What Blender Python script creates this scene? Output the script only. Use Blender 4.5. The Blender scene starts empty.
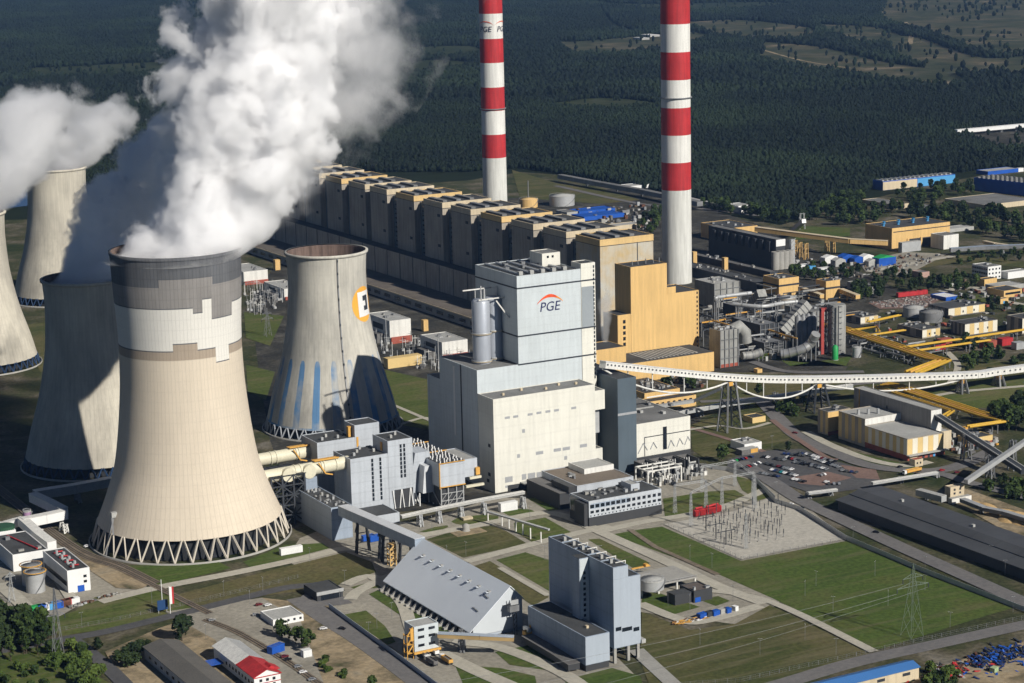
import bpy, math, random
from math import radians as R_, sin, cos, pi, atan2, sqrt, asin, tan
from mathutils import Vector, noise
random.seed(7)
SC = bpy.context.scene
COL = SC.collection

# ---------------------------------------------------------------- survey: the photograph's camera, used to read ground positions
CAM_H, CAM_F = 402.4, 2123.0
PITCH, ROLL, YAW = R_(11.608), R_(-1.3106), R_(29.003)
FW = Vector((sin(YAW)*cos(PITCH), cos(YAW)*cos(PITCH), -sin(PITCH)))
RT0 = Vector((cos(YAW), -sin(YAW), 0)); UP0 = RT0.cross(FW)
RT = cos(ROLL)*RT0 + sin(ROLL)*UP0
UP = -sin(ROLL)*RT0 + cos(ROLL)*UP0
EYE = Vector((0, 0, CAM_H))
def ray(x, y): return CAM_F*FW + (x-512)*RT - (y-341.5)*UP
def P(x, y, z=0.0):
    d = ray(x, y); return EYE + d*((z-CAM_H)/d.z)
def PY(x, y, Y):
    d = ray(x, y); return EYE + d*(Y/d.y)
def PX(x, y, X):
    d = ray(x, y); return EYE + d*(X/d.x)

# ---------------------------------------------------------------- materials
MATS = {}
def ramp(nt, pts):
    r = nt.nodes.new('ShaderNodeValToRGB')
    el = r.color_ramp.elements
    while len(el) < len(pts): el.new(.5)
    for e, (p, c) in zip(el, pts):
        e.position = p; e.color = (*c, 1) if len(c) == 3 else c
    return r
def mat(name, col, rough=.75, var=.12, scale=.06, metal=0., streak=.0, col2=None, fine=.0, bump=0., lines=None, spec=.3):
    """painted / weathered surface: world-space noise varies the colour a little"""
    if name in MATS: return MATS[name]
    m = bpy.data.materials.new(name); m.use_nodes = True
    nt = m.node_tree; b = nt.nodes['Principled BSDF']
    b.inputs['Roughness'].default_value = rough; b.inputs['Metallic'].default_value = metal
    b.inputs['Specular IOR Level'].default_value = spec
    geo = nt.nodes.new('ShaderNodeNewGeometry')
    n1 = nt.nodes.new('ShaderNodeTexNoise'); n1.inputs['Scale'].default_value = scale
    n1.inputs['Detail'].default_value = 6; n1.inputs['Roughness'].default_value = .65
    nt.links.new(geo.outputs['Position'], n1.inputs['Vector'])
    a = tuple(c*(1-var) for c in col); c2 = col2 or tuple(min(1, c*(1+var)) for c in col)
    r = ramp(nt, [(.32, a), (.68, c2)])
    nt.links.new(n1.outputs['Fac'], r.inputs['Fac'])
    out = r.outputs['Color']
    def mul(fac_out, lo, hi, amount):
        nonlocal out
        rr = ramp(nt, [(lo, (1-amount,)*3), (hi, (1, 1, 1))])
        nt.links.new(fac_out, rr.inputs['Fac'])
        mx = nt.nodes.new('ShaderNodeMix'); mx.data_type = 'RGBA'; mx.blend_type = 'MULTIPLY'; mx.inputs[0].default_value = 1
        nt.links.new(out, mx.inputs[6]); nt.links.new(rr.outputs['Color'], mx.inputs[7]); out = mx.outputs[2]
    if streak:
        mp = nt.nodes.new('ShaderNodeMapping'); mp.inputs['Scale'].default_value = (1, 1, .06)
        nt.links.new(geo.outputs['Position'], mp.inputs['Vector'])
        n2 = nt.nodes.new('ShaderNodeTexNoise'); n2.inputs['Scale'].default_value = .45; n2.inputs['Detail'].default_value = 5
        nt.links.new(mp.outputs['Vector'], n2.inputs['Vector'])
        mul(n2.outputs['Fac'], .35, .6, streak)
    if fine:
        n3 = nt.nodes.new('ShaderNodeTexNoise'); n3.inputs['Scale'].default_value = .9; n3.inputs['Detail'].default_value = 3
        nt.links.new(geo.outputs['Position'], n3.inputs['Vector'])
        mul(n3.outputs['Fac'], .3, .65, fine)
    if lines:
        axis, period, amount = lines
        sx = nt.nodes.new('ShaderNodeSeparateXYZ'); tc = nt.nodes.new('ShaderNodeTexCoord')
        nt.links.new(tc.outputs['Object'], sx.inputs[0])
        mo = nt.nodes.new('ShaderNodeMath'); mo.operation = 'FRACT'; dv = nt.nodes.new('ShaderNodeMath'); dv.operation = 'DIVIDE'
        dv.inputs[1].default_value = period
        nt.links.new(sx.outputs['XYZ'.index(axis)], dv.inputs[0]); nt.links.new(dv.outputs[0], mo.inputs[0])
        mul(mo.outputs[0], .05, .14, amount)
    nt.links.new(out, b.inputs['Base Color'])
    if bump:
        bp = nt.nodes.new('ShaderNodeBump'); bp.inputs['Strength'].default_value = bump; bp.inputs['Distance'].default_value = 1.
        nt.links.new(n1.outputs['Fac'], bp.inputs['Height']); nt.links.new(bp.outputs['Normal'], b.inputs['Normal'])
    MATS[name] = m
    return m

WHITE = mat('white_cladding', (.76, .745, .66), .6, .05, .03, streak=.09, fine=.04, lines=('Z', 9.2, .05))
PALEBLUE = mat('pale_blue_grey_cladding', (.58, .63, .645), .55, .05, .03, streak=.09, fine=.04, lines=('Z', 6.1, .05))
PGREY = mat('light_grey_cladding', (.50, .535, .575), .5, .06, .04, streak=.12, fine=.05, lines=('Z', 7.3, .10))
SILVER = mat('silver_grey_sheet', (.40, .45, .51), .45, .05, .04, streak=.05, lines=('X', 2.2, .05))
STEELBLUE = mat('steel_blue_cladding', (.33, .39, .47), .5, .07, .04, streak=.13, fine=.05, lines=('Z', 6.7, .12))
DGREY = mat('dark_grey_cladding', (.095, .125, .15), .5, .08, .05, streak=.06)
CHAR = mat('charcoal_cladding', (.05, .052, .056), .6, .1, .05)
BAND = mat('dark_band', (.035, .04, .05), .6, .1, .1)
ROOF = mat('bitumen_roof', (.075, .078, .08), .85, .25, .05, fine=.3)
ROOFG = mat('grey_membrane_roof', (.20, .20, .195), .85, .25, .05, fine=.25)
LROOF = mat('pale_membrane_roof', (.42, .42, .40), .8, .12, .05, fine=.2)
CREAM = mat('cream_paint', (.62, .52, .36), .7, .1, .05, streak=.15)
TAN = mat('weathered_tan_cladding', (.40, .355, .29), .75, .16, .04, streak=.25)
YEL = mat('yellow_ochre_cladding', (.72, .475, .19), .65, .06, .03, streak=.12, fine=.04)
YELW = mat('faded_yellow_cladding', (.70, .49, .22), .65, .05, .03, streak=.10, lines=('Z', 14., .05))
PATCHY = mat('patched_yellow_cladding', (.62, .47, .25), .7, .15, .05, streak=.1, col2=(.52, .53, .50))
PIPEY = mat('yellow_pipe_lagging', (.64, .39, .045), .5, .08, .1, streak=0, fine=.2)
PIPEC = mat('cream_pipe', (.70, .66, .50), .5, .07, .1, fine=.12)
GALV = mat('galvanised_steel', (.46, .47, .47), .45, .1, .2, metal=.25)
GALVD = mat('weathered_steel', (.22, .225, .23), .55, .2, .15, metal=.2)
DUCT = mat('dull_duct_sheet', (.33, .33, .31), .6, .2, .1, streak=.2, metal=.1)
DSTEEL = mat('dark_steel', (.045, .05, .058), .6, .2, .2)
ORANGE = mat('orange_walkway', (.66, .36, .08), .6, .12, .2)
RED = mat('red_paint', (.50, .035, .038), .6, .14, .05, streak=.22, fine=.08)
CHW = mat('white_band_paint', (.78, .77, .72), .6, .05, .05, streak=.16, fine=.06)
CHC = mat('chimney_concrete', (.70, .70, .65), .8, .06, .04, streak=.18, fine=.06)
BLUE = mat('blue_sheet', (.015, .09, .42), .5, .15, .1)
LBLUE = mat('light_blue_sheet', (.09, .33, .62), .5, .08, .1)
GREENP = mat('green_paint', (.025, .32, .085), .5, .1, .1)
BRICK = mat('red_brick', (.34, .09, .06), .85, .2, .2)
GLASS = mat('dark_window_glass', (.012, .017, .025), .12, .2, .2, spec=.6)
LOUVRE = mat('grey_louvre', (.35, .36, .37), .6, .08, .3)
CONC = mat('concrete', (.36, .35, .32), .85, .12, .08, fine=.15)
CONCD = mat('dark_concrete', (.16, .155, .15), .9, .2, .08, fine=.25)
WOODB = mat('weathered_timber', (.12, .09, .06), .9, .2, .3)
WOODP = mat('pale_sawdust_heap', (.55, .37, .17), .95, .2, .1, fine=.25)
SCRAPB = mat('blue_scrap', (.014, .032, .12), .6, .5, .3)
RUST = mat('rusty_scrap', (.12, .055, .035), .9, .5, .4)
WHITEP = mat('white_paint', (.78, .78, .76), .5, .05, .1)
BLACK = mat('black_rubber', (.02, .02, .02), .8, .2, .5)
BARK = mat('bark', (.08, .06, .04), .9, .2, .5)
PURPLE = mat('mauve_paint', (.36, .22, .36), .6, .1, .1)
CHROME = mat('bright_steel', (.6, .6, .58), .3, .05, .1, metal=.6)

# ---------------------------------------------------------------- mesh builder
class MB:
    def __init__(s): s.v, s.f, s.m, s.mats, s.sm = [], [], [], [], []
    def mi(s, m):
        if m not in s.mats: s.mats.append(m)
        return s.mats.index(m)
    def face(s, idx, m, smooth=False): s.f.append(idx); s.m.append(s.mi(m)); s.sm.append(smooth)
    def poly(s, pts, m):
        b = len(s.v); s.v += [tuple(p) for p in pts]; s.face(list(range(b, b+len(pts))), m)
    def box(s, x0, x1, y0, y1, z0, z1, m, top=None):
        b = len(s.v)
        s.v += [(x0,y0,z0),(x1,y0,z0),(x1,y1,z0),(x0,y1,z0),(x0,y0,z1),(x1,y0,z1),(x1,y1,z1),(x0,y1,z1)]
        for q in ((0,3,2,1),(0,1,5,4),(1,2,6,5),(2,3,7,6),(3,0,4,7)): s.face([b+i for i in q], m)
        s.face([b+4,b+5,b+6,b+7], top or m)
        return s
    def prism(s, pts, z0, z1, m, top=None):
        n = len(pts); b = len(s.v)
        a = sum(pts[i][0]*pts[(i+1)%n][1]-pts[(i+1)%n][0]*pts[i][1] for i in range(n))
        if a < 0: pts = pts[::-1]
        s.v += [(p[0],p[1],z0) for p in pts]+[(p[0],p[1],z1) for p in pts]
        for i in range(n):
            j = (i+1) % n; s.face([b+i,b+j,b+n+j,b+n+i], m)
        s.face([b+n+i for i in range(n)], top or m); s.face([b+i for i in range(n)][::-1], m)
        return s
    def extr(s, prof, y0, y1, m, top=None):
        """profile in the xz plane pushed along y"""
        n = len(prof); b = len(s.v)
        s.v += [(p[0],y0,p[1]) for p in prof]+[(p[0],y1,p[1]) for p in prof]
        for i in range(n):
            j = (i+1) % n; s.face([b+i,b+n+i,b+n+j,b+j], m)
        s.face([b+i for i in range(n)], m); s.face([b+n+i for i in range(n)][::-1], m)
        return s
    def lathe(s, prof, n, m, cx=0, cy=0, cap=True, mf=None, smooth=True):
        b = len(s.v)
        for (r, z) in prof:
            for i in range(n):
                a = 2*pi*i/n; s.v.append((cx+r*cos(a), cy+r*sin(a), z))
        for k in range(len(prof)-1):
            for i in range(n):
                j = (i+1) % n
                mm = mf(2*pi*(i+.5)/n, (prof[k][1]+prof[k+1][1])/2) if mf else m
                s.face([b+k*n+i, b+k*n+j, b+(k+1)*n+j, b+(k+1)*n+i], mm, smooth)
        if cap:
            k = len(prof)-1; e = len(s.v); s.v += s.v[b+k*n:b+k*n+n]+s.v[b:b+n]
            s.face([e+i for i in range(n)], m); s.face([e+n+i for i in range(n)][::-1], m)
        return s
    def cyl(s, cx, cy, z0, z1, r, m, n=20, r1=None): return s.lathe([(r,z0),(r if r1 is None else r1,z1)], n, m, cx, cy)
    def tube(s, pts, r, m, n=8, cap=True):
        pts = [Vector(p) for p in pts]; b = len(s.v); N = len(pts)
        for k, p in enumerate(pts):
            d = (pts[min(k+1,N-1)]-pts[max(k-1,0)]).normalized()
            u = d.cross(Vector((0,0,1)))
            if u.length < 1e-3: u = Vector((1,0,0))
            u.normalize(); w = u.cross(d)
            rr = r[k] if isinstance(r, (list,tuple)) else r
            for i in range(n):
                a = 2*pi*(i+.5)/n; q = p+u*(cos(a)*rr)+w*(sin(a)*rr); s.v.append(tuple(q))
        for k in range(N-1):
            for i in range(n):
                j = (i+1) % n; s.face([b+k*n+i, b+(k+1)*n+i, b+(k+1)*n+j, b+k*n+j], m, n > 6)
        if cap:
            e = len(s.v); s.v += s.v[b:b+n]+s.v[b+(N-1)*n:b+N*n]
            s.face([e+i for i in range(n)], m); s.face([e+n+i for i in range(n)][::-1], m)
        return s
    def bar(s, p, q, w, m, h=None):
        """rectangular bar from p to q"""
        p, q = Vector(p), Vector(q); h = h or w
        d = (q-p).normalized(); u = d.cross(Vector((0,0,1)))
        if u.length < 1e-3: u = Vector((1,0,0))
        u.normalize(); v = u.cross(d); b = len(s.v)
        for c in (p, q):
            for a, e in ((-1,-1),(1,-1),(1,1),(-1,1)): s.v.append(tuple(c+u*(a*w/2)+v*(e*h/2)))
        for fc in ((0,1,2,3),(7,6,5,4),(0,4,5,1),(1,5,6,2),(2,6,7,3),(3,7,4,0)): s.face([b+i for i in fc], m)
        return s
    def mesh(s, name):
        me = bpy.data.meshes.new(name); me.from_pydata(s.v, [], s.f)
        for m in s.mats: me.materials.append(m)
        me.polygons.foreach_set('material_index', s.m); me.polygons.foreach_set('use_smooth', s.sm)
        me.update(); return me
    def build(s, name, parent=None, loc=None, rot=None):
        o = bpy.data.objects.new(name, s.mesh(name)); COL.objects.link(o)
        if parent is not None: o.parent = parent
        if loc is not None: o.location = loc
        if rot is not None: o.rotation_euler = rot
        return o

def tag(o, label=None, cat=None, group=None, kind=None):
    if label: o['label'] = label
    if cat: o['category'] = cat
    if group: o['group'] = group
    if kind: o['kind'] = kind
    return o
def thing(name, label, cat, loc=(0,0,0), rz=0, group=None):
    o = bpy.data.objects.new(name, None); COL.objects.link(o); o.empty_display_size = 1
    o.location = loc; o.rotation_euler = (0,0,rz); return tag(o, label, cat, group)
def part(mesh, name, parent, loc=(0,0,0), rz=0, scale=None):
    o = bpy.data.objects.new(name, mesh); COL.objects.link(o); o.parent = parent; o.location = loc; o.rotation_euler = (0,0,rz)
    if scale: o.scale = scale
    return o
def kids(o): return [c for c in bpy.data.objects if c.parent == o]
def copy_thing(root, loc, rz=0, label=None, scale=None, _k=None):
    """a copy of a thing with copies of its parts and sub-parts"""
    r = root.copy(); COL.objects.link(r); r.location = loc; r.rotation_euler = (0,0,rz)
    if label: r['label'] = label
    if scale: r.scale = (scale,)*3 if not isinstance(scale, tuple) else scale
    for ch in (_k if _k is not None else kids(root)):
        c = ch.copy(); COL.objects.link(c); c.parent = r
        for g in (kids(ch) if _k is None else ()):
            d = g.copy(); COL.objects.link(d); d.parent = c
    return r
ORD = ['first','second','third','fourth','fifth','sixth','seventh','eighth','ninth','tenth','eleventh','twelfth','thirteenth','fourteenth','fifteenth','sixteenth','seventeenth','eighteenth','nineteenth','twentieth'] + [f'{n}th' if n%10 not in (1,2,3) else f'{n}'+{1:'st',2:'nd',3:'rd'}[n%10] for n in range(21,200)]

def fit(z, fl, fr, bl, z0b=None, snap=True):
    """plan of a building from three roof corners (front-left, front-right, back-left) at height z"""
    a, b, c = P(*fl, z), P(*fr, z), P(*bl, z)
    w = (b-a); d = (c-a)
    if snap: return a.x, a.y, w.x, d.y, 0.
    ang = atan2(w.y, w.x); dd = -d.x*sin(ang)+d.y*cos(ang)
    return a.x, a.y, w.length, abs(dd), ang
WMESH = {}
def windows(t, face, us, zs, w, h, m=None, depth=0., name='window', W=0, proud=.12):
    """each window is a mesh of its own; face f = front (local y=0), l = left (x=0), r = right (x=W), b"""
    m = m or GLASS; k = (w, h, m.name, face)
    if k not in WMESH:
        q = MB()
        if face == 'f': q.box(-w/2, w/2, -proud, .1, -h/2, h/2, m)
        else: q.box(-proud, .1, -w/2, w/2, -h/2, h/2, m)
        WMESH[k] = q.mesh(name)
    for z in zs:
        for u in us:
            part(WMESH[k], name, t, (u, depth, z) if face == 'f' else (depth, u, z))
def house(name, label, cat, pl, h, wall, roof, group=None, gable=0., parapet=.5, base=None, z0=0., over=0., ridge='y', clutter=0, roofname='roof'):
    """a building: an Empty at its front-left ground corner, walls, roof and roof plant as parts; pl = (x, y, w, d, angle)"""
    x, y, w, d, a = pl
    t = thing(name, label, cat, (x, y, z0), a, group)
    q = MB()
    if gable:
        if ridge == 'y':
            q.extr([(0,0),(w,0),(w,h),(w/2,h+gable),(0,h)], 0, d, wall)
        else:
            b = len(q.v); q.v += [(0,0,0),(0,d,0),(0,d,h),(0,d/2,h+gable),(0,0,h),(w,0,0),(w,d,0),(w,d,h),(w,d/2,h+gable),(w,0,h)]
            for fc in ((4,3,2,1,0),(5,6,7,8,9),(0,5,9,4),(1,2,7,6),(4,9,8,3),(3,8,7,2)): q.face([b+i for i in fc], wall)
        q.build('wall', t)
        r = MB(); th = .35; o = .6
        for sgn in (0, 1):
            if ridge == 'y':
                xa, xb = (-o, w/2) if not sgn else (w/2, w+o)
                za, zb = (h+.06-o*gable/(w/2), h+gable+.06) if not sgn else (h+gable+.06, h+.06-o*gable/(w/2))
                r.extr([(xa,za),(xb,zb),(xb,zb+th),(xa,za+th)], -o, d+o, roof)
            else:
                ya, yb = (-o, d/2) if not sgn else (d/2, d+o)
                za, zb = (h+.06-o*gable/(d/2), h+gable+.06) if not sgn else (h+gable+.06, h+.06-o*gable/(d/2))
                b = len(r.v)
                for xx in (-o, w+o): r.v += [(xx,ya,za),(xx,yb,zb),(xx,yb,zb+th),(xx,ya,za+th)]
                for fc in ((0,1,2,3),(7,6,5,4),(0,4,5,1),(1,5,6,2),(2,6,7,3),(3,7,4,0)): r.face([b+i for i in fc], roof)
        r.build(roofname, t)
    else:
        hb = 0
        if base:
            hb = base[0]; MB().box(.15, w-.15, .15, d-.15, 0, hb, base[1]).build('plinth', t)
        q.prism([(0,0),(w,0),(w,d),(0,d)], hb, h-parapet, wall)
        e = min(.6, w*.06, d*.06)
        for bx in ((0,w,0,e),(0,w,d-e,d),(0,e,e,d-e),(w-e,w,e,d-e)): q.box(*bx, h-parapet, h, wall)
        q.build('wall', t)
        r = MB().box(e+.01, w-e-.01, e+.01, d-e-.01, h-parapet-.2, h-parapet+.1, roof); r.build(roofname, t)
    if clutter:
        rs = random.Random(hash((round(x),round(y))) & 1023 if False else int(x*7+y*3) & 1023)
        for i in range(clutter):
            cw, cd, ch = rs.uniform(1.2,3.6), rs.uniform(1.2,3.6), rs.uniform(.8,2.2)
            u, v = rs.uniform(.1,.85)*w, rs.uniform(.1,.85)*d
            k = MB().box(0, cw, 0, cd, 0, ch, rs.choice([GALV, CONC, GALVD]))
            k.box(-.12, cw+.12, -.12, cd+.12, ch, ch+.18, GALVD)
            k.build('roof_vent', t, (u, v, h-parapet+.1))
    return t
def bpart(t, name, x0, x1, y0, y1, z0, z1, m, top=None): return MB().box(x0,x1,y0,y1,z0,z1,m,top).build(name, t)
def roofbox(t, x0, x1, y0, y1, z0, z1, wall, roof, name='block'):
    """a further volume of a building with its own sunk roof: part > sub-part"""
    q = MB(); q.box(x0,x1,y0,y1,z0,z1-.5,wall); e = .6
    for bx in ((x0,x1,y0,y0+e),(x0,x1,y1-e,y1),(x0,x0+e,y0+e,y1-e),(x1-e,x1,y0+e,y1-e)): q.box(*bx, z1-.5, z1, wall)
    o = q.build(name, t)
    MB().box(x0+e+.01,x1-e-.01,y0+e+.01,y1-e-.01,z1-.7,z1-.4,roof).build('roof', o)
    return o
def sheet(name, pts, z, m, kind='structure', px=True, thick=None):
    """a flat patch of ground"""
    w = [P(*p) if px else Vector((*p,0)) for p in pts]
    n = len(w); a = sum(w[i].x*w[(i+1)%n].y-w[(i+1)%n].x*w[i].y for i in range(n))
    if a < 0: w = w[::-1]
    q = MB()
    if thick: q.prism([(p.x,p.y) for p in w], z-thick, z, m)
    else: q.poly([(p.x,p.y,z) for p in w], m)
    return tag(q.build(name), kind=kind)
def smooth(pts, n=6):
    """Catmull-Rom through ground points"""
    out = []
    for i in range(len(pts)-1):
        p0, p1, p2, p3 = pts[max(i-1,0)], pts[i], pts[i+1], pts[min(i+2,len(pts)-1)]
        for k in range(n):
            t = k/n; out.append(.5*((2*p1)+(p2-p0)*t+(2*p0-5*p1+4*p2-p3)*t*t+(3*p1-p0-3*p2+p3)*t**3))
    return out+[pts[-1]]
def strip(name, pts, width, z, m, px=True, kind='structure', curve=True, thick=None):
    w = [P(*p) if px else Vector((p[0],p[1],0)) for p in pts]
    if curve and len(w) > 2: w = smooth(w)
    L, Rr = [], []
    for i, p in enumerate(w):
        d = (w[min(i+1,len(w)-1)]-w[max(i-1,0)]).normalized(); n = Vector((-d.y, d.x, 0))*width/2
        L.append(p+n); Rr.append(p-n)
    q = MB()
    for i in range(len(w)-1):
        a = [Rr[i], Rr[i+1], L[i+1], L[i]]
        q.poly([(c.x,c.y,z) for c in a], m)
        if thick:
            q.poly([(L[i].x,L[i].y,z),(L[i+1].x,L[i+1].y,z),(L[i+1].x,L[i+1].y,z-thick),(L[i].x,L[i].y,z-thick)], m)
            q.poly([(Rr[i+1].x,Rr[i+1].y,z),(Rr[i].x,Rr[i].y,z),(Rr[i].x,Rr[i].y,z-thick),(Rr[i+1].x,Rr[i+1].y,z-thick)], m)
    return tag(q.build(name), kind=kind)
# ================================================================ SETTING: ground, roads, lawns
def groundmat(name, stops, scale, fine=.35, fscale=.35, rough=.95, worn=0.):
    m = bpy.data.materials.new(name); m.use_nodes = True; nt = m.node_tree; b = nt.nodes['Principled BSDF']
    b.inputs['Roughness'].default_value = rough; b.inputs['Specular IOR Level'].default_value = .1
    geo = nt.nodes.new('ShaderNodeNewGeometry')
    n1 = nt.nodes.new('ShaderNodeTexNoise'); n1.inputs['Scale'].default_value = scale; n1.inputs['Detail'].default_value = 8; n1.inputs['Roughness'].default_value = .62
    n1.inputs['Distortion'].default_value = .4
    nt.links.new(geo.outputs['Position'], n1.inputs['Vector'])
    r = ramp(nt, stops); nt.links.new(n1.outputs['Fac'], r.inputs['Fac'])
    n2 = nt.nodes.new('ShaderNodeTexNoise'); n2.inputs['Scale'].default_value = fscale; n2.inputs['Detail'].default_value = 5
    nt.links.new(geo.outputs['Position'], n2.inputs['Vector'])
    rr = ramp(nt, [(.3, (1-fine,)*3), (.7, (1+fine*.3,)*3)]); nt.links.new(n2.outputs['Fac'], rr.inputs['Fac'])
    mx = nt.nodes.new('ShaderNodeMix'); mx.data_type = 'RGBA'; mx.blend_type = 'MULTIPLY'; mx.inputs[0].default_value = 1
    nt.links.new(r.outputs['Color'], mx.inputs[6]); nt.links.new(rr.outputs['Color'], mx.inputs[7])
    if worn:      # tracks and worn streaks running across the ground
        mp = nt.nodes.new('ShaderNodeMapping'); mp.inputs['Rotation'].default_value = (0, 0, .35); mp.inputs['Scale'].default_value = (.012, .16, 1)
        nt.links.new(geo.outputs['Position'], mp.inputs['Vector'])
        n3 = nt.nodes.new('ShaderNodeTexNoise'); n3.inputs['Scale'].default_value = 1.; n3.inputs['Detail'].default_value = 5; n3.inputs['Distortion'].default_value = .5
        nt.links.new(mp.outputs[0], n3.inputs['Vector'])
        r3 = ramp(nt, [(.50, (0, 0, 0)), (.68, (worn,)*3)]); nt.links.new(n3.outputs['Fac'], r3.inputs['Fac'])
        m3 = nt.nodes.new('ShaderNodeMix'); m3.data_type = 'RGBA'; nt.links.new(r3.outputs['Color'], m3.inputs[0]); nt.links.new(mx.outputs[2], m3.inputs[6]); m3.inputs[7].default_value = (.17, .145, .085, 1); mx = m3
    nt.links.new(mx.outputs[2], b.inputs['Base Color'])
    return m
GRASS = groundmat('mown_grass', [(.30, (.070,.102,.024)), (.50, (.100,.128,.033)), (.70, (.15,.135,.058))], .022, worn=.5)
GRASSB = groundmat('lush_grass', [(.28, (.060,.098,.021)), (.52, (.082,.122,.027)), (.72, (.118,.118,.042))], .016, worn=.35)
MEADOW = groundmat('dry_meadow', [(.30, (.085,.095,.032)), (.50, (.125,.115,.05)), (.70, (.17,.135,.07))], .02)
FIELD = groundmat('field_grass', [(.30, (.058,.076,.022)), (.48, (.088,.095,.034)), (.66, (.145,.125,.058))], .014, worn=.6)
ROUGH = groundmat('rough_ground', [(.33, (.035,.05,.018)), (.48, (.07,.075,.035)), (.58, (.13,.115,.075)), (.70, (.22,.20,.16))], .02, .5)
YARD = groundmat('concrete_yard', [(.3, (.27,.25,.205)), (.55, (.35,.325,.27)), (.75, (.40,.37,.30))], .03, .25)
SAND = groundmat('bare_sand', [(.32, (.075,.08,.032)), (.42, (.20,.165,.105)), (.56, (.40,.315,.20)), (.70, (.31,.27,.20))], .035, .3)
GRAVEL = groundmat('pale_gravel', [(.3, (.44,.415,.36)), (.7, (.54,.51,.445))], .05, .2)
ASPH = groundmat('asphalt', [(.3, (.085,.085,.09)), (.7, (.12,.118,.118))], .04, .2)
ASPHD = groundmat('dark_asphalt', [(.3, (.05,.05,.053)), (.7, (.07,.07,.072))], .04, .2)
PAVE = groundmat('red_paving', [(.3, (.20,.135,.115)), (.7, (.26,.175,.145))], .05, .2)
BALLAST = groundmat('rail_ballast', [(.3, (.17,.135,.10)), (.7, (.27,.225,.17))], .08, .3)
ROADC = groundmat('concrete_road', [(.3, (.42,.395,.33)), (.7, (.51,.48,.40))], .05, .15)
ROADA = groundmat('old_asphalt_road', [(.3, (.155,.15,.15)), (.7, (.20,.192,.185))], .05, .18)
SOIL = groundmat('industrial_ground', [(.30, (.03,.03,.028)), (.48, (.06,.058,.05)), (.6, (.10,.095,.08)), (.75, (.19,.175,.15))], .03, .5)
FOLR = groundmat('wooded_land', [(.30, (.008,.013,.006)), (.52, (.014,.022,.009)), (.72, (.022,.032,.012))], .004, .4, .02)
CLEAR = groundmat('cleared_land', [(.30, (.035,.046,.022)), (.46, (.06,.068,.036)), (.60, (.11,.10,.06)), (.72, (.28,.225,.16))], .006, .4, .03)

tag(MB().box(-9000, 26000, -600, 42000, -3, -.4, FOLR).build('ground'), kind='structure')
sheet('site_ground', [(-420,760),(-260,240),(-60,222),(60,218),(330,190),(470,180),(520,172),(640,180),(720,214),(780,225),(850,205),(905,190),(1060,160),(1300,190),(1500,760)], -.2, ROUGH)
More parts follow.
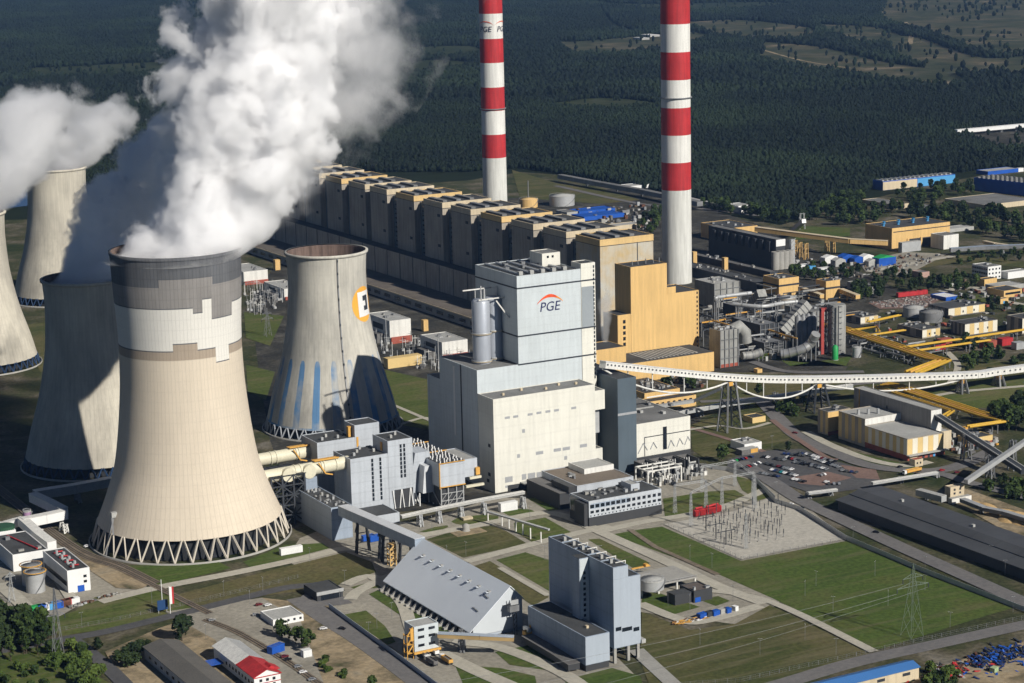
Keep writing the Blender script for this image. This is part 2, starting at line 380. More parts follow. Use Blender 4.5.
# plant ground between and behind the buildings
sheet('plant_yard', [(250,300),(300,232),(440,205),(640,186),(760,225),(840,262),(900,290),(860,330),(845,372),(720,372),(700,420),(690,470),(480,505),(300,520),(270,440),(260,380)], -.1, SOIL)
sheet('concrete_yard', [(285,560),(300,538),(345,520),(420,522),(495,497),(560,500),(690,462),(760,470),(800,500),(846,540),(775,606),(735,624),(640,612),(600,640),(660,700),(400,700),(330,606),(345,590)], -.05, YARD)
sheet('concrete_yard', [(0,560),(40,520),(95,565),(150,588),(120,600),(85,602),(60,616),(40,625),(-20,590)], -.05, YARD)
L = 0.0
for nm, m, pts in [
 ('lawn', GRASSB, [(110,562),(120,566),(217,561),(231,568),(157,586),(138,577)]),
 ('lawn', GRASSB, [(243,562),(285,545),(322,543),(330,548),(300,556),(250,567)]),
 ('lawn', MEADOW, [(165,598),(256,574),(346,552),(372,562),(376,572),(336,586),(256,597),(212,607)]),
 ('lawn', GRASS, [(95,597),(158,590),(176,597),(200,613),(150,622),(60,636),(42,622),(75,611)]),
 ('lawn', GRASS, [(451,521.7),(458,517.3),(482.6,514.7),(498.4,515.6),(498.4,519),(487.9,522.6),(465,525.2),(456,524)]),
 ('lawn', GRASSB, [(419.3,531.4),(435,527),(447.5,525.2),(448.3,527),(440,530.5),(428,533)]),
 ('lawn', FIELD, [(426.4,539.3),(458,529.6),(491.4,525.6),(503.7,529.6),(527.4,543.7),(463.3,557.8)]),
 ('lawn', GRASSB, [(502,512),(512.5,508.5),(530,509.4),(536.2,512),(523,515.6),(509,515.6)]),
 ('lawn', GRASS, [(514,523),(545.2,517.5),(571.8,532.5),(548,538),(532,542),(515.3,532)]),
 ('lawn', GRASSB, [(528.6,499.2),(542,496.6),(566.8,505.9),(565,509),(548.6,510.9)]),
 ('lawn', GRASS, [(496,560),(525.4,552.2),(549,560),(549,591)]),
 ('lawn', MEADOW, [(474,566),(490,561),(549,597),(533,606)]),
 ('lawn', GRASS, [(588,539.5),(599.6,538.6),(650,563),(636,570)]),
 ('lawn', GRASSB, [(612,534.5),(640,529.5),(662,526.5),(741,561),(846,541),(1019,606.5),(985,616),(878,650),(772,598),(718,574)]),
 ('lawn', FIELD, [(642,612),(690,630),(735,624),(770,605),(872,655),(790,684),(760,700),(655,700),(640,660)]),
 ('lawn', GRASSB, [(643,594),(651.6,590.6),(700,607),(671.6,615),(641.6,602.3)]),
 ('lawn', GRASS, [(700,600),(718,596),(730,601),(716,606)]),
 ('lawn', GRASSB, [(495,652),(530,645),(556,662),(545,670),(510,665)]),
 ('lawn', GRASSB, [(455,665),(500,668),(535,676),(540,700),(470,700)]),
 ('lawn', GRASSB, [(565,680),(612,668),(640,676),(648,700),(570,700)]),
 ('lawn', GRASSB, [(368.8,594.2),(377.6,590.3),(428.4,620.6),(470,640),(412.7,623.5)]),
 ('lawn', GRASS, [(339,615.6),(366,610.6),(385,626),(395.6,642),(382.4,647),(342.5,620.6)]),
 ('lawn', GRASS, [(350.8,587.3),(375.7,580.7),(389,580.7),(385.7,587.3),(355.7,589.5)]),
 ('lawn', GRASS, [(663,498.6),(706,491.8),(735,490),(752,500),(727.5,504.5),(665,517)]),
 ('lawn', GRASS, [(735,476),(752,480),(772,496),(758,501),(742,490)]),
 ('lawn', FIELD, [(690,425),(760,404),(775,420),(792,438),(760,452),(705,458),(692,450)]),
 ('lawn', FIELD, [(716,372),(850,378),(900,388),(850,396),(760,402),(700,418),(690,400)]),
 ('lawn', GRASSB, [(752,358),(846,366),(852,356),(790,366),(764,350)]),
 ('lawn', FIELD, [(932,360),(1030,362),(1030,384),(945,392),(925,380)]),
 ('lawn', GRASS, [(925,392),(1030,376),(1030,404),(960,410)]),
 ('lawn', GRASSB, [(814,440),(870,456),(930,470),(925,478),(860,465),(818,448)]),
 ('lawn', GRASS, [(385,370),(430,380),(430,430),(400,425)]),
 ('lawn', GRASS, [(244,312),(284,316),(270,346),(246,338)]),
 ('lawn', GRASS, [(246,365),(275,372),(266,400),(248,392)]),
 ('lawn', FIELD, [(20,325),(52,322),(50,372),(40,372),(28,345)]),
 ('lawn', GRASSB, [(0,598),(20,618),(52,642),(60,652),(20,650),(-20,640)]),
 ('lawn', FIELD, [(512,170),(560,184),(600,188),(640,200),(600,204),(520,198)]),
 ('lawn', GRASSB, [(795,226),(850,228),(850,236),(795,240)]),
 ('lawn', FIELD, [(880,265),(960,255),(1024,262),(1024,268),(960,262),(900,272)]),
 ('lawn', GRASS, [(950,298),(985,294),(990,303),(955,306)]),
 ('lawn', GRASS, [(0,652),(55,650),(120,690),(0,695)]),
]:
    sheet(nm, pts, L, m); L += .004
sheet('bare_ground', [(105,652),(160,628),(215,610),(262,598),(330,606),(395,650),(450,700),(130,700)], .2, SAND)
sheet('bare_ground', [(165,612),(262,598),(300,620),(330,700),(255,700),(215,640)], .22, YARD)
sheet('bare_ground', [(66,545),(92,556),(150,584),(140,590),(116,588),(92,572)], .2, SAND)
sheet('bare_ground', [(950,484),(975,492),(1030,512),(1030,545),(985,520),(948,500)], .2, SAND)
sheet('bare_ground', [(900,690),(935,668),(1030,640),(1030,700)], .2, SAND)
sheet('bare_ground', [(858,262),(905,252),(948,254),(905,276),(866,272)], .2, YARD)
sheet('gravel_yard', [(664,524.5),(735,511),(772,497),(800,511),(844,539.5),(741,559.5)], .22, GRAVEL)
sheet('car_park', [(728,460),(750,452),(801,449),(838,462),(868,470),(884,486),(816,495),(793,487),(756,479),(727,467)], .21, ASPH)
for pts in ([(790,478),(828,472),(852,478),(822,486),(800,484)], [(840,465),(876,470),(880,480),(856,478)]):
    sheet('paving', pts, .25, PAVE)
sheet('paved_yard', [(868,303),(930,294),(940,300),(925,308),(880,309)], .23, PAVE)
# roads
Z = .30
def road(pts, w, m, nm='road', curve=True):
    global Z
    Z += .006
    return strip(nm, pts, w, Z, m, curve=curve, thick=.12)
road([(-20,655),(55,641),(110,631),(190,611.5),(240,599),(286,588),(320,585)], 9, ASPH)
road([(70,638),(86,650),(108,668),(140,700)], 9, ASPH)
road([(100,602),(157,588),(235,573),(310,557),(345,549),(370,553)], 9, ROADC)
road([(298,598),(330,620),(365,642),(420,682),(450,706)], 15, ROADA)
road([(300,598),(330,600),(345,598)], 22, ROADA)
road([(345,585),(372,577),(400,600),(410,625),(418,650)], 8, ROADC)
road([(400,572),(360,590),(350,600)], 8, ROADC)
road([(415,640),(470,668),(520,690)], 10, ROADC)
road([(452,642),(500,648),(560,672),(600,700)], 9, ROADC)
road([(420,536),(470,527),(500,521),(545,513),(575,520),(600,532),(640,550),(690,573),(722,588),(765,604)], 9, ROADC)
road([(466,562),(530,545),(575,534),(610,526)], 8, ROADC)
road([(500,568),(548,596)], 4, ROADC, 'path')
road([(600,532),(640,523),(700,513),(730,505),(765,490)], 8, ROADC)
road([(640,604),(675,618),(700,622),(760,606)], 8, ROADC)
road([(630,530),(655,547),(718,575)], 4, BALLAST, 'path', False)
road([(700,590),(770,602),(874,652)], 6, ROADC, 'path')
road([(636,650),(655,668),(690,700)], 9, CONC, 'path')
road([(690,700),(760,690),(850,664),(930,646),(1030,624)], 12, ROADA)
road([(740,462),(772,482),(800,500),(836,517),(900,547),(960,574),(1040,610)], 13, ROADA)
road([(761,400),(779.7,420),(799.7,438),(841,456),(866,465),(895,469.7),(934,471),(965,464),(990,452)], 13, ROADA)
road([(895,470),(940,474),(970,483),(1030,499)], 10, ROADA)
road([(690,428),(730,440),(764,452)], 5, PAVE, 'path')
road([(772,420),(790,434),(825,457),(838,460)], 5, PAVE, 'path')
road([(806,432),(830,445),(870,460),(905,466),(930,462)], 8, ROADC, 'path')
road([(700,402),(760,398),(850,385),(905,381)], 8, ROADA)
road([(690,430),(720,426),(745,429),(770,423)], 4, ROADC, 'path')
road([(864,372),(790,372),(752,362)], 9, ROADA)
road([(926,398),(960,392),(1030,386)], 6, ROADC, 'path')
road([(947,352),(958,366),(950,384)], 6, ROADC, 'path')
road([(940,292),(975,288),(1000,300),(1030,306)], 10, ROADC)
road([(20,540),(48,566),(72,600)], 7, ROADC, 'path')
road([(0,584),(22,604),(40,624)], 10, ROADC)
road([(400,425),(425,418),(440,425)], 4, ROADC, 'path')
road([(390,404),(430,421)], 4, ROADC, 'path')
road([(868,272),(920,262),(955,256)], 10, ROADC)
road([(556,186),(640,204),(700,209),(760,216)], 10, ROADA)
# railway: ballast bed with rails and sleepers
def railway(pts, w=5):
    road(pts, w, BALLAST, 'track_bed')
    q = MB(); ww = smooth([P(*p) for p in pts])
    for off in (-.9, .9):
        for a, b in zip(ww, ww[1:]):
            d = (b-a).normalized(); n = Vector((-d.y, d.x, 0))*off
            q.bar((a+n)+Vector((0,0,Z+.12)), (b+n)+Vector((0,0,Z+.12)), .25, DSTEEL, .3)
    acc = 0
    for a, b in zip(ww, ww[1:]):
        d = (b-a); Ln = d.length; d.normalize(); n = Vector((-d.y, d.x, 0))*1.4; s = -acc
        while s+2 < Ln:
            s += 2; c = a+d*s+Vector((0,0,Z+.02)); q.bar(c-n, c+n, .6, WOODB, .12)
        acc = Ln-s
    tag(q.build('railway_track'), kind='structure')
railway([(-10,485),(23,511),(47,531.8),(82,556),(117,568),(154,586),(210,614)])
railway([(-10,480),(27,509),(51,530),(86,553),(121,565.5),(158,583.5)])
railway([(205,620),(240,634),(290,664),(330,692),(360,712)])
# far land beyond the forest edge: clearings, a sandy track, spoil bank
CZ = -.15
def clearing(pts, m=CLEAR, nm='clearing'):
    global CZ
    CZ += .01
    w = smooth([P(*p) for p in pts]+[P(*pts[0])], 5)[:-1]
    q = MB(); a = sum(w[i].x*w[(i+1)%len(w)].y-w[(i+1)%len(w)].x*w[i].y for i in range(len(w)))
    if a < 0: w = w[::-1]
    q.poly([(p.x,p.y,CZ) for p in w], m)
    o = tag(q.build(nm), kind='structure'); CLEARINGS.append([(p.x,p.y) for p in w]); return o
CLEARINGS = []
FARM = groundmat('far_meadow', [(.3, (.022,.034,.015)), (.55, (.038,.05,.022)), (.72, (.075,.078,.04))], .006, .4, .03)
clearing([(900,-14),(1060,-20),(1060,34),(1024,54),(985,54),(930,34),(880,16)])
clearing([(880,15),(930,12),(960,22),(1060,10),(1060,30),(960,30),(900,26)])
clearing([(690,22),(740,20),(810,28),(800,40),(720,37)])
clearing([(765,42),(820,47),(880,61),(955,74),(950,88),(870,79),(800,68),(760,60)])
clearing([(895,36),(920,38),(985,58),(1060,52),(1060,72),(960,74),(895,56)])
clearing([(815,24),(880,28),(905,42),(850,42)])
clearing([(555,42),(600,40),(690,32),(705,40),(640,53),(580,56)])
clearing([(30,68),(80,66),(170,62),(175,72),(100,78),(40,78)], FARM)
clearing([(395,62),(440,60),(475,64),(440,73),(400,72)], FARM)
clearing([(405,48),(470,46),(478,56),(410,57)], FARM)
clearing([(570,0),(640,4),(770,2),(780,8),(660,12)], FARM)
clearing([(595,-3),(612,30),(640,32),(612,22)], FARM)
clearing([(640,18),(720,24),(760,30),(700,30)])
clearing([(1005,150),(1060,142),(1060,128),(968,132)], SOIL)
clearing([(540,105),(600,98),(660,104),(610,110)], FARM)
strip('sandy_track', [(905,22),(911,32),(910,44)], 14, .0, SAND)
strip('sandy_track', [(700,40),(740,44),(800,60),(850,68)], 10, .005, SAND)
strip('sandy_track', [(820,36),(900,42),(1030,40)], 9, .006, SAND)
# lake beyond the cooling towers
WATER = mat('lake_water', (.012, .035, .085), .15, .2, .002, spec=.5)
for pts in ([(70,178),(88,187.5),(160,186),(200,185),(200,199),(130,206),(60,202),(-60,216),(-160,232),(-160,206),(-40,206)], ):
    w = [P(*p) for p in pts]; a = sum(w[i].x*w[(i+1)%len(w)].y-w[(i+1)%len(w)].x*w[i].y for i in range(len(w)))
    if a < 0: w = w[::-1]
    q = MB(); q.poly([(p.x,p.y,.05) for p in w], WATER); tag(q.build('lake'), kind='structure'); LAKE = [(p.x,p.y) for p in w]
strip('lake_bank', [(88,187),(130,186),(200,184.5)], 16, .12, SAND)
# ================================================================ SKY, SUN, HAZE, CAMERA
SUN_AZ, SUN_EL = R_(163.5), R_(32.5)     # azimuth clockwise from +Y (the sun stands behind the viewer's right shoulder)
w = bpy.data.worlds.new('World'); SC.world = w; w.use_nodes = True
nt = w.node_tree; bg = nt.nodes['Background']
sky = nt.nodes.new('ShaderNodeTexSky'); sky.sky_type = 'NISHITA'; sky.sun_disc = False
sky.sun_elevation = SUN_EL; sky.sun_rotation = SUN_AZ; sky.air_density = .4; sky.dust_density = .05; sky.ozone_density = 2.0; sky.altitude = 200
nt.links.new(sky.outputs['Color'], bg.inputs['Color']); bg.inputs['Strength'].default_value = .05
sd = Vector((sin(SUN_AZ)*cos(SUN_EL), cos(SUN_AZ)*cos(SUN_EL), sin(SUN_EL)))
sl = bpy.data.lights.new('sun', 'SUN'); sl.energy = 5.0; sl.angle = R_(.5); sl.color = (1., .95, .87)
so = bpy.data.objects.new('sun', sl); COL.objects.link(so); so.rotation_euler = sd.to_track_quat('Z', 'Y').to_euler()
cd = bpy.data.cameras.new('camera'); cam = bpy.data.objects.new('camera', cd); COL.objects.link(cam); SC.camera = cam
cd.sensor_fit = 'HORIZONTAL'; cd.sensor_width = 36; cd.lens = CAM_F*36/1024; cd.clip_start = 1; cd.clip_end = 80000
from mathutils import Matrix
cam.matrix_world = Matrix.Translation(EYE) @ Matrix((RT, UP, -FW)).transposed().to_4x4()
SC.view_settings.view_transform = 'Standard'; SC.view_settings.look = 'None'; SC.view_settings.exposure = 0; SC.view_settings.gamma = 1
SC.view_settings.use_curve_mapping = False
hz = MB().box(-9100, 26100, -700, 42100, -4, 440, ROOF); ho = hz.build('haze'); ho.data.materials.clear()
hm = bpy.data.materials.new('haze_air'); hm.use_nodes = True; nt = hm.node_tree
for n in list(nt.nodes):
    if n.type == 'BSDF_PRINCIPLED': nt.nodes.remove(n)
vp = nt.nodes.new('ShaderNodeVolumePrincipled'); vp.inputs['Color'].default_value = (.30, .54, 1., 1); vp.inputs['Density'].default_value = 2.1e-5; vp.inputs['Anisotropy'].default_value = .1
nt.links.new(vp.outputs[0], [n for n in nt.nodes if n.type == 'OUTPUT_MATERIAL'][0].inputs['Volume'])
ho.data.materials.append(hm); tag(ho, kind='stuff')
SC.cycles.max_bounces = 6; SC.cycles.diffuse_bounces = 1; SC.cycles.glossy_bounces = 2; SC.cycles.transmission_bounces = 2
SC.cycles.transparent_max_bounces = 8; SC.cycles.caustics_reflective = False; SC.cycles.caustics_refractive = False
SC.cycles.use_denoising = True
# ================================================================ COOLING TOWERS AND CHIMNEYS
def shell_mat(name, col, ribs, rib_amt=.12, ring=8.5, dirt=.25, dirt_col=None, stripes=None, H=141.):
    """ribbed concrete: vertical ribs and lift joints, patchy weathering, optional painted stripes at the foot"""
    m = bpy.data.materials.new(name); m.use_nodes = True; nt = m.node_tree; b = nt.nodes['Principled BSDF']
    b.inputs['Roughness'].default_value = .9; b.inputs['Specular IOR Level'].default_value = .15
    tc = nt.nodes.new('ShaderNodeTexCoord'); sx = nt.nodes.new('ShaderNodeSeparateXYZ'); nt.links.new(tc.outputs['Object'], sx.inputs[0])
    def M(op, a, bb=None, c=None):
        n = nt.nodes.new('ShaderNodeMath'); n.operation = op
        for i, v in enumerate((a, bb, c)):
            if v is None: continue
            if isinstance(v, (int, float)): n.inputs[i].default_value = v
            else: nt.links.new(v, n.inputs[i])
        return n.outputs[0]
    def MIX(f, a, bb, bt='MIX'):
        n = nt.nodes.new('ShaderNodeMix'); n.data_type = 'RGBA'; n.blend_type = bt
        for i, v in ((0, f), (6, a), (7, bb)):
            if isinstance(v, (int, float)): n.inputs[i].default_value = v
            elif isinstance(v, tuple): n.inputs[i].default_value = (*v, 1)
            else: nt.links.new(v, n.inputs[i])
        return n.outputs[2]
    ang = M('ARCTAN2', sx.outputs['Y'], sx.outputs['X'])
    rib = M('FRACT', M('MULTIPLY', ang, ribs/(2*pi)))
    ribm = M('LESS_THAN', rib, .16)
    rg = M('LESS_THAN', M('FRACT', M('DIVIDE', sx.outputs['Z'], ring)), .09)
    n1 = nt.nodes.new('ShaderNodeTexNoise'); n1.inputs['Scale'].default_value = .035; n1.inputs['Detail'].default_value = 7; n1.inputs['Roughness'].default_value = .65
    mp = nt.nodes.new('ShaderNodeMapping'); mp.inputs['Scale'].default_value = (1, 1, .45); nt.links.new(tc.outputs['Object'], mp.inputs['Vector']); nt.links.new(mp.outputs[0], n1.inputs['Vector'])
    r = ramp(nt, [(.35, dirt_col or tuple(c*(1-dirt) for c in col)), (.62, col)]); nt.links.new(n1.outputs['Fac'], r.inputs['Fac'])
    c = r.outputs['Color']
    mp2 = nt.nodes.new('ShaderNodeMapping'); mp2.inputs['Scale'].default_value = (1, 1, .04); nt.links.new(tc.outputs['Object'], mp2.inputs['Vector'])
    n2 = nt.nodes.new('ShaderNodeTexNoise'); n2.inputs['Scale'].default_value = .35; n2.inputs['Detail'].default_value = 5; nt.links.new(mp2.outputs[0], n2.inputs['Vector'])
    r2 = ramp(nt, [(.35, (1-dirt*.5,)*3), (.6, (1, 1, 1))]); nt.links.new(n2.outputs['Fac'], r2.inputs['Fac'])
    c = MIX(1., c, r2.outputs['Color'], 'MULTIPLY')
    if stripes:
        cnt, scol, ztop, zband = stripes
        f = M('FRACT', M('MULTIPLY', ang, cnt/(2*pi)))
        s = M('MULTIPLY', M('LESS_THAN', f, .36), M('LESS_THAN', M('ADD', sx.outputs['Z'], M('MULTIPLY', M('POWER', M('ABSOLUTE', M('SUBTRACT', f, .18)), 4.), 5200.)), ztop))
        s = M('MAXIMUM', s, M('LESS_THAN', sx.outputs['Z'], zband))
        n4 = nt.nodes.new('ShaderNodeTexNoise'); n4.inputs['Scale'].default_value = .05; n4.inputs['Detail'].default_value = 5; nt.links.new(tc.outputs['Object'], n4.inputs['Vector'])
        r4 = ramp(nt, [(.40, (.15,)*3), (.58, (.88,)*3)]); nt.links.new(n4.outputs['Fac'], r4.inputs['Fac'])
        c = MIX(M('MULTIPLY', s, r4.outputs['Color']), c, scol)
    dk = M('SUBTRACT', 1., M('MAXIMUM', M('MULTIPLY', ribm, rib_amt), M('MULTIPLY', rg, rib_amt*.5)))
    c = MIX(1., c, dk, 'MULTIPLY')
    nt.links.new(c, b.inputs['Base Color'])
    bp = nt.nodes.new('ShaderNodeBump'); bp.inputs['Strength'].default_value = .35; bp.inputs['Distance'].default_value = .6
    nt.links.new(ribm, bp.inputs['Height']); nt.links.new(bp.outputs['Normal'], b.inputs['Normal'])
    return m
BEIGE = shell_mat('beige_ribbed_shell', (.67, .585, .465), 108, .11, 6.6, .08)
BEIGE2 = shell_mat('darker_beige_shell', (.40, .33, .255), 108, .16, 6.6, .12)
CLADW = shell_mat('white_shell_paint', (.74, .72, .66), 108, .14, 6.6, .06)
CLADG = shell_mat('grey_shell_paint', (.30, .285, .27), 108, .2, 6.6, .2)
CLADD = shell_mat('dark_grey_shell_paint', (.15, .155, .165), 108, .25, 6.6, .25)
OLDC = shell_mat('weathered_shell', (.59, .55, .455), 84, .10, 7., .26, (.41, .38, .32))
OLDB = shell_mat('weathered_shell_blue_stripes', (.60, .575, .50), 84, .09, 7., .28, (.40, .385, .345), (19, (.07, .22, .44), 60., 9.6))
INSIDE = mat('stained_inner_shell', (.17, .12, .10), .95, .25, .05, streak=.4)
FILL = mat('dark_packing', (.03, .032, .035), .9, .3, .2)
def spline_prof(pts, n=40):
    """smooth radius over height"""
    pts = sorted(pts, key=lambda p: p[1]); zs = [p[1] for p in pts]
    out = []
    for i in range(len(pts)-1):
        p0, p1, p2, p3 = pts[max(i-1,0)], pts[i], pts[i+1], pts[min(i+2,len(pts)-1)]
        k = max(2, int(n*(p2[1]-p1[1])/(zs[-1]-zs[0])))
        for j in range(k):
            t = j/k
            m1 = (p2[0]-p0[0])/max(p2[1]-p0[1],1e-6)*(p2[1]-p1[1]); m2 = (p3[0]-p1[0])/max(p3[1]-p1[1],1e-6)*(p2[1]-p1[1])
            h = (2*t**3-3*t*t+1)*p1[0]+(t**3-2*t*t+t)*m1+(-2*t**3+3*t*t)*p2[0]+(t**3-t*t)*m2
            out.append((h, p1[1]+(p2[1]-p1[1])*t))
    return out+[pts[-1]]
def leg_ring(t, r0, r1, z1, n, m, w, name='support_column'):
    """slanted columns in pairs under the shell, each its own mesh"""
    mesh = []
    for sgn in (-1, 1):
        a = sgn*pi/n*.86; q = MB()
        q.bar((r0, 0, .2), (r1*cos(a), r1*sin(a), z1), w, m, w*1.3); mesh.append(q.mesh(name))
    for i in range(n):
        for k in (0, 1): part(mesh[k], name, t, (0,0,0), 2*pi*i/n)
def cooling_tower(label, base, prof, zs, mats, legs, rz=0., mf=None, n=144, rim=1.2, legm=None, legw=1., fillr=.93, basin=True):
    t = thing('cooling_tower', label, 'cooling tower', base, rz)
    pr = spline_prof(prof)
    if mf:
        extra = mf('levels'); zz = sorted(set([round(z,2) for r,z in pr]+extra)); 
        def rad(z):
            for (r0,z0),(r1,z1) in zip(pr, pr[1:]):
                if z0-1e-3 <= z <= z1+1e-3: return r0+(r1-r0)*(z-z0)/max(z1-z0,1e-6)
            return pr[-1][0]
        pr = [(rad(z), z) for z in zz]
    MB().lathe(pr, n, mats, cap=False, mf=mf).build('shell', t)
    inner = [(r-rim, z) for r, z in pr][::-1]
    q = MB(); q.lathe([pr[-1], (pr[-1][0]+.01, pr[-1][1]+.4), (pr[-1][0]-rim, pr[-1][1]+.4)]+inner, n, INSIDE, cap=False); q.lathe([(pr[0][0]-rim, pr[0][1]), pr[0]], n, INSIDE, cap=False)
    q.build('inner_shell', t)
    leg_ring(t, zs[0], prof[0][0]-.2, prof[0][1]+.3, legs, legm or CONC, legw)
    if basin:
        MB().lathe([(zs[0]+2.2,-.3),(zs[0]+2.2,1.1),(zs[0]+1.4,1.1),(zs[0]+1.4,.3)], 96, CONC, cap=False).build('basin_kerb', t)
    MB().cyl(0, 0, .2, prof[0][1]+2., zs[0]*fillr-3., FILL, 72).build('packing', t)
    return t
# --- T1: the big tower in front, painted in stepped bands
b1 = P(191, 535)
dirc = atan2(-b1.y, -b1.x)          # towards the viewer
def T1mf(a, z=None):
    if a == 'levels': return [122., 126., 131.5, 136.2, 143., 150.5, 155.5, 159., 164., 173., 178.]+[v+.7 for v in (122., 131.5, 136.2, 150.5, 155.5, 159., 164., 173., 178.)]
    x = (a-dirc+pi) % (2*pi) - pi       # >0 is to the viewer's right
    u = sin(x)*62 if abs(x) < pi/2 else (99 if x > 0 else -99)    # px from the axis
    b_top = 178. if -17 < u < 33 else 173.
    b_mid = 155.5 if 14 < u < 23 else 164. if 23 <= u < 32 else 150.5 if 32 <= u < 51 else 159.
    b_low = 136.2 if -8 < u < 17 else 131.5 if 17 <= u < 34 else 122. if 34 <= u < 47 else 131.5
    if any(0 < z-v < .7 for v in (b_top, b_mid, b_low)): return CLADD
    if z > b_top: return CLADD
    if z > b_mid: return CLADG
    if z > b_low: return CLADW
    return BEIGE2 if z > (126. if u < 60 else 126.) else BEIGE
t1 = cooling_tower('tallest beige cooling tower with stepped grey and white painted bands round its top', (b1.x, b1.y, 0),
    [(60.2,14.),(53.,32.),(46.4,53.),(40.9,95.),(39.5,125.),(39.9,145.),(41.0,165.),(41.9,191.)], (64.2,), BEIGE, 36, mf=T1mf, n=240, legw=.85, legm=mat('cream_column',(.55,.50,.42),.8))
# thin seam between the painted bands
rim = MB().lathe([(42.3,189.8),(42.5,191.6),(41.,191.8)], 160, CLADD, cap=False); rim.build('rim_ring', t1)
bx = MB().box(-1.8,1.8,-1.5,1.5,0,3.4,LROOF); bx.bar((-1.5,-1.,0),(-4,-9,-9),1.,GALVD); 
ad = dirc-1.02; bx.build('stair_cabin', t1, (56.5*cos(ad), 56.5*sin(ad), 24))
q = MB(); rr = 64.; q.bar((rr*cos(ad), rr*sin(ad), 0),(57*cos(ad),57*sin(ad),24),1.2,GALVD); q.build('stair_mast', t1)
# --- the old towers: one form, four of them
OLDP = [(52.0,8.),(47.5,26.),(39.2,54.),(33.2,84.),(31.3,105.),(30.7,120.),(31.0,132.),(31.6,140.)]
def old_tower(label, px, m, legm, steps=None):
    b = P(*px)
    t = cooling_tower(label, (b.x, b.y, 0), OLDP, (54.,), m, 40, n=120, legm=legm, legw=.8)
    MB().lathe([(31.5,138.6),(32.9,139.4),(33.,141.),(31.,141.2)], 120, m, cap=False).build('rim_ring', t)
    return t
BLUEL = mat('blue_column_paint', (.016, .04, .095), .7, .15, .1)
t5 = old_tower('small weathered cooling tower without steam, with blue stripes and an orange emblem', (333, 425), OLDB, mat('grey_column', (.35,.37,.4), .8))
t2 = old_tower('shaded cooling tower standing right behind the tallest beige one', (97, 462), OLDC, BLUEL)
t3 = old_tower('farthest cooling tower half hidden by steam, beside the lake', (64, 298), OLDC, BLUEL)
t4 = old_tower('sunlit cooling tower cut by the frame edge, with a cloud shadow on its foot', (-20, 365), OLDC, BLUEL)
def rad_at(z, prof=spline_prof(OLDP)):
    for (r0,z0),(r1,z1) in zip(prof, prof[1:]):
        if z0 <= z <= z1: return r0+(r1-r0)*(z-z0)/(z1-z0)
    return prof[-1][0]
b5 = P(333, 425); d5 = atan2(-b5.y, -b5.x)
def on_shell(name, cells, m, t, off):
    """painted shape on the curved shell: cells (u, z) in metres round the middle of the emblem"""
    q = MB()
    for poly in cells:
        pts = []
        for u, z in poly:
            r = rad_at(z); a = LOGO_A+u/r; pts.append(((r+off)*cos(a), (r+off)*sin(a), z))
        q.poly(pts, m)
    q.build(name, t)
LOGO_A = d5+R_(61); zc = 100.
def gridrect(u0,u1,z0,z1,n=10,k=6): return [[(u0+(u1-u0)*i/n, z0+(z1-z0)*j/k),(u0+(u1-u0)*(i+1)/n, z0+(z1-z0)*j/k),(u0+(u1-u0)*(i+1)/n, z0+(z1-z0)*(j+1)/k),(u0+(u1-u0)*i/n, z0+(z1-z0)*(j+1)/k)] for i in range(n) for j in range(k)]
EMO = mat('emblem_orange', (.80,.40,.06), .8, .06); 
disc = []
for i in range(24):
    for j in range(6):
        a0, a1 = 2*pi*i/24, 2*pi*(i+1)/24; r0, r1 = 14.*j/6, 14.*(j+1)/6
        disc.append([(r0*cos(a0),zc+r0*sin(a0)),(r1*cos(a0),zc+r1*sin(a0)),(r1*cos(a1),zc+r1*sin(a1)),(r0*cos(a1),zc+r0*sin(a1))])
on_shell('emblem_disc', disc, EMO, t5, .12)
on_shell('emblem_square', gridrect(-7.6,9.6,zc-9.5,zc+10.), WHITEP, t5, .24)
on_shell('emblem_letter', gridrect(-1.5,2.4,zc+2.6,zc+6.6)+gridrect(-.6,2.4,zc-5.,zc-1.4)+gridrect(2.4,6.,zc-5.,zc+6.6), BAND, t5, .36)
q = MB()
for i in range(26):
    z0 = 12+i*5; a = d5+.27; r = rad_at(min(z0, 139))+.3; r1 = rad_at(min(z0+5, 139))+.3
    q.bar((r*cos(a), r*sin(a), z0), (r1*cos(a), r1*sin(a), min(z0+5, 140)), .9, GALVD)
    if i % 2: q.bar((r*cos(a-.012), r*sin(a-.012), z0), (r*cos(a+.012), r*sin(a+.012), z0), 1.6, DSTEEL)
q.build('ladder', t5)
# --- chimneys
def chimney(label, base, r0, r1, bands, ringz, logo=False):
    t = thing('striped_chimney', label, 'chimney', base)
    n = 48; edges = bands+[0]
    rr = lambda z: r0+(r1-r0)*z/300
    MB().lathe([(rr(0)*1.01,0),(rr(bands[-1]),bands[-1])], n, CHC, cap=False).build('concrete_shaft', t)
    for i in range(len(bands)-1):
        z1, z0 = bands[i], bands[i+1]
        MB().lathe([(rr(z0),z0),(rr((z0+z1)/2),(z0+z1)/2),(rr(z1),z1)], n, RED if i % 2 == 0 else CHW, cap=(i==0)).build('red_band' if i % 2 == 0 else 'white_band', t)
    for z in ringz:
        r = rr(z); MB().lathe([(r+.02,z-.6),(r+1.6,z-.3),(r+1.6,z+.7),(r+.02,z+.7)], n, GALVD, cap=False).build('catwalk', t)
    return t
c1b = P(496, 231); c2b = P(677, 282)
k1 = 300/247.; k2 = 300/282.
def zpx(b, ys):
    out = []
    for y in ys:
        lo, hi = 0, 400
        for _ in range(50):
            m_ = (lo+hi)/2; d = Vector((b.x, b.y, m_))-EYE; yy = 341.5-CAM_F*(d.dot(UP))/d.dot(FW)
            if yy < y: hi = m_
            else: lo = m_
        out.append(lo)
    return out
